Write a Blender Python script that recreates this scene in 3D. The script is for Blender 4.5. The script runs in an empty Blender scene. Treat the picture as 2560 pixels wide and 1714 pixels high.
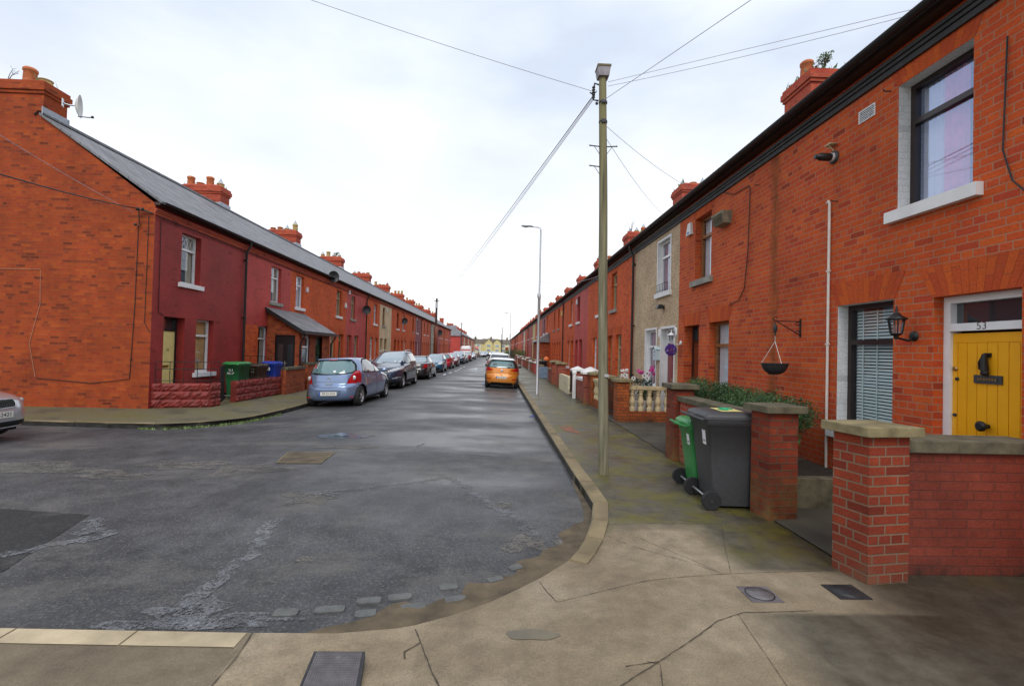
import bpy, bmesh, math, random
from math import sin, cos, pi, radians, sqrt, atan, exp
from mathutils import Vector, Matrix
from mathutils.geometry import tessellate_polygon
random.seed(7)
S = bpy.context.scene
COL = S.collection

# ---------------------------------------------------------------- camera
FPX = 1170.0                                   # focal length in pixels of a 2560 px wide picture
cd = bpy.data.cameras.new('camera'); cam = bpy.data.objects.new('camera', cd); COL.objects.link(cam)
cd.sensor_width = 36; cd.lens = FPX / 2560 * 36; cd.clip_start = .05; cd.clip_end = 4000
yaw, pitch, roll = atan(36.5 / FPX), atan(18.9 / FPX), .025
fw = Vector((sin(yaw) * cos(pitch), cos(yaw) * cos(pitch), sin(pitch)))
r0 = Vector((cos(yaw), -sin(yaw), 0)); u0 = r0.cross(fw)
rt = r0 * cos(roll) + u0 * sin(roll); up = -r0 * sin(roll) + u0 * cos(roll)
cam.matrix_world = Matrix(((rt.x, up.x, -fw.x, 0), (rt.y, up.y, -fw.y, 0), (rt.z, up.z, -fw.z, 1.72), (0, 0, 0, 1)))
S.camera = cam

# ---------------------------------------------------------------- sky, sun, exposure
SUN_EL, SUN_ROT = radians(48), radians(182)
w = bpy.data.worlds.new('World'); S.world = w; w.use_nodes = True
nt = w.node_tree; nt.nodes.clear()
def nd(t, ty, **k):
    n = t.nodes.new(ty)
    for a, b in k.items():
        if a.startswith('i_'):
            n.inputs[a[2:].replace('_', ' ')].default_value = b
        else: setattr(n, a, b)
    return n
out = nd(nt, 'ShaderNodeOutputWorld'); bg = nd(nt, 'ShaderNodeBackground'); bg.inputs['Strength'].default_value = .1
sky = nd(nt, 'ShaderNodeTexSky', sky_type='NISHITA', sun_disc=False, sun_elevation=SUN_EL, sun_rotation=SUN_ROT)
tc = nd(nt, 'ShaderNodeTexCoord'); mp = nd(nt, 'ShaderNodeMapping'); mp.inputs['Scale'].default_value = (1.1, .6, 2.6)
nz = nd(nt, 'ShaderNodeTexNoise'); nz.inputs['Scale'].default_value = 1.9; nz.inputs['Detail'].default_value = 5; nz.inputs['Roughness'].default_value = .5
rp = nd(nt, 'ShaderNodeValToRGB'); e = rp.color_ramp.elements
e[0].position = .36; e[0].color = (.585, .655, .775, 1); e[1].position = .66; e[1].color = (.84, .885, .95, 1)
sx = nd(nt, 'ShaderNodeSeparateXYZ'); hz = nd(nt, 'ShaderNodeMapRange')
hz.inputs['From Min'].default_value = .02; hz.inputs['From Max'].default_value = .48; hz.inputs['To Min'].default_value = 1; hz.inputs['To Max'].default_value = 0
mh = nd(nt, 'ShaderNodeMix', data_type='RGBA'); mh.inputs[7].default_value = (.99, .99, .985, 1)
mk = nd(nt, 'ShaderNodeMix', data_type='RGBA', blend_type='MULTIPLY'); mk.inputs[0].default_value = 1; mk.inputs[7].default_value = (11.0, 11.0, 11.0, 1)
ms = nd(nt, 'ShaderNodeMix', data_type='RGBA'); ms.inputs[0].default_value = .9
L = nt.links.new
L(tc.outputs['Generated'], mp.inputs['Vector']); L(mp.outputs[0], nz.inputs['Vector']); L(nz.outputs['Fac'], rp.inputs[0])
L(tc.outputs['Generated'], sx.inputs[0]); L(sx.outputs['Z'], hz.inputs['Value']); L(hz.outputs[0], mh.inputs[0])
L(rp.outputs[0], mh.inputs[6]); L(mh.outputs[2], mk.inputs[6]); L(sky.outputs[0], ms.inputs[6]); L(mk.outputs[2], ms.inputs[7])
L(ms.outputs[2], bg.inputs['Color']); L(bg.outputs[0], out.inputs[0])
sd = bpy.data.lights.new('sun', 'SUN'); sd.energy = 1.5; sd.angle = radians(32); sd.color = (1, .96, .9)
so = bpy.data.objects.new('sun', sd); COL.objects.link(so)
sdir = Vector((sin(SUN_ROT) * cos(SUN_EL), cos(SUN_ROT) * cos(SUN_EL), sin(SUN_EL)))
so.rotation_euler = sdir.to_track_quat('Z', 'Y').to_euler(); so.location = (0, -5, 40)
S.view_settings.view_transform = 'Standard'; S.view_settings.look = 'None'; S.view_settings.gamma = 1
S.view_settings.exposure = .27
S.cycles.max_bounces = 6; S.cycles.transparent_max_bounces = 12
try: S.cycles.use_denoising = True
except Exception: pass

# ---------------------------------------------------------------- materials
MATS = {}
def newmat(name):
    m = bpy.data.materials.new(name); m.use_nodes = True; t = m.node_tree; t.nodes.clear()
    o = nd(t, 'ShaderNodeOutputMaterial'); b = nd(t, 'ShaderNodeBsdfPrincipled'); t.links.new(b.outputs[0], o.inputs[0])
    MATS[name] = m
    return m, t, b, o
def c4(c): return (c[0], c[1], c[2], 1)
def noise(t, vec, scale, detail=3, rough=.55):
    n = nd(t, 'ShaderNodeTexNoise'); n.inputs['Scale'].default_value = scale; n.inputs['Detail'].default_value = detail; n.inputs['Roughness'].default_value = rough
    if vec is not None: t.links.new(vec, n.inputs['Vector'])
    return n.outputs['Fac']
def ramp(t, fac, stops, mode='LINEAR'):
    r = nd(t, 'ShaderNodeValToRGB'); r.color_ramp.interpolation = mode; el = r.color_ramp.elements
    while len(el) < len(stops): el.new(.5)
    for k, (p, c) in enumerate(stops): el[k].position = p; el[k].color = c4(c) if hasattr(c, '__len__') else (c, c, c, 1)
    t.links.new(fac, r.inputs[0]); return r.outputs[0]
def mix(t, fac, a, b, mode='MIX'):
    m = nd(t, 'ShaderNodeMix', data_type='RGBA', blend_type=mode)
    for k, v in ((0, fac), (6, a), (7, b)):
        if isinstance(v, (int, float)): m.inputs[k].default_value = v if k == 0 else (v, v, v, 1)
        elif isinstance(v, (tuple, list)): m.inputs[k].default_value = c4(v)
        else: t.links.new(v, m.inputs[k])
    return m.outputs[2]
def math_(t, op, a, b=0.0):
    m = nd(t, 'ShaderNodeMath', operation=op)
    for k, v in ((0, a), (1, b)):
        if isinstance(v, (int, float)): m.inputs[k].default_value = v
        else: t.links.new(v, m.inputs[k])
    return m.outputs[0]
def bump(t, b, h, strength=.3, dist=.01):
    n = nd(t, 'ShaderNodeBump'); n.inputs['Strength'].default_value = strength; n.inputs['Distance'].default_value = dist
    t.links.new(h, n.inputs['Height']); t.links.new(n.outputs[0], b.inputs['Normal'])
def uvout(t): return nd(t, 'ShaderNodeTexCoord').outputs['UV']
def objout(t): return nd(t, 'ShaderNodeTexCoord').outputs['Object']
def pos(t): return nd(t, 'ShaderNodeNewGeometry').outputs['Position']

def plain(name, col, rough=.5, metal=0, spec=.5, coat=0, var=.12, scale=8, bmp=0):
    if name in MATS: return MATS[name]
    m, t, b, o = newmat(name)
    v = noise(t, objout(t), scale, 4)
    f = ramp(t, v, [(.3, 1 - var), (.7, 1 + var)])
    t.links.new(mix(t, 1, c4(col)[:3], f, 'MULTIPLY'), b.inputs['Base Color'])
    b.inputs['Roughness'].default_value = rough; b.inputs['Metallic'].default_value = metal; b.inputs['Specular IOR Level'].default_value = spec
    b.inputs['Coat Weight'].default_value = coat
    if bmp: bump(t, b, noise(t, objout(t), scale * 12, 3), bmp, .01)
    return m

def brick(name, pal, mortar, msize=.007, bw=.228, bh=.0752, stain=.35, dark=.1, bmp=.5, rough=.85, moss=None, extra=None, soot=0):
    """pal: list of brick colours; dark: share of burnt bricks"""
    m, t, b, o = newmat(name)
    uv = uvout(t)
    wob = nd(t, 'ShaderNodeTexNoise'); wob.inputs['Scale'].default_value = 9; wob.inputs['Detail'].default_value = 3; t.links.new(uv, wob.inputs['Vector'])
    va = nd(t, 'ShaderNodeVectorMath', operation='MULTIPLY_ADD'); va.inputs[1].default_value = (.004, .004, 0); t.links.new(wob.outputs['Color'], va.inputs[0]); t.links.new(uv, va.inputs[2])
    def bt(c1, c2, mo):
        n = nd(t, 'ShaderNodeTexBrick'); n.offset = .5; n.offset_frequency = 2; n.squash = .5; n.squash_frequency = 4
        n.inputs['Scale'].default_value = 1; n.inputs['Brick Width'].default_value = bw; n.inputs['Row Height'].default_value = bh
        n.inputs['Mortar Size'].default_value = msize; n.inputs['Mortar Smooth'].default_value = .3; n.inputs['Bias'].default_value = 0
        n.inputs['Color1'].default_value = c4(c1); n.inputs['Color2'].default_value = c4(c2); n.inputs['Mortar'].default_value = c4(mo)
        t.links.new(va.outputs[0], n.inputs['Vector']); return n
    n = bt((0, 0, 0), (1, 1, 1), (.5, .5, .5))
    st = [(0, [x * .6 for x in pal[0]]), (max(dark, .01), [x * .8 for x in pal[0]]), (dark + .06, pal[0])]
    for k, c in enumerate(pal[1:]): st.append((dark + .06 + (.94 - dark) * (k + 1) / len(pal[1:]), c))
    col = ramp(t, n.outputs['Color'], st)
    fine = ramp(t, noise(t, uv, 45, 4), [(.25, .78), (.75, 1.22)])
    col = mix(t, 1, col, fine, 'MULTIPLY')
    col = mix(t, n.outputs['Fac'], col, mortar)
    big = ramp(t, noise(t, uv, .9, 5, .65), [(.3, 1 - stain), (.62, 1 + stain * .35)])
    col = mix(t, 1, col, big, 'MULTIPLY')
    if soot:
        ms_ = nd(t, 'ShaderNodeMapping'); ms_.inputs['Scale'].default_value = (1.6, .45, 1); t.links.new(uv, ms_.inputs['Vector'])
        col = mix(t, math_(t, 'MULTIPLY', ramp(t, noise(t, ms_.outputs[0], 1.3, 6, .65), [(.5, 0), (.72, 1)]), soot), col, mix(t, 1, col, (.42, .36, .34), 'MULTIPLY'))
        col = mix(t, math_(t, 'MULTIPLY', ramp(t, noise(t, uv, 3.1, 5, .7), [(.6, 0), (.75, 1)]), soot * .35), col, (.42, .2, .13))
    if extra: col = extra(t, col, uv)
    if moss:
        sp = nd(t, 'ShaderNodeSeparateXYZ'); t.links.new(pos(t), sp.inputs[0])
        mr = nd(t, 'ShaderNodeMapRange'); mr.inputs[1].default_value = moss[0]; mr.inputs[2].default_value = moss[1]; mr.inputs[3].default_value = 1; mr.inputs[4].default_value = 0
        t.links.new(sp.outputs['Z'], mr.inputs[0])
        mm = math_(t, 'MULTIPLY', mr.outputs[0], ramp(t, noise(t, uv, 3, 5), [(.35, 0), (.6, .9)]))
        col = mix(t, mm, col, moss[2])
    t.links.new(col, b.inputs['Base Color']); b.inputs['Roughness'].default_value = rough; b.inputs['Specular IOR Level'].default_value = .3
    inv = math_(t, 'SUBTRACT', 1, n.outputs['Fac'])
    h = math_(t, 'ADD', inv, math_(t, 'MULTIPLY', noise(t, uv, 60, 3), .5))
    bump(t, b, h, bmp, .006)
    return m

OR = [(.46, .058, .017), (.53, .082, .013), (.50, .068, .015), (.57, .10, .015), (.44, .052, .02)]
def seam(t, col, uv):
    # green-brown leak stain with missing pointing down the joint between two houses (world y ~ 7.35)
    sp = nd(t, 'ShaderNodeSeparateXYZ'); t.links.new(pos(t), sp.inputs[0])
    d = math_(t, 'ABSOLUTE', math_(t, 'SUBTRACT', math_(t, 'ADD', sp.outputs['Y'], math_(t, 'MULTIPLY', math_(t, 'SUBTRACT', noise(t, uv, 5, 4), .5), .22)), 7.42))
    f = ramp(t, d, [(0, .8), (.03, .65), (.17, 0)])
    f = math_(t, 'MULTIPLY', f, ramp(t, noise(t, uv, 2.2, 4), [(.3, .35), (.6, 1)]))
    return mix(t, f, col, (.13, .045, .008))
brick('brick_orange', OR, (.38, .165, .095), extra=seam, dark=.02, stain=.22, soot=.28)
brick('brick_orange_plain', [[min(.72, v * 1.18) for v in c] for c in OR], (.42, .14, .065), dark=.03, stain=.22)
brick('brick_gable', [(.25, .042, .014), (.35, .054, .010), (.31, .045, .011), (.385, .07, .011), (.285, .037, .013)], (.26, .075, .025), dark=.05, stain=.3, soot=.35)
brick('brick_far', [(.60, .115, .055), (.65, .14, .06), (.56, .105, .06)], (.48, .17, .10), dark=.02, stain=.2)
brick('brick_maroon', [(.30, .031, .027), (.325, .036, .031)], (.26, .027, .024), dark=.01, stain=.3, bmp=.55, rough=.6)
brick('brick_red_paint', [(.47, .062, .05), (.50, .07, .055)], (.42, .055, .046), dark=.01, stain=.25, bmp=.5, rough=.65)
brick('brick_pink_paint', [(.40, .085, .075), (.42, .095, .085)], (.37, .08, .07), dark=.01, stain=.2, bmp=.4, rough=.65)
brick('brick_purple_paint', [(.26, .08, .09), (.28, .09, .1)], (.24, .07, .08), dark=.01, stain=.2, bmp=.4, rough=.65)
brick('brick_chimney', [(.40, .055, .03), (.46, .075, .03), (.36, .05, .03)], (.26, .11, .07), dark=.08, stain=.35)
brick('brick_pillar_light', [(.22, .032, .014), (.26, .042, .016), (.20, .03, .016)], (.21, .125, .08), msize=.0085, dark=.08, stain=.35, bmp=.9, moss=(-.02, .3, (.10, .075, .045)))
brick('brick_pillar_dark', [(.19, .03, .015), (.24, .042, .017), (.15, .028, .018)], (.12, .065, .04), msize=.008, dark=.1, stain=.5, bmp=.8, moss=(0, .55, (.17, .12, .04)))
brick('brick_gold', [(.33, .075, .018), (.40, .10, .02), (.36, .065, .02)], (.10, .055, .03), msize=.008, dark=.08, stain=.35, moss=(.0, .22, (.035, .03, .02)))
brick('brick_wall_red', [(.30, .05, .03), (.36, .06, .03), (.26, .045, .03)], (.30, .19, .14), msize=.008, dark=.1, stain=.4, moss=(0, .3, (.10, .10, .03)))
brick('brick_painted_wall', [(.19, .036, .021), (.215, .043, .025), (.18, .034, .021)], (.16, .042, .028), msize=.007, dark=.01, stain=.45, bmp=1.0, soot=.4, rough=.6, moss=(.0, .16, (.02, .015, .012)))
brick('brick_porch', [(.30, .05, .018), (.38, .08, .02), (.26, .04, .02)], (.20, .09, .05), dark=.15, stain=.3)
brick('lintel_orange', [(.44, .062, .016), (.54, .095, .014), (.49, .075, .016)], (.33, .075, .03), msize=.005, bw=.34, bh=.078, dark=.01, stain=.25, bmp=.4)
brick('reveal_white', [(.70, .70, .69), (.72, .72, .71)], (.60, .60, .59), msize=.004, dark=.01, stain=.12, bmp=.6, rough=.6)

def slate():
    m, t, b, o = newmat('slate'); uv = uvout(t)
    n = nd(t, 'ShaderNodeTexBrick'); n.offset = .5
    for k, v in (('Scale', 1), ('Brick Width', .3), ('Row Height', .22), ('Mortar Size', .012), ('Mortar Smooth', .2)): n.inputs[k].default_value = v
    n.inputs['Color1'].default_value = (.15, .15, .165, 1); n.inputs['Color2'].default_value = (.22, .215, .225, 1); n.inputs['Mortar'].default_value = (.05, .05, .055, 1)
    t.links.new(uv, n.inputs['Vector'])
    col = mix(t, 1, n.outputs['Color'], ramp(t, noise(t, uv, 1.4, 5), [(.3, .75), (.7, 1.25)]), 'MULTIPLY')
    col = mix(t, ramp(t, noise(t, uv, 2.5, 5), [(.55, 0), (.75, .35)]), col, (.15, .15, .10))
    t.links.new(col, b.inputs['Base Color']); b.inputs['Roughness'].default_value = .6
    bump(t, b, n.outputs['Fac'], -.6, .01)
slate()

def pebble():
    m, t, b, o = newmat('pebble_dash'); v = nd(t, 'ShaderNodeTexVoronoi'); v.inputs['Scale'].default_value = 60; t.links.new(uvout(t), v.inputs['Vector'])
    sp = nd(t, 'ShaderNodeSeparateColor'); t.links.new(v.outputs['Color'], sp.inputs[0])
    col = ramp(t, sp.outputs[0], [(0, (.24, .145, .08)), (.3, (.44, .30, .17)), (.6, (.58, .43, .27)), (.85, (.68, .56, .40)), (1, (.38, .22, .12))])
    col = mix(t, 1, col, ramp(t, noise(t, uvout(t), 1.3, 5), [(.3, .8), (.7, 1.1)]), 'MULTIPLY')
    t.links.new(col, b.inputs['Base Color']); b.inputs['Roughness'].default_value = .9; bump(t, b, v.outputs['Distance'], -.8, .01)
pebble()
def render_mat(name, col):
    m, t, b, o = newmat(name)
    c = mix(t, 1, col, ramp(t, noise(t, uvout(t), 1.2, 6), [(.3, .8), (.7, 1.1)]), 'MULTIPLY')
    t.links.new(c, b.inputs['Base Color']); b.inputs['Roughness'].default_value = .85; bump(t, b, noise(t, uvout(t), 80, 3), .3, .01)
render_mat('render_beige', (.60, .45, .27)); render_mat('render_grey', (.42, .38, .30)); render_mat('render_yellow', (.62, .52, .24)); render_mat('render_cream', (.62, .56, .38))

def asphalt(name, lo, hi, wet=True, speck=.5, ragged=0):
    m, t, b, o = newmat(name); p = pos(t)
    big = noise(t, p, .55, 6, .6); mid = noise(t, p, 3.5, 5, .6); fine = math_(t, 'ADD', math_(t, 'MULTIPLY', noise(t, p, 130, 2, .6), .5), math_(t, 'MULTIPLY', noise(t, p, 42, 4, .7), .5))
    col = ramp(t, big, [(.3, lo), (.7, hi)])
    col = mix(t, 1, col, ramp(t, mid, [(.3, .62), (.7, 1.35)]), 'MULTIPLY')
    col = mix(t, 1, col, ramp(t, fine, [(.36, .35), (.64, 1.7)]), 'MULTIPLY')
    v = nd(t, 'ShaderNodeTexVoronoi'); v.inputs['Scale'].default_value = 70; t.links.new(p, v.inputs['Vector'])
    spc = nd(t, 'ShaderNodeSeparateColor'); t.links.new(v.outputs['Color'], spc.inputs[0])
    col = mix(t, ramp(t, spc.outputs[0], [(.86, 0), (.9, speck)]), col, (.2, .185, .165))
    # worn, dusty, lighter tracks
    mp = nd(t, 'ShaderNodeMapping'); mp.inputs['Scale'].default_value = (.5, .9, 1); t.links.new(p, mp.inputs['Vector'])
    col = mix(t, ramp(t, noise(t, mp.outputs[0], 1.1, 6, .7), [(.52, 0), (.68, .7)]), col, mix(t, fine, (.07, .065, .058), (.19, .175, .155)))
    mp3 = nd(t, 'ShaderNodeMapping'); mp3.inputs['Scale'].default_value = (.7, .3, 1); mp3.inputs['Location'].default_value = (3, 7, 0); t.links.new(p, mp3.inputs['Vector'])
    col = mix(t, ramp(t, noise(t, mp3.outputs[0], 1.3, 6, .65), [(.55, 0), (.66, .6)]), col, (.02, .02, .022))
    t.links.new(col, b.inputs['Base Color'])
    if wet:
        sp = nd(t, 'ShaderNodeSeparateXYZ'); t.links.new(p, sp.inputs[0])
        a = ramp(t, math_(t, 'DIVIDE', sp.outputs['Y'], 60), [(.06, 0), (.115, 1), (.8, 1)])
        a2 = ramp(t, math_(t, 'ADD', math_(t, 'MULTIPLY', sp.outputs['X'], .1), .6), [(.15, 0), (.4, 1)])
        mp2 = nd(t, 'ShaderNodeMapping'); mp2.inputs['Scale'].default_value = (.35, .8, 1); t.links.new(p, mp2.inputs['Vector'])
        wt = math_(t, 'MULTIPLY', math_(t, 'MULTIPLY', a, a2), ramp(t, noise(t, mp2.outputs[0], .9, 4, .55), [(.36, .15), (.58, 1)]))
        t.links.new(ramp(t, wt, [(0, .68), (1, .3)]), b.inputs['Roughness'])
    else: b.inputs['Roughness'].default_value = .75
    bump(t, b, math_(t, 'ADD', fine, math_(t, 'MULTIPLY', mid, .4)), .6, .012)
    if wet:
        bn = [n for n in t.nodes if n.bl_idname == 'ShaderNodeBump'][0]; t.links.new(ramp(t, wt, [(0, .6), (1, .15)]), bn.inputs['Strength'])
    if ragged:
        tr = nd(t, 'ShaderNodeBsdfTransparent'); mx = nd(t, 'ShaderNodeMixShader'); t.links.new(ramp(t, math_(t, 'ADD', math_(t, 'MULTIPLY', noise(t, p, 9, 6, .75), .6), math_(t, 'MULTIPLY', noise(t, p, 45, 3), .4)), [(.43, 0), (.53, ragged)]), mx.inputs[0]); t.links.new(tr.outputs[0], mx.inputs[1]); t.links.new(b.outputs[0], mx.inputs[2]); t.links.new(mx.outputs[0], o.inputs[0])
asphalt('asphalt', (.027, .028, .031), (.078, .077, .079), True, .3); asphalt('asphalt_dark', (.010, .010, .011), (.017, .017, .018), False, .12)
asphalt('asphalt_seam', (.15, .155, .17), (.19, .195, .205), False, .3, .72); asphalt('worn_tan', (.15, .135, .115), (.20, .185, .16), False, .3, .62)

def concrete(name, stops, damp=.0):
    m, t, b, o = newmat(name); p = pos(t)
    n1 = noise(t, p, .8, 6, .62); n2 = noise(t, p, 7, 5); fine = math_(t, 'ADD', math_(t, 'MULTIPLY', noise(t, p, 150, 2), .5), math_(t, 'MULTIPLY', noise(t, p, 60, 4, .7), .5))
    col = ramp(t, n1, stops)
    col = mix(t, 1, col, ramp(t, n2, [(.3, .8), (.7, 1.15)]), 'MULTIPLY')
    col = mix(t, 1, col, ramp(t, fine, [(.32, .66), (.68, 1.34)]), 'MULTIPLY')
    sp = nd(t, 'ShaderNodeSeparateXYZ'); t.links.new(p, sp.inputs[0])
    # damp, mossy ground: along the garden walls and to the right of the near corner
    X_, Y_ = sp.outputs['X'], sp.outputs['Y']
    mrl = nd(t, 'ShaderNodeMapRange'); mrl.inputs[1].default_value = -1.41; mrl.inputs[2].default_value = -1.39; mrl.inputs[3].default_value = .62; mrl.inputs[4].default_value = 1; t.links.new(X_, mrl.inputs[0]); col = mix(t, 1, col, mrl.outputs[0], 'MULTIPLY')
    mrc = nd(t, 'ShaderNodeMapRange'); mrc.inputs[1].default_value = -.43; mrc.inputs[2].default_value = -.41; mrc.inputs[3].default_value = 1.08; mrc.inputs[4].default_value = .94; t.links.new(X_, mrc.inputs[0]); col = mix(t, 1, col, mrc.outputs[0], 'MULTIPLY')
    wob = math_(t, 'MULTIPLY', math_(t, 'SUBTRACT', noise(t, p, 2.2, 6, .7), .5), .5)
    def stp(v, lo, w_):
        mr = nd(t, 'ShaderNodeMapRange'); mr.inputs[1].default_value = lo; mr.inputs[2].default_value = lo + w_; t.links.new(v, mr.inputs[0]); return mr.outputs[0]
    ngY = math_(t, 'MULTIPLY', Y_, -1)
    d1 = math_(t, 'MULTIPLY', stp(math_(t, 'ADD', X_, wob), 1.62, .35), stp(ngY, -3.14, .05))
    d2 = math_(t, 'MULTIPLY', stp(math_(t, 'ADD', X_, math_(t, 'MULTIPLY', wob, .5)), 1.92, .25), stp(Y_, 3.70, .06))
    d3 = stp(math_(t, 'ADD', Y_, wob), 4.55, .3)
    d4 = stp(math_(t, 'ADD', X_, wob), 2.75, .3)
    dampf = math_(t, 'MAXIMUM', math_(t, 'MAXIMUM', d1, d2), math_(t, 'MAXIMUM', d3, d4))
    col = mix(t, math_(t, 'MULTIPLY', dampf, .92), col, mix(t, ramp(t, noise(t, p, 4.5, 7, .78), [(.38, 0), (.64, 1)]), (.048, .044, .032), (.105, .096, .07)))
    mossf = math_(t, 'MULTIPLY', dampf, math_(t, 'MULTIPLY', ramp(t, noise(t, p, 1.9, 6, .68), [(.44, 0), (.6, .9)]), stp(Y_, 3.4, 1)))
    col = mix(t, 1, col, ramp(t, math_(t, 'MULTIPLY', math_(t, 'ADD', X_, wob), .2), [(.5, 1), (.56, .55)]), 'MULTIPLY')  # damp foot of the garden walls, darkened further as painted contact shade
    col = mix(t, mossf, col, mix(t, n2, (.075, .07, .014), (.15, .13, .02)))
    t.links.new(col, b.inputs['Base Color'])
    t.links.new(mix(t, dampf, .75, ramp(t, n1, [(.35, .3), (.65, .65)])), b.inputs['Roughness'])
    bump(t, b, math_(t, 'ADD', fine, n2), .3, .01)
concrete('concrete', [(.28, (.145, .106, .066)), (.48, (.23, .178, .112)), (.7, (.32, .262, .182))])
def conc_left():
    m, t, b, o = newmat('concrete_left'); p = pos(t)
    n1 = noise(t, p, .9, 6, .6); col = ramp(t, n1, [(.3, (.055, .05, .03)), (.5, (.12, .105, .06)), (.65, (.11, .10, .03)), (.8, (.15, .14, .12))])
    col = mix(t, 1, col, ramp(t, noise(t, p, 60, 2), [(.3, .7), (.7, 1.3)]), 'MULTIPLY')
    t.links.new(col, b.inputs['Base Color']); b.inputs['Roughness'].default_value = .7; bump(t, b, noise(t, p, 60, 3), .3, .01)
conc_left()
plain('kerb_stone', (.20, .155, .085), .8, var=.35, scale=2.2, bmp=.4); plain('kerb_near', (.42, .34, .22), .8, var=.3, scale=2.6, bmp=.4); plain('kerb_dirty', (.028, .026, .022), .9, var=.5, scale=4)
plain('crack', (.065, .052, .036), .95, var=.5, scale=9); plain('silt', (.10, .075, .045), .9, var=.45, scale=5, bmp=.5); plain('sett', (.10, .103, .098), .6, var=.3, scale=9, bmp=.4)
plain('cap_grey', (.27, .25, .27), .8, var=.25, scale=14); plain('conduit', (.42, .22, .14), .6); plain('concrete_stain', (.13, .105, .06), .4, var=.25, scale=6); plain('rust_stain', (.2, .07, .03), .6, var=.4, scale=9)
plain('iron_cover', (.17, .155, .16), .5, .4, var=.25, scale=14, bmp=.5); plain('iron_dark', (.03, .03, .033), .55, .3, var=.3, scale=12)
plain('road_paint', (.5, .52, .55), .7, var=.4, scale=4); plain('puddle', (.03, .033, .035), .03, spec=.6, var=.1); plain('puddle_rim', (.055, .06, .075), .16, var=.2)
plain('soil', (.03, .022, .015), .95, var=.5, scale=14, bmp=.8); plain('garden_concrete', (.06, .055, .04), .85, var=.4, scale=2); plain('earth', (.10, .10, .07), .95, var=.4, scale=.3)
plain('white_paint', (.70, .70, .70), .5, var=.07, scale=6); plain('white_gloss', (.74, .74, .75), .35, var=.05); plain('upvc', (.78, .78, .78), .3, var=.04)
plain('grey_stone', (.26, .25, .22), .85, var=.3, scale=7, bmp=.4); plain('cap_moss', (.20, .165, .085), .9, var=.5, scale=6, bmp=.6); plain('cap_dark', (.10, .088, .055), .9, var=.5, scale=6, bmp=.5)
plain('black_paint', (.012, .012, .013), .4, var=.2); plain('black_iron', (.012, .012, .012), .5, .2, var=.2); plain('cornice_black', (.02, .02, .02), .6, var=.4, scale=5, bmp=.4); plain('fascia_brown', (.045, .02, .013), .6, var=.4)
plain('brown_frame', (.024, .013, .012), .3, var=.2); plain('timber_frame', (.26, .10, .03), .45, var=.25, scale=14); plain('beige_frame', (.42, .33, .18), .5, var=.1)
plain('door_yellow', (.80, .37, .010), .33, var=.05, scale=5); plain('door_cream', (.80, .68, .27), .4, var=.06); plain('door_brown', (.16, .035, .013), .4, var=.25, scale=9)
plain('door_red', (.23, .012, .02), .3, var=.1); plain('door_black', (.014, .014, .016), .3, var=.1); plain('door_green', (.02, .045, .035), .35, var=.1); plain('door_maroon', (.13, .015, .015), .35, var=.15)
plain('door_blue', (.03, .06, .14), .35); plain('brass', (.45, .3, .09), .35, .9); plain('steel', (.5, .51, .53), .42, .75, var=.1); plain('alloy', (.55, .55, .57), .3, .8, var=.08)
plain('terracotta', (.50, .15, .055), .8, var=.25, scale=9); plain('pot_cream', (.48, .36, .16), .8, var=.2); plain('lead', (.36, .40, .46), .5, .2, var=.2); plain('ridge_tile', (.09, .09, .1), .8)
plain('curtain_cream', (.62, .58, .45), .9, var=.12); plain('curtain_white', (.74, .75, .78), .9, var=.06); plain('curtain_red', (.5, .12, .16), .9, var=.2); plain('curtain_pink', (.85, .25, .38), .9, var=.2); plain('blind_tan', (.66, .42, .18), .9, var=.2, scale=3)
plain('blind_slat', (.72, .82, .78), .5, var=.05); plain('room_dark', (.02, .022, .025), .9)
plain('roof_brown', (.13, .105, .08), .9, var=.25, scale=1.5); plain('rubber', (.015, .015, .016), .8, var=.2, scale=20); plain('plastic_grey', (.045, .046, .05), .5, var=.12, scale=30, bmp=.15); plain('dish_dark', (.018, .018, .02), .5); plain('plastic_dark', (.02, .02, .021), .55)
plain('plastic_green', (.03, .21, .055), .4, var=.1); plain('plastic_green_dark', (.012, .10, .035), .45, var=.15); plain('plastic_blue', (.015, .06, .46), .4, var=.1); plain('plastic_brown', (.05, .03, .018), .5)
plain('plastic_white', (.66, .66, .64), .5, var=.05); plain('sticker', (.72, .72, .74), .5, var=.03); plain('sticker_yellow', (.62, .55, .22), .5); plain('sticker_green', (.02, .3, .14), .5)
plain('plate_white', (.68, .67, .60), .45, var=.05); plain('plate_blue', (.02, .08, .42), .4); plain('text_black', (.02, .02, .025), .6); plain('text_white', (.62, .64, .64), .6); plain('red_mark', (.55, .03, .03), .5)
plain('purple', (.10, .02, .32), .6, var=.35, scale=25); plain('leaf_dark', (.028, .072, .022), .55, var=.4, scale=3); plain('leaf_mid', (.065, .14, .035), .5, var=.4, scale=3); plain('leaf_light', (.13, .19, .05), .5, var=.3, scale=3)
plain('leaf_teal', (.02, .075, .06), .5, var=.4, scale=4); plain('flower_pink', (.62, .06, .32), .5, var=.2); plain('flower_yellow', (.70, .55, .10), .5, var=.2); plain('flower_white', (.75, .74, .72), .5); plain('flower_peach', (.68, .33, .16), .5)
plain('twig', (.06, .04, .03), .9); plain('bark', (.10, .085, .06), .9, var=.3); plain('wicker', (.022, .022, .024), .85, var=.5, scale=40, bmp=.8); plain('chain', (.6, .58, .54), .4, .5)
plain('mailbox', (.50, .60, .64), .4, var=.05); plain('cream_stone', (.50, .40, .23), .8, var=.25, scale=9, bmp=.3); plain('block_cream', (.58, .53, .36), .85, var=.3, scale=7, bmp=.6); plain('block_blue', (.14, .20, .28), .8, var=.2, scale=5, bmp=.5)
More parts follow.
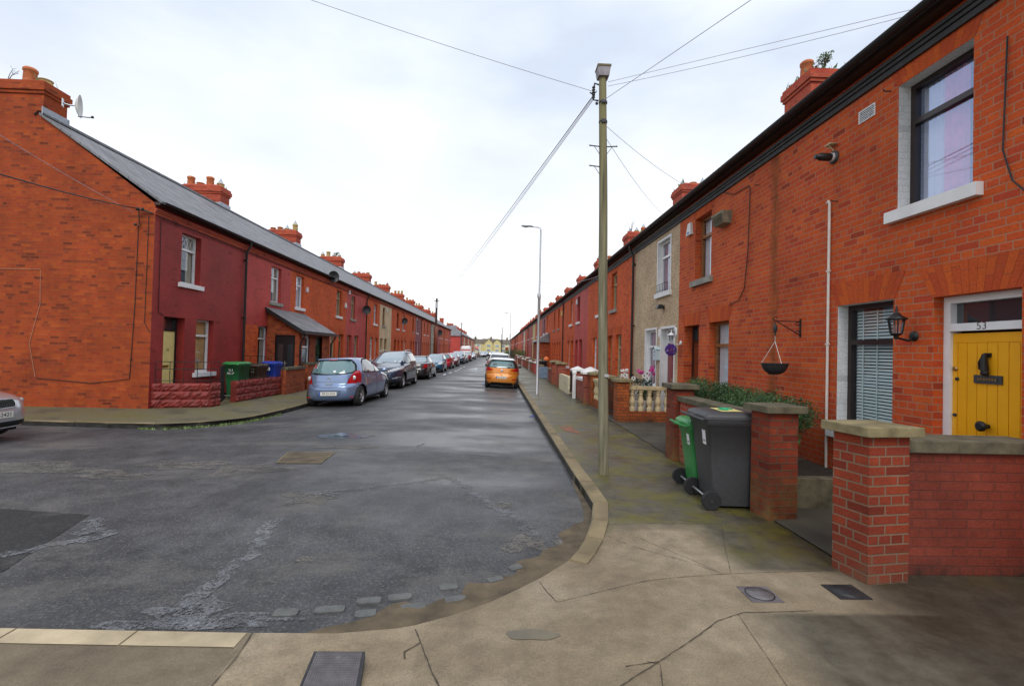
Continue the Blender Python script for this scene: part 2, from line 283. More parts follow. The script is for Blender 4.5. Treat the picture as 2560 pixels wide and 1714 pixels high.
plain('block_red', (.185, .019, .013), .6, var=.35, scale=6, bmp=.7); plain('gravel_grey', (.2, .2, .2), .9); plain('cable_black', (.012, .012, .014), .6); plain('cable_grey', (.42, .41, .47), .6); plain('pipe_white', (.62, .56, .50), .5, var=.08)
plain('hill_green', (.09, .13, .15), .95, var=.25, scale=.03); plain('twig_far', (.30, .25, .22), .95); plain('vent_stone', (.25, .22, .15), .9, var=.35, scale=10, bmp=.4); plain('orange_plastic', (.75, .16, .03), .5); plain('glass_lamp', (.55, .52, .47), .15, var=.05)
plain('lens_red', (.42, .008, .014), .12, var=.25, scale=20, coat=.6); plain('lens_clear', (.55, .55, .57), .1, .3, var=.2, scale=25, coat=.6); plain('lens_orange', (.7, .2, .02), .15); plain('under_black', (.006, .006, .006), .9); plain('fan_tan', (.5, .36, .16), .8)
def lampmat(n, c, s):
    m, t, b, o = newmat(n); b.inputs['Base Color'].default_value = c4(c); b.inputs['Emission Color'].default_value = c4(c); b.inputs['Emission Strength'].default_value = s
lampmat('headlight_on', (1, .93, .7), 2.5)
def wood():
    m, t, b, o = newmat('pole_wood'); p = objout(t); mp = nd(t, 'ShaderNodeMapping'); mp.inputs['Scale'].default_value = (14, 14, .7); t.links.new(p, mp.inputs['Vector'])
    n1 = noise(t, mp.outputs[0], 1.6, 6, .65)
    col = ramp(t, n1, [(.3, (.07, .062, .04)), (.5, (.17, .155, .10)), (.7, (.28, .26, .19))])
    sp = nd(t, 'ShaderNodeSeparateXYZ'); t.links.new(p, sp.inputs[0])
    gm = math_(t, 'MULTIPLY', ramp(t, math_(t, 'DIVIDE', sp.outputs['Z'], 6), [(.3, .1), (.85, .75)]), ramp(t, noise(t, mp.outputs[0], .8, 3), [(.4, .2), (.6, 1)]))
    col = mix(t, gm, col, (.21, .195, .085)); t.links.new(col, b.inputs['Base Color']); b.inputs['Roughness'].default_value = .9
    bump(t, b, n1, .6, .01)
wood()
def glassmat(name, tint, base=.06, gc=(.82, .88, 1, 1)):
    m, t, b, o = newmat(name)
    lw = nd(t, 'ShaderNodeLayerWeight'); lw.inputs[0].default_value = .5
    f = math_(t, 'ADD', math_(t, 'MULTIPLY', math_(t, 'POWER', lw.outputs['Facing'], 3.0), .8), base + .06)
    tr = nd(t, 'ShaderNodeBsdfTransparent'); tr.inputs[0].default_value = c4(tint)
    gl = nd(t, 'ShaderNodeBsdfGlossy'); gl.inputs['Roughness'].default_value = .015; gl.inputs['Color'].default_value = gc
    ms = nd(t, 'ShaderNodeMixShader'); t.links.new(f, ms.inputs[0]); t.links.new(tr.outputs[0], ms.inputs[1]); t.links.new(gl.outputs[0], ms.inputs[2]); t.links.new(ms.outputs[0], o.inputs[0])
glassmat('glass', (.85, .88, .9), .03); glassmat('glass_mirror', (.95, .95, .97), .33, (.55, .66, .92, 1)); 
def carglass(name, c, r=.04):
    m, t, b, o = newmat(name); b.inputs['Base Color'].default_value = c4(c); b.inputs['Roughness'].default_value = r; b.inputs['Specular IOR Level'].default_value = .9; b.inputs['Coat Weight'].default_value = 1
carglass('car_glass', (.025, .035, .04)); carglass('car_glass_teal', (.10, .19, .20), .08); carglass('car_glass_pale', (.20, .27, .32), .06)
def paint(name, c, metal=.35, rough=.28):
    m, t, b, o = newmat(name); b.inputs['Base Color'].default_value = c4(c); b.inputs['Metallic'].default_value = metal; b.inputs['Roughness'].default_value = rough; b.inputs['Coat Weight'].default_value = 1; b.inputs['Coat Roughness'].default_value = .04
paint('paint_lilac', (.20, .275, .44), .5, .25); paint('paint_navy', (.022, .035, .075)); paint('paint_black', (.012, .012, .014), .1); paint('paint_teal', (.008, .10, .20)); paint('paint_red', (.42, .012, .03), .2); paint('paint_maroon', (.17, .008, .03), .3)
paint('paint_silver', (.5, .51, .54), .6); paint('paint_orange', (.70, .24, .025), .25); paint('paint_white', (.75, .75, .76), 0); paint('paint_grey', (.13, .15, .18), .5); paint('paint_blue', (.10, .15, .30), .4); paint('paint_dkblue', (.03, .06, .12), .4); paint('paint_pale', (.45, .52, .58), .5)
# ---------------------------------------------------------------- mesh builder
class MB:
    def __init__(s, f=None): s.v = []; s.fc = []; s.mi = []; s.uv = []; s.sm = []; s.f = f or (lambda p: p)
    def face(s, pts, m=0, uv=None, smooth=False):
        k = len(s.v); s.v += [tuple(p) for p in pts]; s.fc.append(tuple(range(k, k + len(pts)))); s.mi.append(m); s.uv.append(uv); s.sm.append(smooth); return s
    def grid(s, rows, m=0, cu=False, cv=False, smooth=True):
        R, C_ = len(rows), len(rows[0]); k = len(s.v)
        for r in rows: s.v += [tuple(p) for p in r]
        for i in range(R - (0 if cv else 1)):
            for j in range(C_ - (0 if cu else 1)):
                a, b = i, (i + 1) % R; c, d = j, (j + 1) % C_
                s.fc.append((k + a * C_ + c, k + a * C_ + d, k + b * C_ + d, k + b * C_ + c)); s.mi.append(m); s.uv.append(None); s.sm.append(smooth)
        return s
    def box(s, x0, x1, y0, y1, z0, z1, m=0):
        if x0 > x1: x0, x1 = x1, x0
        if y0 > y1: y0, y1 = y1, y0
        a, b, c, d = (x0, y0, z0), (x1, y0, z0), (x1, y1, z0), (x0, y1, z0); e, f, g, h = (x0, y0, z1), (x1, y0, z1), (x1, y1, z1), (x0, y1, z1)
        for q in ((a, d, c, b), (e, f, g, h), (a, b, f, e), (b, c, g, f), (c, d, h, g), (d, a, e, h)): s.face(q, m)
        return s
    def frust(s, x0, x1, y0, y1, z0, X0, X1, Y0, Y1, z1, m=0):
        a, b, c, d = (x0, y0, z0), (x1, y0, z0), (x1, y1, z0), (x0, y1, z0); e, f, g, h = (X0, Y0, z1), (X1, Y0, z1), (X1, Y1, z1), (X0, Y1, z1)
        for q in ((a, d, c, b), (e, f, g, h), (a, b, f, e), (b, c, g, f), (c, d, h, g), (d, a, e, h)): s.face(q, m)
        return s
    def prism(s, poly, z0, z1, m=0, top=True):
        n = len(poly)
        for i in range(n):
            p, q = poly[i], poly[(i + 1) % n]; s.face(((p[0], p[1], z0), (q[0], q[1], z0), (q[0], q[1], z1), (p[0], p[1], z1)), m)
        if top: s.face([(p[0], p[1], z1) for p in poly], m); s.face([(p[0], p[1], z0) for p in reversed(poly)], m)
        return s
    def tube(s, path, r, n=6, m=0, cap=True):
        P = [Vector(p) for p in path]; R = r if hasattr(r, '__len__') else [r] * len(P); rows = []; ref = None
        for i, p in enumerate(P):
            d = (P[min(i + 1, len(P) - 1)] - P[max(i - 1, 0)]).normalized()
            if ref is None: ref = d.orthogonal().normalized()
            ref = (ref - d * ref.dot(d)); ref = ref.normalized() if ref.length > 1e-6 else d.orthogonal().normalized()
            bn = d.cross(ref); rows.append([p + (ref * cos(2 * pi * k / n) + bn * sin(2 * pi * k / n)) * R[i] for k in range(n)])
        s.grid(rows, m, cu=True)
        if cap: s.face(rows[0][::-1], m); s.face(rows[-1], m)
        return s
    def lathe(s, prof, c=(0, 0, 0), n=16, m=0, axis='z', cap=True):
        rows = []
        for r, h in prof:
            row = []
            for k in range(n):
                a = 2 * pi * k / n; p = (r * cos(a), r * sin(a), h)
                if axis == 'x': p = (h, p[0], p[1])
                elif axis == 'y': p = (p[0], h, p[1])
                row.append((c[0] + p[0], c[1] + p[1], c[2] + p[2]))
            rows.append(row)
        s.grid(rows, m, cu=True)
        if cap: s.face(rows[0][::-1], m); s.face(rows[-1], m)
        return s
    def ball(s, c, rx, ry=None, rz=None, n=10, m=0):
        ry = rx if ry is None else ry; rz = rx if rz is None else rz; rows = []
        for i in range(1, n):
            a = pi * i / n; rows.append([(c[0] + rx * sin(a) * cos(2 * pi * k / (2 * n)), c[1] + ry * sin(a) * sin(2 * pi * k / (2 * n)), c[2] - rz * cos(a)) for k in range(2 * n)])
        s.grid(rows, m, cu=True); s.face(rows[0][::-1], m, smooth=True); s.face(rows[-1], m, smooth=True); return s
    def build(s, name, mats, parent=None, loc=(0, 0, 0), rot=0, recalc=True, bevel=0):
        me = bpy.data.meshes.new(name); f = s.f; me.from_pydata([f(p) for p in s.v], [], s.fc)
        if recalc or bevel:
            bm = bmesh.new(); bm.from_mesh(me)
            lay = bm.faces.layers.int.new('fi')
            for k, fa in enumerate(bm.faces): fa[lay] = k
            if bevel:
                bmesh.ops.remove_doubles(bm, verts=bm.verts, dist=1e-4)
            if recalc: bmesh.ops.recalc_face_normals(bm, faces=bm.faces)
            idx = [fa[lay] for fa in bm.faces]
            bm.to_mesh(me); bm.free()
            mi = [s.mi[k] for k in idx]; uvs = [s.uv[k] for k in idx] if not recalc else None; sm = [s.sm[k] for k in idx]
        else: mi, uvs, sm = s.mi, s.uv, s.sm
        ul = me.uv_layers.new(name='UVMap'); me.update()
        for k, p in enumerate(me.polygons):
            p.material_index = mi[k]; p.use_smooth = sm[k]
            cu = uvs[k] if uvs else None; n = p.normal
            for j, li in enumerate(p.loop_indices):
                if cu: ul.data[li].uv = cu[j]; continue
                c = me.vertices[me.loops[li].vertex_index].co
                if abs(n.z) > .75: ul.data[li].uv = (c.x, c.y)
                elif abs(n.x) > abs(n.y): ul.data[li].uv = (c.y, c.z)
                else: ul.data[li].uv = (c.x, c.z)
        for m_ in (mats if isinstance(mats, (list, tuple)) else [mats]): me.materials.append(MATS[m_])
        if 'fi' in me.attributes: me.attributes.remove(me.attributes['fi'])
        o = bpy.data.objects.new(name, me); COL.objects.link(o); o.location = loc; o.rotation_euler = (0, 0, rot)
        if parent: o.parent = parent
        if bevel:
            md = o.modifiers.new('bevel', 'BEVEL'); md.width = bevel; md.segments = 2; md.limit_method = 'ANGLE'; md.angle_limit = radians(40)
        return o
def empty(name, loc=(0, 0, 0), rz=0):
    o = bpy.data.objects.new(name, None); COL.objects.link(o); o.location = loc; o.rotation_euler = (0, 0, rz); o.empty_display_size = .2; return o
def tag(o, label=None, cat=None, group=None, kind=None):
    if label: o['label'] = label
    if cat: o['category'] = cat
    if group: o['group'] = group
    if kind: o['kind'] = kind
    return o
def struct(o): o['kind'] = 'structure'; return o
def text(name, body, size, mat, parent, M, depth=.004):
    cu = bpy.data.curves.new(name, 'FONT'); cu.body = body; cu.size = size; cu.extrude = depth / 2; cu.align_x = 'CENTER'; cu.align_y = 'CENTER'
    t = bpy.data.objects.new(name, cu); COL.objects.link(t); bpy.context.view_layer.update()
    me = bpy.data.meshes.new_from_object(t.evaluated_get(bpy.context.evaluated_depsgraph_get())); bpy.data.objects.remove(t); bpy.data.curves.remove(cu)
    me.transform(M); me.materials.clear(); me.materials.append(MATS[mat]); o = bpy.data.objects.new(name, me); COL.objects.link(o); o.parent = parent; return o
def tframe(o, right, upv):
    r = Vector(right).normalized(); u = Vector(upv).normalized(); n = r.cross(u)
    return Matrix(((r.x, u.x, n.x, o[0]), (r.y, u.y, n.y, o[1]), (r.z, u.z, n.z, o[2]), (0, 0, 0, 1)))
def copy_tree(o, parent=None):
    c = o.copy(); COL.objects.link(c); c.parent = parent
    for ch in list(o.children): copy_tree(ch, c)
    return c
def flat(name, poly, z, mat, parent=None):
    mb = MB(); V = [Vector((p[0], p[1], 0)) for p in poly]
    for t in tessellate_polygon([V]): mb.face([(poly[i][0], poly[i][1], poly[i][2] if len(poly[i]) > 2 else z) for i in t])
    return mb.build(name, mat, parent)
def jag(pts, w, amp=.4, step=.06, seed=0):
    """ragged strip along a polyline -> list of quads (2D)"""
    rnd = random.Random(seed); P = [Vector((p[0], p[1])) for p in pts]; out = []
    dense = []
    for a, b in zip(P, P[1:]):
        n = max(1, int((b - a).length / step))
        dense += [a.lerp(b, k / n) for k in range(n)]
    dense.append(P[-1]); L_, R_ = [], []; wander = 0
    for i, p in enumerate(dense):
        d = (dense[min(i + 1, len(dense) - 1)] - dense[max(i - 1, 0)]).normalized(); nn = Vector((-d.y, d.x))
        wander = wander * .8 + rnd.uniform(-1, 1) * w * .5 * amp; ww = w * (.5 + rnd.random() * .6 * amp * 1.4)
        L_.append(p + nn * (wander + ww)); R_.append(p + nn * (wander - ww * (.6 + .5 * rnd.random())))
    return L_, R_
def strips(mb, pts, w, z, m=0, amp=.5, step=.06, seed=0):
    L_, R_ = jag(pts, w, amp, step, seed)
    for i in range(len(L_) - 1):
        mb.face([(L_[i].x, L_[i].y, z), (L_[i + 1].x, L_[i + 1].y, z), (R_[i + 1].x, R_[i + 1].y, z), (R_[i].x, R_[i].y, z)], m)
def blob(cx, cy, rx, ry, n=26, amp=.2, seed=1, ang=0):
    rnd = random.Random(seed); ph = [(rnd.uniform(0, 6.28), rnd.uniform(.3, 1)) for _ in range(5)]; out = []
    for k in range(n):
        a = 2 * pi * k / n; r = 1 + amp * sum(w * sin((j + 2) * a + p) for j, (p, w) in enumerate(ph)) / 2
        x, y = rx * r * cos(a), ry * r * sin(a); out.append((cx + x * cos(ang) - y * sin(ang), cy + x * sin(ang) + y * cos(ang)))
    return out

# ---------------------------------------------------------------- ground, road, pavements
struct(MB().face([(-1500, -300, -.6), (1500, -300, -.6), (1500, 2500, -.6), (-1500, 2500, -.6)]).build('ground', 'earth'))
KL = [(-70, 11.1), (-10, 10.9), (-8.9, 10.75), (-7.96, 10.72), (-7.4, 10.8), (-6.98, 11.0), (-6.55, 11.4), (-6.24, 11.9), (-6.1, 12.6), (-6.06, 13.4), (-6.02, 14.6), (-6.0, 17), (-6.0, 95)]
KI = [(-70, 12.35), (-10, 12.35), (-9.2, 12.35), (-8.8, 12.4), (-8.5, 12.5), (-8.2, 12.6), (-7.9, 12.75), (-7.65, 12.85), (-7.63, 13.1), (-7.6, 13.6), (-7.6, 14.6), (-7.6, 17), (-7.6, 95)]
def rz(x, y):
    # the road is crowned: it falls towards the left kerb and a little towards the right one
    d = 99
    for a, b in zip(KL, KL[1:]):
        ax, ay = b[0] - a[0], b[1] - a[1]; t = max(0, min(1, ((x - a[0]) * ax + (y - a[1]) * ay) / (ax * ax + ay * ay))); d = min(d, sqrt((x - a[0] - ax * t) ** 2 + (y - a[1] - ay * t) ** 2))
    if (x < -6.1 and y > 12) or (x < -9 and y > 11): d = 0
    f = max(0, min(1, (y - 8) / 5)); return -.12 - .12 * max(0, 1 - d / 3) - .05 * f * max(0, min(1, 1 - (1.13 - x) / 2))
XS = [-70, -50, -30, -20] + [-16 + .5 * k for k in range(35)] + [1.2, 7]; YS = [-6 + .5 * k for k in range(46)] + [17 + 3 * k for k in range(27)] + [100, 130, 180, 262]
struct(MB().grid([[(x, y, rz(x, y)) for x in XS] for y in YS]).build('road', 'asphalt', recalc=False))
RZ = -.116
struct(flat('road_patch', [(-9, 5.62), (-5.31, 5.24), (-4.24, 5.09), (-3.95, 4.15), (-3.84, 3.84), (-4.6, 3.2), (-9, 3.1)], RZ, 'asphalt_dark'))
mb = MB()
strips(mb, [(-2.26, 5.07), (-2.18, 4.35), (-2.15, 3.68), (-2.09, 3.26)], .075, RZ, 0, .9, .04, seed=3)
strips(mb, [(-2.38, 5.5), (-2.34, 5.85), (-1.5, 6.3), (-.65, 6.75)], .06, RZ, 0, .9, .04, seed=4)
strips(mb, [(-.65, 6.75), (-.2, 5.95), (.27, 5.1), (.41, 4.68)], .075, RZ, 0, .9, .04, seed=5)
strips(mb, [(-1.46, 8.49), (-1.37, 9.17)], .05, RZ, 0, .8, seed=6); strips(mb, [(-1.27, 8.5), (0, 8.15), (.94, 7.75)], .04, RZ, 0, .8, seed=7)
strips(mb, [(-4.1, 4.95), (-3.7, 4.6), (-4.3, 3.9), (-4.8, 3.2)], .09, RZ + .004, 0, .9, .04, seed=8)
for k, b_ in enumerate([(-2.05, 3.28, .24, .16), (-1.95, 3.15, .3, .08), (-2.35, 3.12, .2, .07), (-2.13, 3.5, .09, .18), (-1.6, 3.2, .25, .07), (-2.1, 5.9, .16, .06), (-3.9, 4.6, .1, .06)]): 
    P = blob(*b_, n=30, amp=.45, seed=20 + k); mb.face([(p[0], p[1], RZ + .003 + k * .0003) for p in P])
for k, b_ in enumerate([(-2.2, 5.75, .3, .22), (.3, 4.5, .2, .2), (.75, 4.3, .14, .3), (-1.6, 4.1, .08, .06), (-3.6, 7.0, .5, .3), (-4.6, 7.2, .6, .25), (-6.6, 6.9, .9, .3), (-2.6, 8.7, .5, .2), (.1, 5.6, .12, .1), (-5.2, 6.6, .5, .2)]):
    P = blob(*b_, n=30, amp=.4, seed=120 + k); mb.face([(p[0], p[1], RZ + .0015 + k * .0002) for p in P], 1)
struct(mb.build('road_seams', ['asphalt_seam', 'worn_tan']))
rnd = random.Random(11)
# silt along the gutter of the near corner, and half-buried setts
KR = [(1.13, 260), (1.13, 6.7), (1.15, 5.42), (1.09, 5.05), (1.0, 4.79), (.86, 4.42), (.66, 4.06), (.4, 3.76), (.2, 3.57), (.01, 3.4), (-.24, 3.23), (-.49, 3.1), (-.95, 2.95), (-1.43, 2.87), (-2.91, 2.9), (-70, 2.9)]
def off(pts, d):
    out = []
    for i, p in enumerate(pts):
        a, b = Vector(pts[max(i - 1, 0)]), Vector(pts[min(i + 1, len(pts) - 1)]); t = (b - a).normalized(); out.append((p[0] + t.y * d, p[1] - t.x * d))
    return out
seg = []
for a_, b_ in zip(KR[1:15], KR[2:15]): seg += [tuple(Vector(a_).lerp(Vector(b_), k / 8)) for k in range(8)]
nn_ = []
for i in range(len(seg)):
    v = Vector((0, 0))
    for j in range(max(1, i - 7), min(len(seg), i + 8)): v += (Vector(seg[j]) - Vector(seg[j - 1]))
    v.normalize(); nn_.append((v.y, -v.x))
mb = MB(); row0, row1, row2 = [], [], []
for i, p in enumerate(seg):
    f = i / (len(seg) - 1); wv = .02 + .27 * max(0, min(1, f * 3.2, (1 - f) * 5)) ; wv *= 1 + .16 * sin(i * .33) + .12 * sin(i * .71 + 1); n_ = nn_[i]
    row0.append((p[0] - n_[0] * .03, p[1] - n_[1] * .03, RZ + .012)); row1.append((p[0] + n_[0] * wv * .6, p[1] + n_[1] * wv * .6, RZ + .007)); row2.append((p[0] + n_[0] * wv, p[1] + n_[1] * wv, RZ + .001))
mb.grid([row0, row1, row2])
struct(mb.build('gutter_silt', 'silt'))
mb = MB()
for x, y, L_, a in [(-1.12, 3.33, .2, .12), (-.88, 3.44, .17, .15), (-.67, 3.5, .17, .2), (-.33, 3.66, .14, .3), (-.86, 3.28, .14, .18), (-.55, 3.38, .17, .22), (-.26, 3.48, .15, .3), (.03, 3.78, .13, .45), (-1.4, 3.28, .16, .08), (.2, 3.99, .12, .6)]:
    h = .004 + rnd.random() * .007; wd = .035 + rnd.random() * .012; c, s_ = cos(a), sin(a); q = []
    for px, py in [(max(-1, min(1, p[0] * 1.25)) * L_ / 2, max(-1, min(1, p[1] * 1.25)) * wd) for p in blob(0, 0, 1, 1, 20, .1, int(x * 100))]: q.append((x + px * c - py * s_, y + px * s_ + py * c))
    mb.prism(q, RZ - .01, RZ + h)
struct(mb.build('gutter_setts', 'sett'))
# puddle pothole, faded paint
mb = MB(); mb.face([(p[0], p[1], RZ) for p in blob(-3.1, 9.75, .52, .3, 30, .3, 4)], 1); mb.face([(p[0], p[1], RZ + .003) for p in blob(-3.2, 9.68, .2, .09, 24, .35, 9)], 0); mb.face([(p[0], p[1], RZ + .003) for p in blob(-2.72, 9.66, .08, .08, 20, .4, 8)], 0)
struct(mb.build('puddle', ['puddle', 'puddle_rim']))
mb = MB()
for i, (x, y) in enumerate([(-3.72, 33.6), (-3.6, 36.5), (-3.42, 39.4), (-3.42, 42.2), (-3.45, 45.4), (-3.4, 48.6)]): mb.face([(p[0], p[1], RZ) for p in blob(x, y, .09, .9, 24, .3, i + 40)])
for pl in ([(-2.85, 43.2), (-1.75, 40.3), (-1.72, 40.9)], [(-2.8, 43.5), (-1.7, 42.6), (-1.95, 46.5)], [(-2.0, 60), (-1.2, 58.5), (-1.2, 61)]): mb.face([(p[0], p[1], RZ) for p in pl])
struct(mb.build('road_marking', 'road_paint'))

# right pavement (with the dropped near corner)
def kz(p):  # kerb top level along the right kerb line
    x, y = p; d = 0
    if y < 4.95 and x > -1.45: 
        d = .085
        if y > 4.35: d = .085 * (4.95 - y) / .6
        if x < -.6: d = .085 * max(0, (x + 1.45) / .85)
    return -max(0, d)
mb = MB(); K2 = []
for a, b in zip(KR[1:15], KR[2:15]):
    for j in range(4): K2.append(tuple(Vector(a).lerp(Vector(b), j / 4)))
K2.append(KR[14]); IN = []
for i, p in enumerate(K2):
    t = i / (len(K2) - 1); an = -pi / 2 * min(1, max(0, (i - 4) / (len(K2) - 12))); IN.append((p[0] + cos(an) * .95, p[1] + sin(an) * .95))
R_ = []
for j in range(7):
    f = j / 6; g = f * f * (3 - 2 * f); R_.append([(K2[i][0] * (1 - f) + IN[i][0] * f, K2[i][1] * (1 - f) + IN[i][1] * f, kz(K2[i]) * (1 - g)) for i in range(len(K2))])
mb.grid(R_); 
# skirt of the slab at the dropped edge
for a, b in zip(K2, K2[1:]): mb.face([(a[0], a[1], kz(a)), (b[0], b[1], kz(b)), (b[0], b[1], -.14), (a[0], a[1], -.14)])
poly = [(p[0], p[1], 0) for p in IN] + [(-70, 1.95, 0), (-70, -6, 0), (9, -6, 0), (9, 262, 0), (2.08, 262, 0)]
V = [Vector(p) for p in poly]
for t in tessellate_polygon([V]): mb.face([poly[i] for i in t])
mb.face([(1.13, 262, 0), (2.08, 262, 0), (2.08, 6.7, 0), (1.13, 6.7, 0)]); mb.face([(-2.91, 2.9, 0), (-2.91, 1.95, 0), (-70, 1.95, 0), (-70, 2.9, 0)])
def pz(x, y):
    best = min(range(len(K2)), key=lambda i: (K2[i][0] - x) ** 2 + (K2[i][1] - y) ** 2); d = sqrt((K2[best][0] - x) ** 2 + (K2[best][1] - y) ** 2); f = min(1, d / .95); return kz(K2[best]) * (1 - f * f * (3 - 2 * f))
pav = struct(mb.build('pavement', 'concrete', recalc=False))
def cracks(name, lines, mat='crack', z0=.004):
    mb = MB()
    for k, (pts, wd) in enumerate(lines):
        L_, R2 = jag(pts, wd * .45, 1.5, .03, k + 60)
        for i in range(len(L_) - 1):
            q = [L_[i], L_[i + 1], R2[i + 1], R2[i]]; mb.face([(p.x, p.y, pz(p.x, p.y) + z0) for p in q])
    return mb.build(name, mat, recalc=False)
struct(cracks('pavement_cracks', [([(-.48, 3.05), (-.41, 2.86), (-.34, 2.66), (-.25, 2.43), (-.2, 2.2)], .008), ([(.38, 3.68), (.42, 3.5), (.47, 3.34)], .007), ([(.47, 3.34), (.8, 3.45), (1.15, 3.56), (1.88, 3.67), (2.8, 3.75)], .004),
    ([(.6, 2.37), (1.13, 2.75), (1.47, 3.02), (1.7, 3.12), (2.19, 3.15)], .007), ([(1.14, 4.74), (2.34, 4.75)], .004), ([(2.34, 4.75), (2.1, 4.2), (1.89, 3.67)], .003), ([(1.03, 4.62), (1.43, 4.07), (1.82, 3.68)], .004), ([(1.4, 4.4), (1.62, 4.0), (1.8, 3.72)], .003),
    ([(1.65, 3.1), (1.56, 2.43)], .003), ([(-1.42, 2.88), (-1.39, 2.65), (-1.39, 2.2)], .006), ([(1.3, 6.55), (2.6, 6.49)], .004), ([(1.3, 11.9), (3.0, 12.2)], .005), ([(1.27, 5.28), (1.71, 4.88), (2.34, 4.75)], .003), ([(3.3, 9.15), (3.0, 7.5), (2.58, 4.85)], .004),
    ([(1.3, 15.1), (2.9, 15.2)], .006), ([(1.3, 18.3), (2.9, 18.35)], .006), ([(1.3, 22), (2.9, 22)], .007), ([(1.3, 26), (2.9, 26)], .007), ([(1.3, 30.5), (2.9, 30.5)], .008), ([(1.3, 8.9), (2.7, 9.0)], .004), ([(.9, 2.42), (.95, 2.6), (.88, 2.62)], .005), ([(.95, 2.62), (.75, 2.58)], .006), ([(-.42, 2.9), (-.5, 2.8), (-.48, 2.72)], .012)]))
mb = MB()
mb.face([(p[0], p[1], pz(*p) + .004) for p in blob(.26, 2.92, .16, .07, 30, .14, 3, -.2)])
struct(mb.build('pavement_stain', 'concrete_stain', recalc=False))
struct(MB().face([(p[0], p[1], .004) for p in blob(1.64, 10.4, .16, .4, 24, .4, 5)]).build('pavement_rust', 'rust_stain'))

# kerb stones
def kerb(name, path, wd, z1, mat, dirty, length=.9, jitter=1):
    mb = MB(); P = [Vector(p) for p in path]; L_ = [0]
    for a, b in zip(P, P[1:]): L_.append(L_[-1] + (b - a).length)
    def at(s):
        s = min(max(s, 0), L_[-1] - 1e-4)
        for i in range(len(P) - 1):
            if s <= L_[i + 1]:
                t = (s - L_[i]) / (L_[i + 1] - L_[i]); return P[i].lerp(P[i + 1], t), (P[i + 1] - P[i]).normalized()
        return P[-1], (P[-1] - P[-2]).normalized()
    s = 0; r2 = random.Random(len(name))
    while s < L_[-1] - .05:
        ln = length * (.75 + .5 * r2.random() * jitter); e_ = min(s + ln, L_[-1]); z = z1 + r2.uniform(-.003, .004); dz = [kz(tuple(at(v_)[0])) if wd == .17 and z1 > 0 else 0 for v_ in (s, e_)]; q = []
        for ss in (s + .006, e_ - .006):
            p, t = at(ss); t = (at(ss + .22)[0] - at(ss - .22)[0]).normalized(); n = Vector((-t.y, t.x)); q.append((p, n))
        (a, n), (b, n2) = q; a2, b2 = a + n * wd, b + n2 * wd; ac, bc = a + n * .02, b + n2 * .02
        za, zb = z + dz[0], z + dz[1]
        mb.face([(ac.x, ac.y, za), (bc.x, bc.y, zb), (b2.x, b2.y, zb), (a2.x, a2.y, za)])
        mb.face([(a.x, a.y, za - .02), (b.x, b.y, zb - .02), (bc.x, bc.y, zb), (ac.x, ac.y, za)])
        mb.face([(a.x, a.y, -.34), (b.x, b.y, -.34), (b.x, b.y, zb - .02), (a.x, a.y, za - .02)], 1)
        mb.face([(a.x, a.y, -.14), (a.x, a.y, za - .02), (ac.x, ac.y, za), (a2.x, a2.y, za), (a2.x, a2.y, -.14)]); mb.face([(b.x, b.y, -.14), (b2.x, b2.y, -.14), (b2.x, b2.y, zb), (bc.x, bc.y, zb), (b.x, b.y, zb - .02)])
        s = e_
    return struct(mb.build(name, [mat, dirty], recalc=False))
kerb('kerb', [(.66, 4.06), (.86, 4.42), (1.0, 4.79), (1.09, 5.05), (1.15, 5.42), (1.13, 6.7), (1.13, 30)][::-1], .17, .014, 'kerb_stone', 'kerb_dirty', .42)
kerb('kerb', [(1.13, 30), (1.13, 260)][::-1], .17, .006, 'kerb_stone', 'kerb_dirty', 3)
kerb('kerb', [(-1.44, 2.88), (-2.91, 2.91), (-14, 2.91)], .155, .006, 'kerb_near', 'kerb_dirty', .75)
kerb('kerb', KL, .17, -.114, 'kerb_stone', 'kerb_dirty', 1.1)
rows = [[(a[0] + (b[0] - a[0]) * f, a[1] + (b[1] - a[1]) * f, -.12 * (1 - f)) for a, b in zip(KL, KI)] for f in (.0, .3, .65, 1)] + [[(-70, 13, 0), (-10, 13, 0)] + [(-9.2, max(p[1], 13), 0) for p in KI[2:]]]
struct(MB().grid(rows).build('pavement', 'concrete_left'))
kerb('kerb', [(-70, 112), (-6.4, 112), (-5.5, 113.5), (-5.45, 240)], .17, .006, 'kerb_stone', 'kerb_dirty', 4)
flat('pavement', [(-70, 112), (-6.4, 112), (-5.5, 113.5), (-5.45, 240), (-10, 240), (-10, 116), (-70, 116)], 0, 'concrete_left')['kind'] = 'structure'
flat('garden_ground', [(2.95, 4.0), (4.5, 4.0), (4.5, 150), (2.95, 150)], .012, 'garden_concrete')['kind'] = 'structure'
# weeds in the left gutter
rw = random.Random(3); mb = MB()
for _ in range(1500):
    k = rw.choice([3, 4, 5, 6, 6, 7, 7, 8]); t = rw.random(); a, b = KL[k], KL[k + 1]
    if rw.random() < .35 + .3 * sin(k * 3 + t * 7): continue
    q = abs(rw.gauss(0, .07)); x, y = a[0] + (b[0] - a[0]) * t + q * .8, a[1] + (b[1] - a[1]) * t - q * .7; h = .015 + rw.random() * .05; an = rw.uniform(0, 6.28); d = rw.uniform(.01, .03); z = rz(x, y) - .005
    mb.face([(x - d * cos(an), y - d * sin(an), z), (x + d * cos(an), y + d * sin(an), z), (x + rw.uniform(-.03, .03), y + rw.uniform(-.03, .03), z + h)])
tag(mb.build('gutter_weeds', 'leaf_light', recalc=False), 'bright green weeds growing along the gutter of the left corner kerb', 'weeds', kind='stuff')
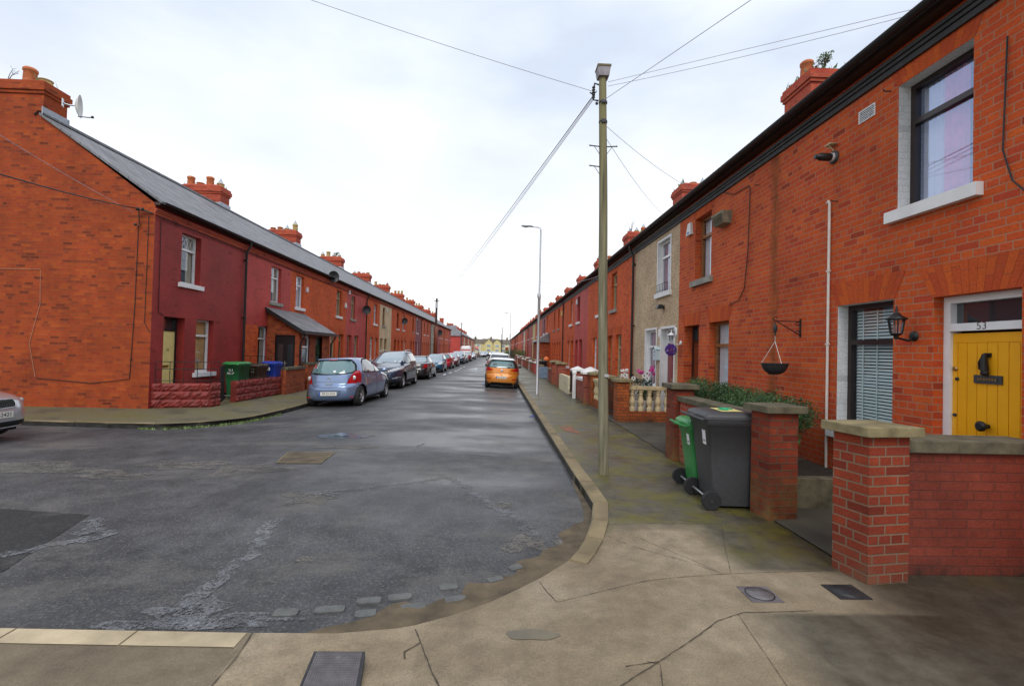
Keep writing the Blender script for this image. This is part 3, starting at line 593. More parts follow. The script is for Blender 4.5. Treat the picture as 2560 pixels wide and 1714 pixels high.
# iron covers
def cover(name, poly, z, mat, label, cat, grp=None, rim=None):
    t = empty(name, (0, 0, 0)); cx = sum(p[0] for p in poly) / len(poly); cy = sum(p[1] for p in poly) / len(poly)
    mb = MB().prism(poly, z - .03, z + .005); mb.build('frame', rim or 'iron_cover', t); return tag(t, label, cat, grp), cx, cy
t, cx, cy = cover('manhole_cover', [(-.985, 2.69), (-.70, 2.69), (-.64, 2.36), (-.945, 2.36)], 0, 'iron_cover', 'rectangular iron access cover with chequer grid set in the near pavement', 'manhole cover', rim='iron_dark')
mb = MB(); mb.prism([(-.967, 2.677), (-.715, 2.677), (-.662, 2.37), (-.93, 2.37)], 0, .008)
for i in range(22):
    for j in range(22):
        u, v = (i + .5) / 22, (j + .5) / 22; x = (-.967 + .252 * u) * (1 - v) + (-.93 + .268 * u) * v; y = 2.677 - .307 * v
        if abs(u - .5) < .03 and .1 < v < .16: continue
        mb.box(x - .0035, x + .0035, y - .0045, y + .0045, .008, .011)
mb.build('cover_plate', 'iron_cover', t)
for (x0, x1, y0, y1, sk), lab, dk in [((1.83, 2.06, 3.25, 3.47, -.06), 'small square iron cover with a round lid, the paler one on the pavement', 0), ((2.5, 2.74, 3.3, 3.51, -.05), 'dark wet iron cover with a round lid beside the corner brick pillar', 1)]:
    t, cx, cy = cover('water_cover', [(x0, y0), (x1, y0), (x1, y1), (x0, y1)], 0, 'iron_cover', lab, 'cover', None, 'iron_dark' if dk else 'iron_cover')
    MB().lathe([(.1, .0055), (.1, .0075), (.088, .0075)], (cx, cy, 0), 28).build('ring', 'iron_dark', t)
    MB().lathe([(.09, .006), (.09, .010), (.0, .011)], (cx, cy, 0), 28).build('lid', 'iron_dark' if dk else 'iron_cover', t)
t = empty('road_cover'); tag(t, 'wide shallow chamber cover with yellowed edges set in the road', 'manhole cover')
pc = [(-3.53, 8.17), (-2.76, 8.2), (-2.71, 7.43), (-3.38, 7.4)]; MB().prism(pc, -.14, -.113).build('cover_plate', 'silt', t)
mb = MB(); pe = pc + pc[:1]
for a, b in zip(pe, pe[1:]): strips(mb, [a, b], .014, -.109, 0, .3, seed=2)
mb.build('edge', 'cap_moss', t)
for x, y, z, nm, m_, lab, c_ in [(-.58, 24.6, -.115, 'litter', 'plastic_blue', 'scrap of bright blue litter lying on the road behind the orange car', 'litter'), (1.0, 12.85, -.115, 'litter', 'plastic_blue', 'scrap of pale blue litter lying in the gutter by the right kerb', 'litter')]:
    s_ = .2 if y > 20 else .05; mb = MB(); mb.grid([[(x + (i - 2) * s_ / 2.2 + .03 * sin(j * 2 + i), y + (j - 2) * s_ / 2, z + .02 + .035 * abs(sin(i * 1.7 + j * 2.3))) for i in range(5)] for j in range(5)]); tag(mb.build(nm, m_), lab, c_)
# ---------------------------------------------------------------- terraced houses
EAVE, RIDGE, HD = 5.3, 7.5, 2.95
def bars(mb, u0, u1, z0, z1, d0, d1, wd, trans=None, mull=None, m=0):
    mb.box(d0, d1, u0, u0 + wd, z0, z1, m); mb.box(d0, d1, u1 - wd, u1, z0, z1, m); mb.box(d0, d1, u0 + wd, u1 - wd, z0, z0 + wd, m); mb.box(d0, d1, u0 + wd, u1 - wd, z1 - wd, z1, m)
    for t in (trans or []): mb.box(d0 - .006, d1 - .004, u0 + wd, u1 - wd, t - wd * .55, t + wd * .55, m)
    for t in (mull or []): mb.box(d0 + .003, d1 - .003, t - wd * .4, t + wd * .4, z0 + wd, z1 - wd, m)
def house(side, y0, y1, a_lo, wall='brick_orange', frame='upvc', door='door_brown', sill='grey_stone', label='', group=None, far=False, chim=None, chim_grass=0, pipe=False, dish=None,
          alarm=None, glass='glass', curtains=('curtain_cream', 'curtain_cream'), reveal=None, sillcol=None, rv=.11, gable_lo=False, lintels=True, cornice='cornice_black', gut='black_paint', lower=None, door_frame=None, y_front=None, skip=(), gablemat=None, mull=False, lw=None, uw=None, dw=None, glazed=True, roofm='slate', pipe_lo=False):
    xs = 4.45 if side == 'R' else -8.9; sg = 1 if side == 'R' else -1
    f = lambda p: (sg * p[0], p[1], p[2]); W = y1 - y0
    root = empty('terraced_house', (xs, y0, 0)); tag(root, label, 'house', group)
    a = (lambda u, v: (u, v)) if a_lo else (lambda u, v: (W - v, W - u))
    dw = dw or a(.34, 1.16); lw = lw or a(1.68, 2.52); uw = uw or a(.88, 1.70)
    OPN = [('door', dw[0], dw[1], .05, 2.40), ('lower', lw[0], lw[1], .82, 2.41), ('upper', uw[0], uw[1], 3.38, 4.80)]
    OPN = [o for o in OPN if o[0] not in skip]
    # wall: front with openings and reveals, party walls, gables, back
    mb = MB(f); us = sorted({0, W} | {o[1] for o in OPN} | {o[2] for o in OPN}); zs = sorted({-.12, EAVE + .06} | {o[3] for o in OPN} | {o[4] for o in OPN})
    wm = [wall, reveal or wall, lower or wall, gablemat or wall]
    for i in range(len(us) - 1):
        for j in range(len(zs) - 1):
            uc, zc = (us[i] + us[i + 1]) / 2, (zs[j] + zs[j + 1]) / 2
            if any(o[1] < uc < o[2] and o[3] < zc < o[4] for o in OPN): continue
            mb.face([(0, us[i], zs[j]), (0, us[i], zs[j + 1]), (0, us[i + 1], zs[j + 1]), (0, us[i + 1], zs[j])][::sg], 2 if zc < 2.45 else 0)
    for n_, u0_, u1_, z0_, z1_ in OPN:
        d = rv if n_ != 'door' else rv + .06
        for q in ([(0, u0_, z0_), (0, u0_, z1_), (d, u0_, z1_), (d, u0_, z0_)], [(0, u1_, z0_), (d, u1_, z0_), (d, u1_, z1_), (0, u1_, z1_)], [(0, u0_, z1_), (0, u1_, z1_), (d, u1_, z1_), (d, u0_, z1_)], [(0, u0_, z0_), (d, u0_, z0_), (d, u1_, z0_), (0, u1_, z0_)]): mb.face(q, 1)
    D = 2 * HD
    for u in (0, W): mb.face([(0, u, -.12), (D, u, -.12), (D, u, EAVE), (HD, u, RIDGE - .06), (0, u, EAVE - .02)], 3)
    mb.face([(D, 0, -.12), (D, W, -.12), (D, W, EAVE), (D, 0, EAVE)]); 
    mb.build('wall', wm, root, recalc=False)
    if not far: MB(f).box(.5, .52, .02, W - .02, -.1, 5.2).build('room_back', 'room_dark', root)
    # roof
    e0, e1 = -.2, EAVE + .03; sl = sqrt((HD - e0) ** 2 + (RIDGE - e1) ** 2)
    mb = MB(f); z_ = lambda d: e1 + (RIDGE - e1) * (d - e0) / (HD - e0) if d <= HD else e1 + (RIDGE - e1) * (2 * HD - e0 - d) / (HD - e0)
    o_ = (y0 * 7.3) % 1; lo = -.06 if gable_lo else .004
    for d0, d1 in ((e0, HD), (HD, 2 * HD - e0)):
        lo = (-.06 if d0 < HD else .66) if gable_lo else .004
        mb.face([(d0, lo, z_(d0)), (d1, lo, z_(d1)), (d1, W - .004, z_(d1)), (d0, W - .004, z_(d0))][::sg], 0, [(lo + o_, 0), (lo + o_, sl), (W + o_, sl), (W + o_, 0)][::sg])
        mb.face([(d0, lo, z_(d0) - .07), (d0, W - .004, z_(d0) - .07), (d1, W - .004, z_(d1) - .07), (d1, lo, z_(d1) - .07)][::sg], 0, [(0, 0), (W, 0), (W, sl), (0, sl)])
        for u in (lo, W - .004): mb.face([(d0, u, z_(d0) - .07), (d1, u, z_(d1) - .07), (d1, u, z_(d1)), (d0, u, z_(d0))], 0, [(0, 0), (sl, 0), (sl, .07), (0, .07)])
    lo = -.06 if gable_lo else .004
    mb.face([(e0, lo, e1 - .07), (e0, W, e1 - .07), (e0, W, e1), (e0, lo, e1)], 0, [(0, 0), (W, 0), (W, .07), (0, .07)])
    roof = mb.build('roof', roofm, root, recalc=False)
    mb = MB(f); n = 2 if far else max(3, int(W / .45))
    for k in range(n):
        ua, ub = lo + (W - lo) * k / n + .006, lo + (W - lo) * (k + 1) / n - .006
        mb.grid([[(HD - .15, ua, RIDGE - .07), (HD - .05, ua, RIDGE + .045), (HD + .05, ua, RIDGE + .045), (HD + .15, ua, RIDGE - .07)], [(HD - .15, ub, RIDGE - .07), (HD - .05, ub, RIDGE + .045), (HD + .05, ub, RIDGE + .045), (HD + .15, ub, RIDGE - .07)]], smooth=False)
    mb.build('ridge_tiles', 'ridge_tile', roof)
    # gutter, fascia, string course
    gl = -.05 if gable_lo else .002
    mb = MB(f); pr = [(-.205 - .055 + .055 * cos(pi + pi * k / 6), 5.30 + .058 * sin(pi + pi * k / 6)) for k in range(7)]
    mb.grid([[(d, u, z) for d, z in pr] for u in (gl, W - .002)]); mb.box(-.265, -.258, gl, W - .002, 5.295, 5.312); mb.box(-.157, -.15, gl, W - .002, 5.295, 5.32)
    for u in (gl, W - .002): mb.face([(d, u, z) for d, z in pr])
    mb.build('gutter', gut, root)
    MB(f).box(-.15, -.004, gl, W - .002, 5.23, 5.30).build('fascia', 'fascia_brown', root)
    if cornice:
        mb = MB(f); mb.box(-.075, -.003, gl, W - .002, 5.10, 5.145); mb.box(-.055, -.003, gl, W - .002, 5.055, 5.097); mb.box(-.035, -.003, gl, W - .002, 4.985, 5.052)
        mb.build('cornice', cornice, root)
    # windows
    wi = 0
    for n_, u0_, u1_, z0_, z1_ in OPN:
        d = rv
        if n_ == 'door':
            fm = door_frame or ('white_gloss' if frame == 'upvc' else frame); dz = 2.02; mb = MB(f); d += .06
            bars(mb, u0_, u1_, z0_, z1_, d, d + .08, .055, [dz + .03]); dfr = mb
            dr = MB(f).box(d + .02, d + .07, u0_ + .056, u1_ - .056, z0_ + .012, dz - .005)
            if not far:
                for pz0, pz1 in ((.18, .85), (1.0, 1.4), (1.5, 1.9)):
                    for pu in ((.14, .40), (.60, .86)):
                        ua = u0_ + (u1_ - u0_) * pu[0]; ub = u0_ + (u1_ - u0_) * pu[1]; dr.frust(d + .012, d + .02, ua, ub, z0_ + pz0, d + .012, d + .02, ua, ub, z0_ + pz1)
            do = dr.build('door', door, root); dfr.build('door_frame', fm, do)
            if not far:
                MB(f).face([(d + .05, u0_ + .055, dz + .06), (d + .05, u1_ - .055, dz + .06), (d + .05, u1_ - .055, z1_ - .055), (d + .05, u0_ + .055, z1_ - .055)]).build('transom_light', 'car_glass', do)
                uk = u0_ + .14 if a_lo else u1_ - .14
                MB(f).lathe([(.028, d + .01), (.03, d - .02), (.012, d - .035)], (0, uk, 1.05), 10, axis='x').build('handle', 'brass', do)
                MB(f).box(d, d + .019, (u0_ + u1_) / 2 - .13, (u0_ + u1_) / 2 + .13, 1.02, 1.08).build('letterbox', 'brass', do)
            st = MB(f).box(-.03, d, u0_ + .004, u1_ - .004, -.1, .049).build('doorstep', 'grey_stone', root)
            continue
        cur = curtains[wi]; wi += 1; zt = z1_ - (z1_ - z0_) * .3
        mb = MB(f); bars(mb, u0_ + .003, u1_ - .003, z0_ + .012, z1_ - .003, d, d + .06, .055, [zt], [(u0_ + u1_) / 2] if mull else None)
        wo = mb.build('window', frame, root)
        gp = MB(f); gp.face([(d + .035, u0_ + .05, z0_ + .06), (d + .035, u1_ - .05, z0_ + .06), (d + .035, u1_ - .05, z1_ - .05), (d + .035, u0_ + .05, z1_ - .05)])
        gp.build('pane', glass if not far else 'car_glass', wo)
        if cur and not far:
            mb = MB(f); N = 26
            full = cur in ('blind_tan', 'curtain_white')
            rngs = [(u0_ + .05, u1_ - .05)] if full else [(u0_ + .05, u0_ + .27), (u1_ - .27, u1_ - .05)]
            for ua, ub in rngs: mb.grid([[(d + .1 + .022 * sin(k * 1.9), ua + (ub - ua) * k / N, z) for k in range(N + 1)] for z in (z0_ + .03, z1_ - .03)])
            mb.build('curtain', cur, wo)
        MB(f).box(-.075, d - .002, u0_ - .1, u1_ + .1, z0_ - .115, z0_ + .010).build('sill', sillcol or sill, wo)
    if lintels and not far and wall.startswith('brick_orange'):
        for n_, u0_, u1_, z0_, z1_ in OPN:
            h = .30 if n_ != 'upper' else .185; mb = MB(f); N = 12
            for k in range(N):
                t0, t1 = k / N, (k + 1) / N; sp = .16 * h / .3
                b0, b1 = u0_ - .01 + (u1_ - u0_ + .02) * t0, u0_ - .01 + (u1_ - u0_ + .02) * t1; c0, c1 = u0_ - sp + (u1_ - u0_ + 2 * sp) * t0, u0_ - sp + (u1_ - u0_ + 2 * sp) * t1
                gx = .0012; rr = random.Random(int(y0 * 31) + k * 7 + len(n_))
                mb.face([(-.004, b0 + gx, z1_ + .001), (-.004, b1 - gx, z1_ + .001), (-.004, c1 - gx, z1_ + h), (-.004, c0 + gx, z1_ + h)], 0, [(.02 + rr.random() * .1, k * .0782 + .006), (.02, k * .0782 + .07), (.3, k * .0782 + .07), (.3, k * .0782 + .006)])
            mb.build('lintel', 'lintel_orange', root, recalc=False)
    # downpipe
    for fl, u in ((pipe, W - .07), (pipe_lo, .07)):
        if fl:
            mb = MB(f); mb.tube([(-.2, u, 5.26), (-.2, u, 5.12), (-.075, u, 4.9), (-.075, u, .05)], .038, 10)
            for z in (4.6, 2.6, 1.0): mb.box(-.12, -.005, u - .055, u + .055, z, z + .05)
            mb.build('downpipe', 'black_paint', root)
    # chimney on the party wall shared at the far end
    for uc in (chim or []):
        hw = .33 if side == 'L' else .52; c0, c1, d0, d1 = uc - hw, uc + hw, HD - .05, HD + 1.62
        if gable_lo and uc < .5: c0, c1 = -.003, .65
        up_ = .33 if side == 'R' else 0; mb = MB(lambda p: f((p[0], p[1], p[2] + (up_ if p[2] > 6.5 else 0)))); mb.box(d0, d1, c0, c1, 5.6, 8.0); mb.box(d0 - .035, d1 + .035, c0 - .035, c1 + .035, 8.0, 8.08); mb.box(d0 - .07, d1 + .07, c0 - .07, c1 + .07, 8.08, 8.23); mb.box(d0 - .04, d1 + .04, c0 - .04, c1 + .04, 8.23, 8.32)
        mb.frust(d0 - .02, d1 + .02, c0 - .02, c1 + .02, 8.32, d0 + .15, d1 - .15, c0 + .12, c1 - .12, 8.42)
        ch = mb.build('chimney', 'brick_gable' if gable_lo and uc < .5 else 'brick_chimney', root)
        rr = random.Random(int(y0 * 13 + uc)); 
        for k in range(4):
            dd = d0 + .22 + k * .41; h = rr.choice([.12, .16, .2, .42]) if not (gable_lo and uc < .5) else (.12, .42, .1, .1)[k]; uu = (c0 + c1) / 2 + rr.uniform(-.08, .08); m_ = rr.choice(['terracotta', 'terracotta', 'pot_cream', 'pot_cream']) if not (gable_lo and uc < .5) else ('pot_cream', 'terracotta', 'pot_cream', 'pot_cream')[k]
            MB(f).lathe([(.15, 0), (.135, h * .75), (.155, h * .78), (.155, h * .92), (.12, h), (.11, h - .04)], (dd, uu, 8.38 + up_), 10 if far else 16).build('chimney_pot', m_, ch)
            if rr.random() < .35 and not far and y0 > 12.4: MB(f).lathe([(.12, h), (.02, h + .2), (.01, h + .24)], (dd, uu, 8.38 + up_), 10).build('cowl', 'lead', ch)
        if not far: 
            mb = MB(f); mb.box(d0 - .03, d0 - .004, c0 - .05, c1 + .05, RIDGE - .1, RIDGE + .16)
            for u in ((c1 + .002,) if gable_lo and uc < .5 else (c0 - .012, c1 + .002)): mb.box(d0 - .03, HD + .7, u, u + .01, RIDGE - .15, RIDGE + .14)
            mb.build('flashing', 'lead', ch)
        if chim_grass:
            mb = MB(f)
            for _ in range(chim_grass):
                dd, uu = rr.uniform(d0, d1), rr.uniform(c0, c1); h = rr.uniform(.04, .2); a_ = rr.uniform(0, 6.28); q = rr.uniform(.015, .045); z = 8.36 + up_
                mb.face([(dd - q * cos(a_), uu - q * sin(a_), z), (dd + q * cos(a_), uu + q * sin(a_), z), (dd + rr.uniform(-.08, .08), uu + rr.uniform(-.08, .08), z + h)])
            mb.build('chimney_grass', 'leaf_light' if chim_grass % 2 else 'leaf_mid', ch, recalc=False)['kind'] = 'stuff'
    return root
def part(fn, name, mats, parent): 
    mb = MB(); fn(mb); return mb.build(name, mats, parent)

Ll = dict(cornice='brick_chimney')
# left row, from the corner
h55 = house('L', 12.3, 16.65, True, 'brick_maroon', frame='upvc', door='door_cream', sill='white_gloss', label='maroon painted end house with cream door and orange brick gable on the left corner', gable_lo=True, gablemat='brick_gable', chim=[.3], chim_grass=15, pipe=True, curtains=('blind_tan', 'curtain_cream'), dw=(.46, 1.3), lw=(1.8, 2.65), uw=(1.05, 1.9), door_frame='door_black', rv=.16, **Ll)
house('L', 16.65, 20.3, False, 'brick_red_paint', door='door_black', sill='grey_stone', label='brick red painted house beside the maroon corner house, with half of the slate porch', chim=[3.65], chim_grass=40, lw=(1.05, 1.85), uw=(1.9, 2.74), skip=('door',), lower='brick_orange_plain', rv=.12, **Ll)
house('L', 20.3, 24.0, True, 'brick_orange_plain', sill='white_paint', label='orange brick house sharing the slate roofed porch, third in the left row', skip=('door',), uw=(.52, 1.32), lw=(1.75, 2.55), curtains=('curtain_white', 'curtain_white'), **Ll)
house('L', 24.0, 27.7, False, 'brick_orange_plain', frame='beige_frame', door='door_black', sill='white_paint', label='orange brick house just beyond the slate porch, fourth in the left row', chim=[3.7], chim_grass=60, **Ll)
house('L', 27.7, 31.8, True, 'brick_red_paint', frame='beige_frame', door='door_maroon', sill='grey_stone', label='dull red painted house with dark red door behind the blue hatchback, left row', pipe=True, **Ll)
house('L', 31.8, 35.5, False, 'brick_orange_plain', frame='white_gloss', door='white_gloss', sill='white_paint', label='orange brick house with white windows beside the beige rendered one on the left', chim=[3.7], curtains=('curtain_white', 'curtain_white'), glass='car_glass_pale', **Ll)
house('L', 35.5, 39.4, True, 'render_beige', frame='timber_frame', door='timber_frame', sill='grey_stone', label='beige rendered house with timber frames in the left row', **Ll)
house('L', 39.4, 43.2, False, 'brick_orange_plain', frame='brown_frame', door='door_brown', sill='white_paint', label='orange brick house with dark windows just past the beige rendered one, left row', chim=[3.8], chim_grass=31, **Ll)
house('L', 43.2, 47.0, True, 'brick_orange_plain', frame='white_gloss', door='door_maroon', sill='white_paint', glass='car_glass_pale', label='orange brick house with dark dish beside its white upper window, left row', **Ll)
house('L', 47.0, 50.8, False, 'brick_orange_plain', frame='brown_frame', door='door_brown', sill='grey_stone', label='orange brick house next to the purplish painted one in the left row', chim=[3.8], chim_grass=50, **Ll)
house('L', 50.8, 54.6, True, 'brick_purple_paint', door='door_maroon', sill='white_paint', label='purplish red painted house with white windows in the left row', pipe=True, **Ll)
FARL = [('brick_far', 'orange brick house just past the purplish painted house, left row', 'brown_frame'), ('brick_far', 'orange brick house next before the pale grey rendered one, left row', 'brown_frame'), ('render_grey', 'pale grey rendered house before the brown telegraph pole, left row', 'upvc'), ('brick_far', 'orange brick house standing behind the brown telegraph pole on the left', 'upvc'), ('brick_pink_paint', 'pinkish red painted house with a dark dish, just past the brown pole on the left', 'upvc'),
        ('brick_far', 'orange brick house just past the pinkish red house with the dish, left row', 'beige_frame'), ('brick_far', 'red brick house third from the far end of the left row', 'brown_frame'), ('brick_far', 'red brick house next to last at the far end of the left row', 'upvc'), ('brick_red_paint', 'red painted house with white bay, last of the left row before the side street', 'upvc')]
y = 54.6; odd = False
for k, (wm_, lab, fr) in enumerate(FARL):
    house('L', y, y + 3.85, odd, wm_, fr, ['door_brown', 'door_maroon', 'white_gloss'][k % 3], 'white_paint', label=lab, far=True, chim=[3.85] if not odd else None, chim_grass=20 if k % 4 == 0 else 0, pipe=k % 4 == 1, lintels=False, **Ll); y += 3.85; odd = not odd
# second block on the left, beyond the side street; its end house is turned
hb = house('L', 115.0, 119.5, True, 'brick_red_paint', 'upvc', 'door_brown', 'white_paint', label='red end house with big grey roof beyond the side street on the left', far=True, lintels=False, skip=('door', 'lower'), **Ll)
MB().box(-5.9, -.01, -2.4, -.02, -.2, 4.95).build('side_wall', 'brick_red_paint', hb)
mb = MB(); mb.face([(.2, -2.7, 4.9), (-6.1, -2.7, 4.9), (-4.4, 0, 7.5), (-1.5, 0, 7.5)], 0, [(0, 0), (6.3, 0), (4.6, 3.7), (1.7, 3.7)]); mb.face([(.2, -2.7, 4.9), (-1.5, 0, 7.5), (-2.95, 2, 7.5), (.2, 2, 5.3)], 0, [(0, 0), (2.7, 3.2), (4.7, 3.2), (4.7, 0)]); mb.face([(-6.1, -2.7, 4.9), (-4.4, 0, 7.5), (-2.95, 2, 7.5), (-6.1, 2, 5.3)], 0, [(0, 0), (2.7, 3.2), (4.7, 3.2), (4.7, 0)])
mb.build('hipped_roof', 'slate', hb, recalc=False); MB().box(-5.3, -4.4, -.8, .2, 6.2, 9.0).box(-5.37, -4.33, -.87, .27, 9.0, 9.2).build('chimney', 'brick_chimney', hb)
G2 = 'small brick houses beyond the side street on the left'
for k in range(13):
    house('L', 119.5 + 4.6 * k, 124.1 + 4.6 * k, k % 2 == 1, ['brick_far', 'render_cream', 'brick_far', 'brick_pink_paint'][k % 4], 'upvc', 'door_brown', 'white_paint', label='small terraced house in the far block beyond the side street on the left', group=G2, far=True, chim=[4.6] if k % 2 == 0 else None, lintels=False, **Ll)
# right row
Rr = dict(cornice='cornice_black')
h53 = house('R', 2.6, 7.35, True, 'brick_orange', frame='brown_frame', door='door_yellow', label='orange brick house with yellow door and white window reveals nearest on the right', reveal='reveal_white', sillcol='white_paint', dw=(1.15, 1.97), lw=(2.53, 3.39), uw=(1.66, 2.49), rv=.14, skip=('door',), glass='glass', curtains=(None, None), **Rr)
h52 = house('R', 7.35, 11.4, False, 'brick_orange', frame='timber_frame', door='door_brown', label='orange brick house with brown door and timber windows behind the hedge', chim=[4.05], chim_grass=160, dw=(2.87, 3.69), lw=(1.53, 2.38), uw=(2.34, 3.15), curtains=('curtain_white', 'curtain_white'), door_frame='brown_frame', rv=.14, **Rr)
h51 = house('R', 11.4, 15.2, True, 'pebble_dash', frame='upvc', door='door_red', label='pebble dashed house with red door and white surrounds on the right', reveal='white_paint', sillcol='white_paint', dw=(.24, 1.18), lw=(1.58, 2.5), uw=(.6, 1.53), curtains=('curtain_red', 'curtain_red'), door_frame='white_gloss', pipe=True, rv=.09, lintels=False, **Rr)
h49 = house('R', 15.2, 19.2, False, 'brick_orange_plain', frame='beige_frame', door='door_black', label='orange brick house beside the pebble dashed one, behind the wooden pole', chim=[4.0], chim_grass=30, **Rr)
house('R', 19.2, 23.05, True, 'brick_orange_plain', frame='upvc', door='door_brown', sill='white_paint', label='orange brick house between the wooden pole and the maroon painted house on the right', **Rr)
house('R', 23.05, 27.05, False, 'brick_red_paint', frame='door_maroon', door='door_maroon', sill='white_paint', label='crimson painted house with dark red door past the wooden pole, right row', chim=[4.0], chim_grass=21, curtains=(None, None), lintels=False, **Rr)
house('R', 27.05, 31.4, True, 'brick_orange_plain', frame='upvc', door='door_brown', sill='white_paint', label='orange brick house just past the crimson painted one on the right, with a black downpipe', pipe=True, curtains=(None, None), **Rr)
house('R', 31.4, 35.4, False, 'brick_orange_plain', frame='timber_frame', door='timber_frame', label='orange brick house with a yellow alarm box right of the grey lamp post', chim=[4.0], curtains=(None, None), **Rr)
house('R', 35.4, 39.4, True, 'brick_orange_plain', frame='brown_frame', door='timber_frame', label='orange brick house before the brick porch on the right', curtains=(None, None), **Rr)
hpor = house('R', 39.4, 43.4, False, 'brick_orange_plain', frame='upvc', door='door_brown', sill='white_paint', label='orange brick house with a brick porch, seen beside the grey lamp post', chim=[4.0], curtains=(None, None), **Rr)
FR = [('brick_purple_paint', 'dusky purple painted house seen just left of the grey lamp post'), ('brick_far', 'brick house between the dusky purple and the yellow house on the right'), ('brick_far', 'brick house next before the yellow rendered house on the right'), ('render_yellow', 'pale yellow rendered house in the right row'), ('brick_pink_paint', 'pinkish red house just past the pale yellow house, right row'), ('brick_pink_paint', 'second pinkish red house past the pale yellow one, right row'), ('brick_far', 'brick house third past the pale yellow one, right row'), ('brick_red_paint', 'red painted house fourth past the pale yellow one, right row'), ('render_cream', 'cream rendered house far along the right row')]
y = 43.4; odd = True
for k, (wm_, lab) in enumerate(FR):
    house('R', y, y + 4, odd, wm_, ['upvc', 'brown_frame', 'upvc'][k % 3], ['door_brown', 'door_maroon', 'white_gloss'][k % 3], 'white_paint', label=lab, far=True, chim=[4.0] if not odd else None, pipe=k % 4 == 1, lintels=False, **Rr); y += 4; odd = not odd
GR = 'narrow brick houses at the far end of the right row'
while y < 155:
    house('R', y, y + 4, odd, random.choice(['brick_far', 'brick_far', 'brick_pink_paint', 'brick_red_paint', 'brick_far']), 'upvc', 'door_brown', 'white_paint', label='brick terraced house at the distant far end of the right row', group=GR, far=True, chim=[4.0] if not odd else None, lintels=False, pipe=random.random() < .3, **Rr); y += 4; odd = not odd

# ---- number 53: planked yellow door with its ironwork, transom light and painted number
f53 = lambda p: (p[0], p[1], p[2])
du0, du1 = 1.235, 2.045; d0 = .13
mb = MB(); N = 6; mb.box(d0 + .02, d0 + .06, du0 + .07, du1 - .06, .06, 2.0)
for k in range(N):
    ua = du0 + .13 + (du1 - du0 - .25) * k / N; ub = du0 + .13 + (du1 - du0 - .25) * (k + 1) / N
    mb.box(d0 + .011, d0 + .022, ua + .003, ub - .003, .16, 1.905)
mb.box(d0 + .011, d0 + .022, du0 + .07, du1 - .06, 1.91, 1.998); mb.box(d0 + .011, d0 + .022, du0 + .07, du0 + .127, .08, 1.907); mb.box(d0 + .011, d0 + .022, du1 - .117, du1 - .06, .08, 1.907)
D53 = mb.build('door', 'door_yellow', h53)
mb = MB(); bars(mb, du0, du1, .05, 2.37, d0 - .02, d0 + .09, .068, [2.06]); mb.build('door_frame', 'white_gloss', D53)
MB().box(d0 + .05, d0 + .056, du0 + .06, du1 - .06, 2.1, 2.31).build('transom_light', 'car_glass', D53)
mb = MB(); uc = 1.63; mb.f = lambda p: (p[0], (p[1] - 1.63) * .8 + 1.63, (p[2] - 1.6) * .8 + 1.72); mb.box(d0 - .012, d0 + .01, uc - .032, uc + .032, 1.66, 1.71); mb.tube([(d0 - .03, uc, 1.7), (d0 - .035, uc, 1.6), (d0 - .03, uc, 1.5)], [.022, .03, .036], 8); mb.tube([(d0 - .02, uc + .03, 1.69), (d0 - .04, uc + .055, 1.6), (d0 - .03, uc + .06, 1.515)], .01, 6); mb.ball((d0 - .03, uc, 1.475), .03, .045, .035, 6); mb.build('knocker', 'black_iron', D53)
MB().box(d0 - .004, d0 + .0105, uc - .125, uc + .125, 1.52, 1.60).box(d0 - .010, d0 - .005, uc - .095, uc + .095, 1.54, 1.58).build('letterbox', 'plastic_grey', D53)
mb = MB()
for k in range(7): mb.box(d0 - .0125, d0 - .011, uc - .085 + k * .025, uc - .07 + k * .025, 1.549 + .005 * (k % 2), 1.569 + .004 * (k % 3))
mb.build('letterbox_lettering', 'brass', D53)
MB().lathe([(.02, d0 + .01), (.02, d0 - .035), (.045, d0 - .05), (.05, d0 - .07), (.03, d0 - .085)], (0, uc, 1.125), 16, axis='x').build('knob', 'black_iron', D53)
for z, m_, r in ((1.65, 'brass', .024), (1.55, 'iron_dark', .017), (1.19, 'iron_dark', .017)): MB().lathe([(r, d0 + .011), (r, d0 - .002), (r * .6, d0 - .006)], (0, du1 - .1 if z != 1.55 else du1 - .12, z), 14, axis='x').build('lock', m_, D53)
text('house_number', '53', .1, 'fascia_brown', D53, tframe((d0 - .024, 1.665, 2.062), (0, -1, 0), (0, 0, 1)))
MB().box(-.03, d0, du0 + .004, du1 - .004, -.1, .049).build('doorstep', 'grey_stone', h53)
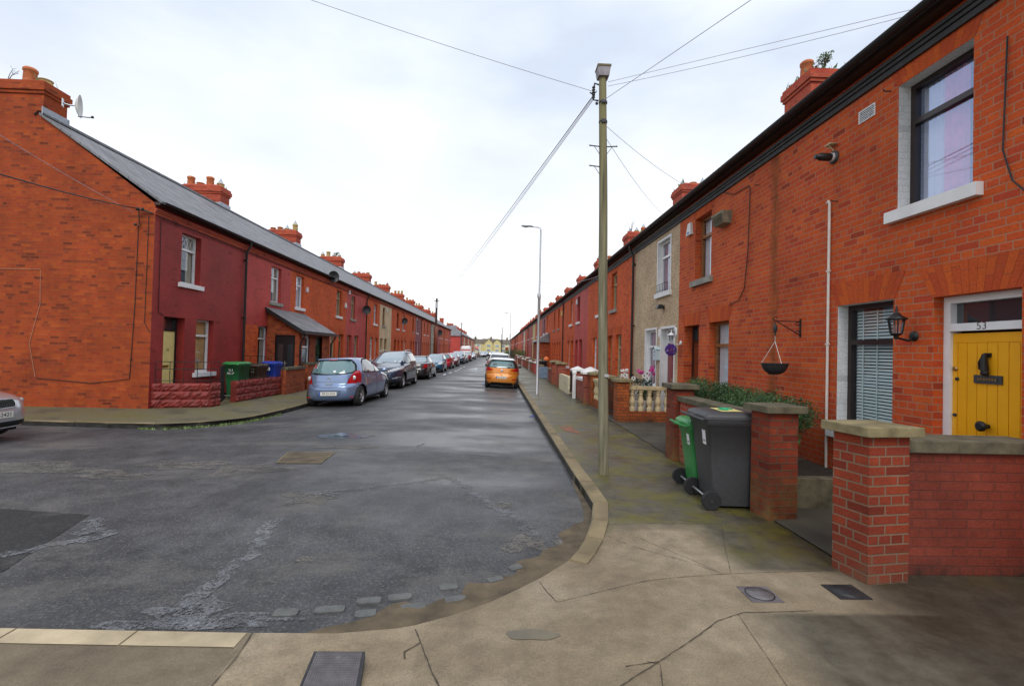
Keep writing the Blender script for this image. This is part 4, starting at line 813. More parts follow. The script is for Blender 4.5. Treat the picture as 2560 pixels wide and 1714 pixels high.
# the door opening in the 53 wall is made by a second wall strip, so re-cut the front there
def cut(houseobj, u0_, u1_, z0_, z1_, d):
    wo = [c for c in houseobj.children if c.name.startswith('wall')][0]; me = wo.data; bm = bmesh.new(); bm.from_mesh(me)
    ul = bm.loops.layers.uv.verify(); mis = []
    for fc in list(bm.faces):
        c = fc.calc_center_median()
        if all(abs(v.co.x) < 1e-4 for v in fc.verts):
            ys = [v.co.y for v in fc.verts]; zs = [v.co.z for v in fc.verts]; y0_, y1_, a0, a1 = min(ys), max(ys), min(zs), max(zs)
            if y1_ <= u0_ or y0_ >= u1_ or a1 <= z0_ or a0 >= z1_: continue
            m_ = fc.material_index; bm.faces.remove(fc)
            YS = sorted({y0_, y1_} | {u for u in (u0_, u1_) if y0_ < u < y1_}); ZS = sorted({a0, a1} | {z for z in (z0_, z1_) if a0 < z < a1})
            for i in range(len(YS) - 1):
                for j in range(len(ZS) - 1):
                    if u0_ < (YS[i] + YS[i + 1]) / 2 < u1_ and z0_ < (ZS[j] + ZS[j + 1]) / 2 < z1_: continue
                    mis.append((m_, [(0, YS[i], ZS[j]), (0, YS[i], ZS[j + 1]), (0, YS[i + 1], ZS[j + 1]), (0, YS[i + 1], ZS[j])]))
    for u in (u0_, u1_): mis.append((0, [(0, u, z0_), (0, u, z1_), (d, u, z1_), (d, u, z0_)]))
    mis.append((0, [(0, u0_, z1_), (0, u1_, z1_), (d, u1_, z1_), (d, u0_, z1_)]))
    for m_, q in mis:
        nf = bm.faces.new([bm.verts.new(p) for p in q]); nf.material_index = m_
        for lp in nf.loops: co = lp.vert.co; lp[ul].uv = (co.y, co.z) if abs(q[0][1] - q[2][1]) > 1e-4 else (co.x, co.z)
    bm.to_mesh(me); bm.free()
cut(h53, du0, du1, .05, 2.37, d0)
mb = MB()
for k in range(13):
    t0, t1 = k / 13, (k + 1) / 13; b0, b1 = du0 - .01 + .84 * t0, du0 - .01 + .84 * t1; c0, c1 = du0 - .17 + 1.16 * t0, du0 - .17 + 1.16 * t1; o_ = random.random() * .15
    mb.face([(-.004, b0 + .0012, 2.371), (-.004, b1 - .0012, 2.371), (-.004, c1 - .0012, 2.70), (-.004, c0 + .0012, 2.70)], 0, [(.02 + o_, k * .0782 + .006), (.02 + o_, k * .0782 + .07), (.36 + o_, k * .0782 + .07), (.36 + o_, k * .0782 + .006)])
mb.build('lintel', 'lintel_orange', h53, recalc=False)
# venetian blind in 53's lower window, curtains upstairs
wins = {('lower' if c.data.vertices[0].co.z < 3 else 'upper'): c for c in h53.children if c.name.startswith('window')}
mb = MB()
for k in range(36): z = .9 + k * .04; mb.face([(.215, 2.59, z), (.215, 3.33, z), (.228, 3.33, z + .026), (.228, 2.59, z + .026)])
for u in (2.72, 3.0, 3.22): mb.box(.208, .2125, u - .008, u + .008, .88, 2.33)
mb.build('venetian_blind', 'blind_slat', wins['lower'], recalc=False)
mb = MB(); N = 16
mb.grid([[(.24 + .025 * sin(k * 1.7), 1.92 + .28 * k / N, z) for k in range(N + 1)] for z in (3.4, 4.75)], 0); mb.grid([[(.27 + .02 * sin(k * 1.5), 2.2 + .24 * k / N, z) for k in range(N + 1)] for z in (3.4, 4.75)], 1)
mb.build('curtain', ['curtain_pink', 'curtain_white'], wins['upper'])
for c in wins['upper'].children:
    if c.name.startswith('pane'): c.data.materials[0] = MATS['glass_mirror']
# number 55 on the cream door
for c in h55.children:
    if c.name.startswith('door') and not c.name.startswith('doorstep'): text('house_number', '55', .11, 'text_black', c, tframe((-.165, .88, 1.5), (0, 1, 0), (0, 0, 1)))
# leaded top lights of 55
for c in h55.children:
    if c.name.startswith('window'):
        zz = [v.co.z for v in c.data.vertices]; yy = [v.co.y for v in c.data.vertices]; z1 = max(zz) - .06; z0 = z1 - .32; a, b = min(yy) + .06, max(yy) - .06; mb = MB()
        if z1 < 3: continue
        for k in range(-3, 6):
            for s_ in (1, -1):
                P0 = (k * .16 + a, z0) if s_ > 0 else (k * .16 + a, z1); P1 = (P0[0] + .2, z1 if s_ > 0 else z0)
                if P0[0] >= a and P1[0] <= b: mb.tube([(-.185, P0[0], P0[1]), (-.185, P1[0], P1[1])], .006, 4)
        mb.build('leading', 'white_gloss', c)
# juliet rail at 51's upper sill
for c in h51.children:
    if c.name.startswith('window') and c.data.vertices[0].co.z > 3:
        mb = MB()
        for z in (3.44, 3.62): mb.tube([(-.06, .62, z), (-.06, 1.5, z)], .008, 5)
        for k in range(8): mb.tube([(-.06, .62 + .125 * k, 3.39), (-.06, .62 + .125 * k, 3.62)], .006, 5)
        mb.build('sill_rail', 'black_iron', c)
# white surrounds of 51
for (u0_, u1_, z0_, z1_) in ((.24, 1.18, .05, 2.4), (1.58, 2.5, .82, 2.41), (.6, 1.53, 3.38, 4.8)):
    mb = MB(); mb.box(-.02, -.003, u0_ - .06, u0_, z0_, z1_ + .06); mb.box(-.02, -.003, u1_, u1_ + .06, z0_, z1_ + .06); mb.box(-.02, -.003, u0_, u1_, z1_, z1_ + .06); mb.build('surround', 'white_paint', h51)
# shared porch on the left, straddling two houses
t = empty('porch', (-8.9, 18.35, 0)); tag(t, 'brick porch with lean-to slate roof and black double door, left row', 'porch')
mb = MB(); X = 1.25; Lp = 3.2
def wallq(mb, a, b, z0, z1, m=0): mb.face([(a[0], a[1], z0), (b[0], b[1], z0), (b[0], b[1], z1), (a[0], a[1], z1)], m)
# near side with the black double door
wallq(mb, (0.01, 0), (.32, 0), 0, 2.3); wallq(mb, (1.08, 0), (X, 0), 0, 2.3); wallq(mb, (.32, 0), (1.08, 0), 2.1, 2.3); mb.face([(0.01, 0, 2.3), (X, 0, 2.3), (X, 0, 2.32), (.01, 0, 3.05)])
for a, b, z0, z1 in ((0, .25, 0, 2.3), (.25, .95, 0, .75), (.25, .95, 2.1, 2.3), (.95, 1.6, 0, 2.3), (1.6, 2.35, 2.1, 2.3), (2.35, Lp, 0, 2.3)): wallq(mb, (X, a), (X, b), z0, z1)
wallq(mb, (X, Lp), (0.01, Lp), 0, 2.3); mb.face([(0.01, Lp, 2.3), (X, Lp, 2.3), (X, Lp, 2.32), (.01, Lp, 3.05)])
mb.build('wall', 'brick_porch', t, recalc=False)
mb = MB(); e_ = [(0.01, 3.12), (X + .22, 2.28)]
mb.face([(0.01, -.2, 3.15), (X + .22, -.2, 2.28), (X + .22, Lp + .25, 2.28), (.01, Lp + .25, 3.15)], 0, [(0, 1.7), (0, 0), (3.6, 0), (3.6, 1.7)])
mb.face([(0.01, -.2, 3.08), (X + .22, -.2, 2.21), (X + .22, Lp + .25, 2.21), (.01, Lp + .25, 3.08)], 0, [(0, 1.7), (0, 0), (3.6, 0), (3.6, 1.7)]); mb.build('roof', 'slate', t, recalc=False)
mb = MB(); mb.frust(.01, .012, -.215, -.2, 3.0, .01, .012, -.215, -.2, 3.16)
mb.face([(0.01, -.21, 3.0), (X + .23, -.21, 2.12), (X + .23, -.21, 2.285), (.01, -.21, 3.155)]); mb.box(X + .22, X + .3, -.21, Lp + .26, 2.15, 2.26); mb.tube([(X + .26, Lp + .15, 2.17), (X + .12, Lp + .1, 1.9), (X + .06, Lp + .06, 1.8), (X + .06, Lp + .06, .05)], .035, 8); mb.tube([(X + .26, -.1, 2.17), (X + .1, -.04, 1.85), (X + .05, -.03, 1.75), (X + .05, -.03, .05)], .035, 8); mb.build('gutter', 'black_paint', t)
mb = MB(); mb.box(.32, 1.08, .06, .1, .03, 2.1); mb.build('double_door', 'door_black', t)
dd = t.children[-1]
mb = MB()
for x in (.42, .79): mb.box(x, x + .19, .05, .058, .35, 1.75)
mb.build('door_glass', 'car_glass', dd); MB().tube([(.70, .03, .9), (.70, .03, 1.1)], .012, 6).box(.62, .78, .03, .045, 1.0, 1.015).build('handle', 'steel', dd)
mb = MB(); f_ = lambda p: p
mb.box(X - .1, X - .04, .25, .31, .75, 2.1); mb.box(X - .1, X - .04, .89, .95, .75, 2.1); mb.box(X - .1, X - .04, .31, .89, .75, .83); mb.box(X - .1, X - .04, .31, .89, 2.03, 2.1); mb.box(X - .105, X - .045, .31, .89, 1.62, 1.69); mb.box(X - .11, X - .02, .2, 1.0, .68, .748); wo = mb.build('window', 'upvc', t)
MB().box(X - .08, X - .07, .3, .9, .8, 2.05).build('pane', 'car_glass', wo)
do = MB().box(X - .16, X - .11, 1.6, 2.35, .03, 2.1).build('front_door', 'door_green', t)
tag(do, 'dark green door with a leafy wreath')
mb = MB(); rr = random.Random(4)
for _ in range(260):
    a = rr.uniform(0, 6.28); r = .17 + rr.gauss(0, .04); x, y, z = X - .08 + rr.uniform(-.03, .04), 1.97 + r * cos(a), 1.5 + r * sin(a); p, q = Vector((rr.gauss(0, 1), rr.gauss(0, 1), rr.gauss(0, 1))).normalized() * .035, Vector((rr.gauss(0, 1), rr.gauss(0, 1), rr.gauss(0, 1))).normalized() * .015
    c = Vector((x, y, z)); mb.face([c - p, c + q, c + p, c - q])
mb.build('wreath', 'leaf_dark', do, recalc=False)
# brick porch in the right row
t = hpor; mb = MB(); mb.box(-1.15, -.01, .5, 3.6, 0, 2.5); mb.build('porch', 'brick_porch', t); MB().frust(-1.35, -.02, .3, 3.8, 2.5, -.06, -.02, .3, 3.8, 3.3).build('porch_roof', 'slate', t)
# ---------------------------------------------------------------- garden walls, pillars, plants
def pillar(poly, h, mat, cap, label, capz=.075, over=.065, name='brick_pillar', group=None, pyr=.02, bevel=.006):
    cx = sum(p[0] for p in poly) / len(poly); cy = sum(p[1] for p in poly) / len(poly)
    t = empty(name, (cx, cy, 0)); tag(t, label, 'pillar', group); q = [(p[0] - cx, p[1] - cy) for p in poly]
    mb = MB().prism(q, -.1, h); mb.build('shaft', mat, t)
    g = [(x + over * (1 if x > 0 else -1), y + over * (1 if y > 0 else -1)) for x, y in q]; mb = MB(); mb.prism(g, h + .001, h + capz, top=False); mb.face([(p[0], p[1], h + .001) for p in g][::-1])
    for i in range(4): a, b = g[i], g[(i + 1) % 4]; mb.face([(a[0], a[1], h + capz), (b[0], b[1], h + capz), (0, 0, h + capz + pyr)])
    mb.build('cap', cap, t, bevel=bevel if h < 3 else 0); return t
def rect(x0, x1, y0, y1): return [(x0, y0), (x1, y0), (x1, y1), (x0, y1)]
def wall(x0, x1, y0, y1, h, mat, cop, label, name='garden_wall', cz=.085, over=.05, group=None, base=None):
    cx, cy = (x0 + x1) / 2, (y0 + y1) / 2; t = empty(name, (cx, cy, 0)); tag(t, label, 'garden wall', group)
    MB().box(x0 - cx, x1 - cx, y0 - cy, y1 - cy, -.1, h).build('brickwork', mat, t)
    if cop:
        ox = over if (x1 - x0) < (y1 - y0) else 0; oy = over if not ox else 0
        mb = MB(); a = (y1 - y0) if ox else (x1 - x0); n = max(1, int(a / .9))
        for k in range(n):
            s0, s1 = k / n, (k + 1) / n
            if ox: mb.box(x0 - cx - ox, x1 - cx + ox, y0 - cy + a * s0 + .004, y0 - cy + a * s1 - .004, h + .001, h + cz)
            else: mb.box(x0 - cx + a * s0 + .004, x0 - cx + a * s1 - .004, y0 - cy - oy, y1 - cy + oy, h + .001, h + cz)
        mb.build('coping', cop, t, bevel=.008 if cy < 14 else 0)
    return t
pillar([(2.87, 3.51), (3.24, 3.57), (3.17, 3.86), (2.80, 3.80)], 1.13, 'brick_pillar_light', 'cap_moss', 'corner brick pillar with pale mortar and a yellow mossy cap, nearest on the right')
pillar([(2.89, 4.85), (3.22, 4.89), (3.18, 5.18), (2.85, 5.14)], 1.13, 'brick_pillar_dark', 'cap_dark', 'dark stained brick gate pillar right of the black wheelie bin', pyr=.0)
pillar(rect(2.88, 3.2, 7.48, 7.84), 1.165, 'brick_pillar_dark', 'cap_dark', 'brick pillar with dark slab cap left of the hedge wall and wheelie bins')
wall(3.2, 4.45, 3.68, 3.9, .985, 'brick_painted_wall', 'cap_dark', 'red painted brick garden wall below the yellow door', cz=.1)
wall(2.97, 3.16, 5.15, 7.48, .975, 'brick_wall_red', 'cap_dark', 'low red brick wall with dark coping behind the wheelie bins')
wall(3.4, 4.44, 5.25, 5.4, .34, 'cap_dark', None, 'low dark mossy planter wall in the garden of the yellow door house')
struct(MB().box(3.2, 4.44, 5.41, 7.6, .012, .27).build('planting_bed', 'soil'))

def foliage(mb, c, r, n, size, rnd, m=0, mats=1, flatb=.0, shell=.55, asp=.45):
    for _ in range(n):
        while True:
            p = Vector((rnd.uniform(-1, 1), rnd.uniform(-1, 1), rnd.uniform(-1, 1)))
            if shell < p.length < 1: break
        q = Vector((c[0] + p.x * r[0], c[1] + p.y * r[1], c[2] + p.z * r[2]))
        d = (Vector((rnd.gauss(0, 1), rnd.gauss(0, 1), rnd.gauss(0, .8))) + p * .8).normalized(); s = d.cross(Vector((rnd.gauss(0, 1), rnd.gauss(0, 1), rnd.gauss(0, 1)))).normalized(); L_ = size * rnd.uniform(.6, 1.3)
        a, b = q - d * L_ * .5, q + d * L_ * .5; o = s * L_ * asp * .5; nn = d.cross(s) * L_ * .12
        mb.face([a, q + o + nn, b, q - o + nn], m + rnd.randrange(mats))
rnd = random.Random(21)
# evergreen hedge of the yellow door house
t = empty('hedge', (3.7, 6.6, 0)); tag(t, 'glossy evergreen hedge growing behind the low brick wall', 'hedge')
mb = MB(); 
for _ in range(46):
    x, y = rnd.uniform(3.3, 4.1), rnd.uniform(5.9, 8.2); z = 1.0 + rnd.uniform(-.06, .12) + (.05 if y > 6.6 else -.08); foliage(mb, (x - 3.7, y - 6.6, z), (.2, .26, .2), 420, .036, rnd, 0, 3, shell=.3)
for _ in range(20):
    x, y = rnd.uniform(3.3, 4.1), rnd.uniform(5.85, 7.5); foliage(mb, (x - 3.7, y - 6.6, rnd.uniform(.5, .85)), (.25, .3, .2), 220, .04, rnd, 0, 2, shell=.3)
mb.build('leaves', ['leaf_dark', 'leaf_mid', 'leaf_dark'], t, recalc=False)
mb = MB()
for k in range(14):
    x, y = rnd.uniform(-.3, .3), rnd.uniform(-1.1, 1.2); mb.tube([(x, y, .2), (x + rnd.uniform(-.1, .1), y + rnd.uniform(-.1, .1), .6), (x + rnd.uniform(-.2, .2), y + rnd.uniform(-.2, .2), 1.0)], [.014, .01, .005], 5)
mb.build('stems', 'twig', t)
t = empty('shrub', (3.5, 5.55, .27)); tag(t, 'small shrub with pale tips and bare twigs in the planter beside the dark pillar', 'shrub')
mb = MB()
for k in range(12): foliage(mb, (rnd.uniform(-.12, .12), rnd.uniform(-.1, .1), rnd.uniform(.35, .5)), (.1, .1, .07), 22, .08, rnd, 0, 2, shell=.2, asp=.3)
mb.build('leaves', ['leaf_light', 'leaf_mid'], t, recalc=False); mb = MB()
for k in range(16): a = rnd.uniform(0, 6.28); mb.tube([(0, 0, 0), (.08 * cos(a), .08 * sin(a), .2), (.22 * cos(a), .22 * sin(a), rnd.uniform(.2, .45))], [.007, .005, .002], 4)
mb.build('stems', 'bark', t)
# 51: balustrades, pillars, flowers, pots
pillar(rect(3.03, 3.33, 11.62, 12.0), 1.0, 'brick_gold', 'cap_moss', 'golden brick gate pillar with mossy cap at the near end of the balustrade', pyr=.015)
pillar(rect(3.03, 3.33, 13.0, 13.35), 1.0, 'brick_gold', 'cap_moss', 'golden brick pillar half hidden right behind the wooden pole', pyr=.03)
pillar(rect(3.03, 3.33, 14.85, 15.17), 1.0, 'brick_gold', 'cap_moss', 'golden brick pillar at the far end of the balustrade left of the wooden pole', pyr=.05)
def balustrade(p0, p1, n, label):
    a, b = Vector(p0), Vector(p1); L_ = (b - a).length; t = empty('balustrade', (a.x, a.y, 0), math.atan2(b.y - a.y, b.x - a.x)); tag(t, label, 'balustrade')
    MB().box(0, L_, -.09, .09, -.1, .27).build('base_wall', 'brick_gold', t); MB().box(0, L_, -.085, .085, .81, .9).build('rail', 'cream_stone', t, bevel=.01)
    prof = [(.07, .271), (.07, .36), (.055, .37), (.045, .39), (.075, .45), (.082, .5), (.07, .56), (.047, .64), (.042, .67), (.055, .68), (.055, .695), (.04, .7), (.062, .75), (.07, .765), (.07, .809)]
    m0 = None
    for k in range(n):
        x = L_ * (k + .5) / n
        if m0 is None: o = MB().lathe(prof, (0, 0, 0), 18).build('baluster', 'cream_stone', t); m0 = o
        else: o = m0.copy(); COL.objects.link(o); o.parent = t
        o.location = (x, 0, 0)
balustrade((3.33, 11.76), (4.44, 11.76), 5, 'cream stone balustrade between the pebble dashed garden and the open forecourt')
balustrade((3.16, 13.35), (3.16, 14.85), 6, 'cream stone balustrade on the pavement side, mostly hidden by the wooden pole')
t = empty('garden_gate', (3.1, 12.0, 0)); tag(t, 'dark iron garden gate of the pebble dashed house beside the wooden pole', 'gate')
mb = MB(); mb.box(-.02, .02, .02, .98, .15, .19); mb.box(-.02, .02, .02, .98, .85, .89)
for k in range(11): mb.tube([(0, .04 + .092 * k, .1), (0, .04 + .092 * k, .98)], .008, 5)
mb.build('bars', 'black_iron', t)
for k, (x, pm, lm, lab) in enumerate([(3.42, 'white_paint', 'leaf_teal', 'white pot with a teal plant, leftmost behind the balusters'), (3.62, 'curtain_white', 'flower_white', 'pale pot with white flowers behind the balusters'), (3.83, 'white_gloss', 'leaf_dark', 'white tapered pot with a dark cone shrub in the middle of the balustrade gaps'), (4.04, 'purple', 'leaf_dark', 'dark pot with a dark cone shrub, rightmost behind the balusters')]):
    t = empty('plant_pot', (x, 12.08, .012)); tag(t, lab, 'plant pot'); MB().lathe([(.06, 0), (.07, .2), (.1, .45), (.105, .5), (.09, .5)], (0, 0, 0), 14).build('pot', pm if k != 3 else 'white_paint', t)
    mb = MB(); 
    for j in range(5): foliage(mb, (0, 0, .55 + .06 * j), (.1 - .015 * j, .1 - .015 * j, .05), 45, .05, rnd, 0, 1, shell=.2)
    mb.build('leaves', lm, t, recalc=False)
for (x, y, z, mats, lab) in [(3.58, 12.75, .95, ['leaf_light', 'flower_yellow', 'flower_white', 'flower_peach', 'flower_yellow', 'leaf_mid'], 'bouquet of yellow, white and peach flowers behind the golden pillar'), (3.98, 12.6, 1.02, ['leaf_teal', 'leaf_dark', 'leaf_teal', 'leaf_teal'], 'dark teal potted plant with pink blooms below the mailbox')]:
    t = empty('flowering_plant', (x, y, .012)); tag(t, lab, 'flowers'); MB().lathe([(.12, 0), (.17, .45), (.18, .48), (.16, .48)], (0, 0, 0), 16).build('pot', 'plastic_dark', t)
    mb = MB()
    for k in range(22): foliage(mb, (rnd.uniform(-.18, .18), rnd.uniform(-.15, .15), z - .25 + rnd.uniform(-.2, .32)), (.1, .1, .09), 40, .06, rnd, 0, 2 if len(mats) == 4 else 6, shell=.2)
    mb.build('leaves', mats, t, recalc=False)
    for k in range(9 if len(mats) == 4 else 5):
        c = (rnd.uniform(-.22, .22), rnd.uniform(-.25, -.12), z + rnd.uniform(-.05, .22) + (.12 if len(mats) == 4 else .1)); mb = MB(); foliage(mb, c, (.05, .05, .05), 26, .07, rnd, 0, 1, shell=.1)
        mb.build('bloom', 'flower_pink' if len(mats) == 4 else 'flower_white', t, recalc=False)
    for k in range(3):
        mb = MB(); c = Vector((rnd.uniform(-.15, .15), -.24, z + rnd.uniform(.0, .2)))
        for j in range(9): a = j * .698; mb.face([c, c + Vector((.055 * cos(a - .3), -.01, .055 * sin(a - .3))), c + Vector((.065 * cos(a), -.02, .065 * sin(a))), c + Vector((.055 * cos(a + .3), -.01, .055 * sin(a + .3)))], 0)
        mb.ball((c.x, c.y - .02, c.z), .02, n=5, m=1)
        mb.build('daisy', ['flower_white', 'text_black'], t)
# white capped pillars and walls further along
P = dict(over=.07, pyr=.12)
pillar(rect(2.9, 3.25, 15.36, 15.72), 1.0, 'brick_wall_red', 'white_paint', 'brick pillar with white pyramid cap nearest behind the wooden pole', **P)
pillar(rect(2.9, 3.25, 17.55, 17.9), 1.0, 'brick_wall_red', 'white_paint', 'brick pillar with white pyramid cap beside the white gate post', **P)
pillar(rect(3.32, 3.67, 17.2, 17.55), 1.0, 'brick_wall_red', 'white_paint', 'brick pillar with white pyramid cap set back behind the white coped wall', **P)
wall(2.96, 3.16, 15.72, 17.2, .74, 'brick_wall_red', 'white_paint', 'red brick garden wall with a thick white coping', cz=.09)
t = pillar(rect(2.84, 2.95, 17.33, 17.44), .92, 'white_paint', 'white_paint', 'slim white painted gate post between white capped pillars', name='gate_post', over=.02, pyr=.05)
wall(2.93, 3.1, 19.1, 21.9, .7, 'block_cream', None, 'cream textured block wall with green moss at its foot')
t = empty('garden_gate', (3.0, 18.0, 0)); tag(t, 'black iron gate next to the cream block wall', 'gate'); mb = MB(); mb.box(-.015, .015, .05, 1.05, .15, .19); mb.box(-.015, .015, .05, 1.05, .9, .94)
for k in range(11): mb.tube([(0, .08 + .09 * k, .1), (0, .08 + .09 * k, 1.0)], .008, 5)
mb.build('bars', 'black_iron', t)
wall(3.5, 3.7, 19.1, 22, .98, 'brick_pillar_dark', None, 'dark brick garden wall set back behind the cream block wall')
pillar(rect(2.88, 3.25, 22.0, 22.45), 1.12, 'brick_wall_red', 'cap_moss', 'red brick pillar with mossy cap just past the cream block wall', over=.09, pyr=.05)
pillar(rect(2.88, 3.25, 24.3, 24.7), 1.15, 'brick_wall_red', 'cap_moss', 'second red brick pillar with mossy cap past the cream block wall', over=.12, pyr=.06)
wall(2.92, 3.12, 24.7, 26.5, .72, 'brick_wall_red', 'cap_moss', 'short red brick wall past the mossy capped pillars')
wall(2.62, 3.3, 30.2, 30.4, .72, 'block_blue', None, 'blue grey painted block wall end beside the lamp post')
for k, y in enumerate([31.0, 35.0, 39.0, 43.0, 47.0, 51.0, 55.0, 59.0, 63.0, 67.0]):
    g = 'brick walls in front of the far right houses'
    wall(2.9, 3.1, y + .1, y + 2.7, [.72, .8, .68][k % 3], ['brick_wall_red', 'brick_red_paint', 'brick_wall_red', 'brick_gold'][k % 4], ['cap_moss', 'white_paint', 'cap_dark'][k % 3], 'low brick front garden wall far along the right pavement', group=g)
    pillar(rect(2.86, 3.2, y + 2.72, y + 3.05), 1.0, ['brick_wall_red', 'brick_gold', 'white_paint'][k % 3], ['white_paint', 'cap_moss', 'cap_dark'][k % 3], 'brick gate pillar far along the right pavement', group='gate pillars in front of the far right houses')
# bushes and clutter along the right gardens
def bush(x, y, z, r, mats, label, n=500, size=.09, name='bush', cat='bush', g=None):
    t = empty(name, (x, y, 0)); tag(t, label, cat, g); mb = MB()
    for k in range(9): foliage(mb, (rnd.uniform(-.5, .5) * r, rnd.uniform(-.5, .5) * r, z + rnd.uniform(-.4, .4) * r), (r * .6, r * .6, r * .55), n // 9, size, rnd, 0, len(mats), shell=.3)
    mb.build('leaves', mats, t, recalc=False); mb = MB()
    for k in range(5): mb.tube([(0, 0, 0), (rnd.uniform(-.1, .1), rnd.uniform(-.1, .1), z * .6), (rnd.uniform(-.4, .4) * r, rnd.uniform(-.4, .4) * r, z)], [.03, .02, .008], 5)
    mb.build('stems', 'twig', t)
bush(3.6, 37, .9, .55, ['leaf_mid', 'leaf_dark'], 'small green bush behind the clutter near the lamp post'); bush(3.5, 72, 1.25, 1.0, ['leaf_light', 'leaf_mid'], 'yellowish green bush overhanging the right garden walls', 900, .16); bush(3.4, 96, 1.3, 1.3, ['leaf_dark', 'leaf_dark'], 'dark green bush by the far lamp post on the right', 900, .2); bush(2.9, 118, 1.2, 1.2, ['leaf_mid', 'leaf_light'], 'distant light green bush beside the far lamp post', 700, .2)
t = empty('ball_ornament', (3.55, 33.5, 0)); tag(t, 'round orange ball behind the mossy capped pillars', 'ornament'); MB().tube([(0, 0, 0), (0, 0, .95)], .03, 6).build('stand', 'black_iron', t); MB().ball((0, 0, 1.15), .2, n=10).build('ball', 'orange_plastic', t)

# ---------------------------------------------------------------- left front gardens
def blockwall(x0, y0, x1, y1, h, label):
    a = Vector((x0, y0)); b = Vector((x1, y1)); L_ = (b - a).length; t = empty('garden_wall', (x0, y0, 0), math.atan2(y1 - y0, x1 - x0)); tag(t, label, 'garden wall')
    mb = MB(); n = max(1, round(L_ / .46)); mb.box(0, L_, .03, .17, -.08, h - .005)
    rr = random.Random(int(x0 * 100 + y1 * 10))
    for r in range(3):
        for k in range(n + 1):
            o = .23 * (r % 2); u0_, u1_ = max(0, (k - .5) * L_ / n + o), min(L_, (k + .5) * L_ / n + o)
            if u1_ - u0_ < .05: continue
            z0_, z1_ = h * r / 3 + .006, h * (r + 1) / 3 - .006; G_ = 7
            mb.grid([[(u0_ + (u1_ - u0_) * i / G_ + (.004 if i == 0 else -.004 if i == G_ else 0), .028 - (0 if i in (0, G_) or j in (0, 4) else .03 + rr.uniform(-.02, .022)), z0_ + (z1_ - z0_) * j / 4) for i in range(G_ + 1)] for j in range(5)], smooth=False)
    mb.build('blockwork', 'block_red', t); return t
blockwall(-8.9, 12.35, -7.65, 12.80, .64, 'maroon rock faced block wall facing the side street, by the cream door')
blockwall(-7.65, 12.80, -7.62, 13.25, .64, 'short maroon block pier just left of the iron gate')
blockwall(-7.62, 14.0, -7.5, 16.6, .62, 'maroon rock faced block wall in front of the wheelie bins')
def railing(pts, z0, z1, label, step=.28, scroll=False, name='railing'):
    t = empty(name, (pts[0][0], pts[0][1], 0)); tag(t, label, 'railing' if name == 'railing' else 'gate'); mb = MB(); o = Vector((pts[0][0], pts[0][1]))
    for a, b in zip(pts, pts[1:]):
        a, b = Vector(a) - o, Vector(b) - o; L_ = (b - a).length; n = max(1, round(L_ / step))
        for z in (z1, z0 + .08) + (((z0 + z1) / 2 + .1,) if scroll else ()): mb.tube([(a.x, a.y, z), (b.x, b.y, z)], .009, 5)
        for k in range(n + 1): p = a.lerp(b, k / n); mb.tube([(p.x, p.y, z0), (p.x, p.y, z1)], .0085, 5)
    mb.build('bars', 'black_iron', t); return t
railing([(-8.85, 12.45), (-7.7, 12.88), (-7.68, 13.25)], .63, 1.2, 'thin black iron railing on the maroon wall before the cream door', .3, True)
railing([(-7.66, 13.27), (-7.95, 13.95)], .06, 1.08, 'narrow wrought iron gate standing ajar between maroon block walls', .07, True, 'garden_gate')
railing([(-7.58, 14.05), (-7.46, 16.6)], .6, 1.12, 'black iron railing on the maroon wall in front of the bins', .34)
railing([(-8.9, 16.7), (-7.7, 16.8)], .3, 1.3, 'iron railing dividing the gardens at the black downpipe', .25)
wall(-7.56, -7.36, 16.62, 18.25, .84, 'brick_porch', 'cap_dark', 'orange brick garden wall between the maroon wall and the porch')
wall(-7.6, -7.4, 18.6, 22.5, .95, 'brick_porch', 'cap_dark', 'brick garden wall in front of the slate roofed porch')
for k in range(6): railing([(-7.6, 24 + 4 * k), (-7.6, 27.2 + 4 * k)], .05, .95, 'black front railing behind the parked cars, left pavement', .25).__setitem__('group', 'railings behind the parked cars')

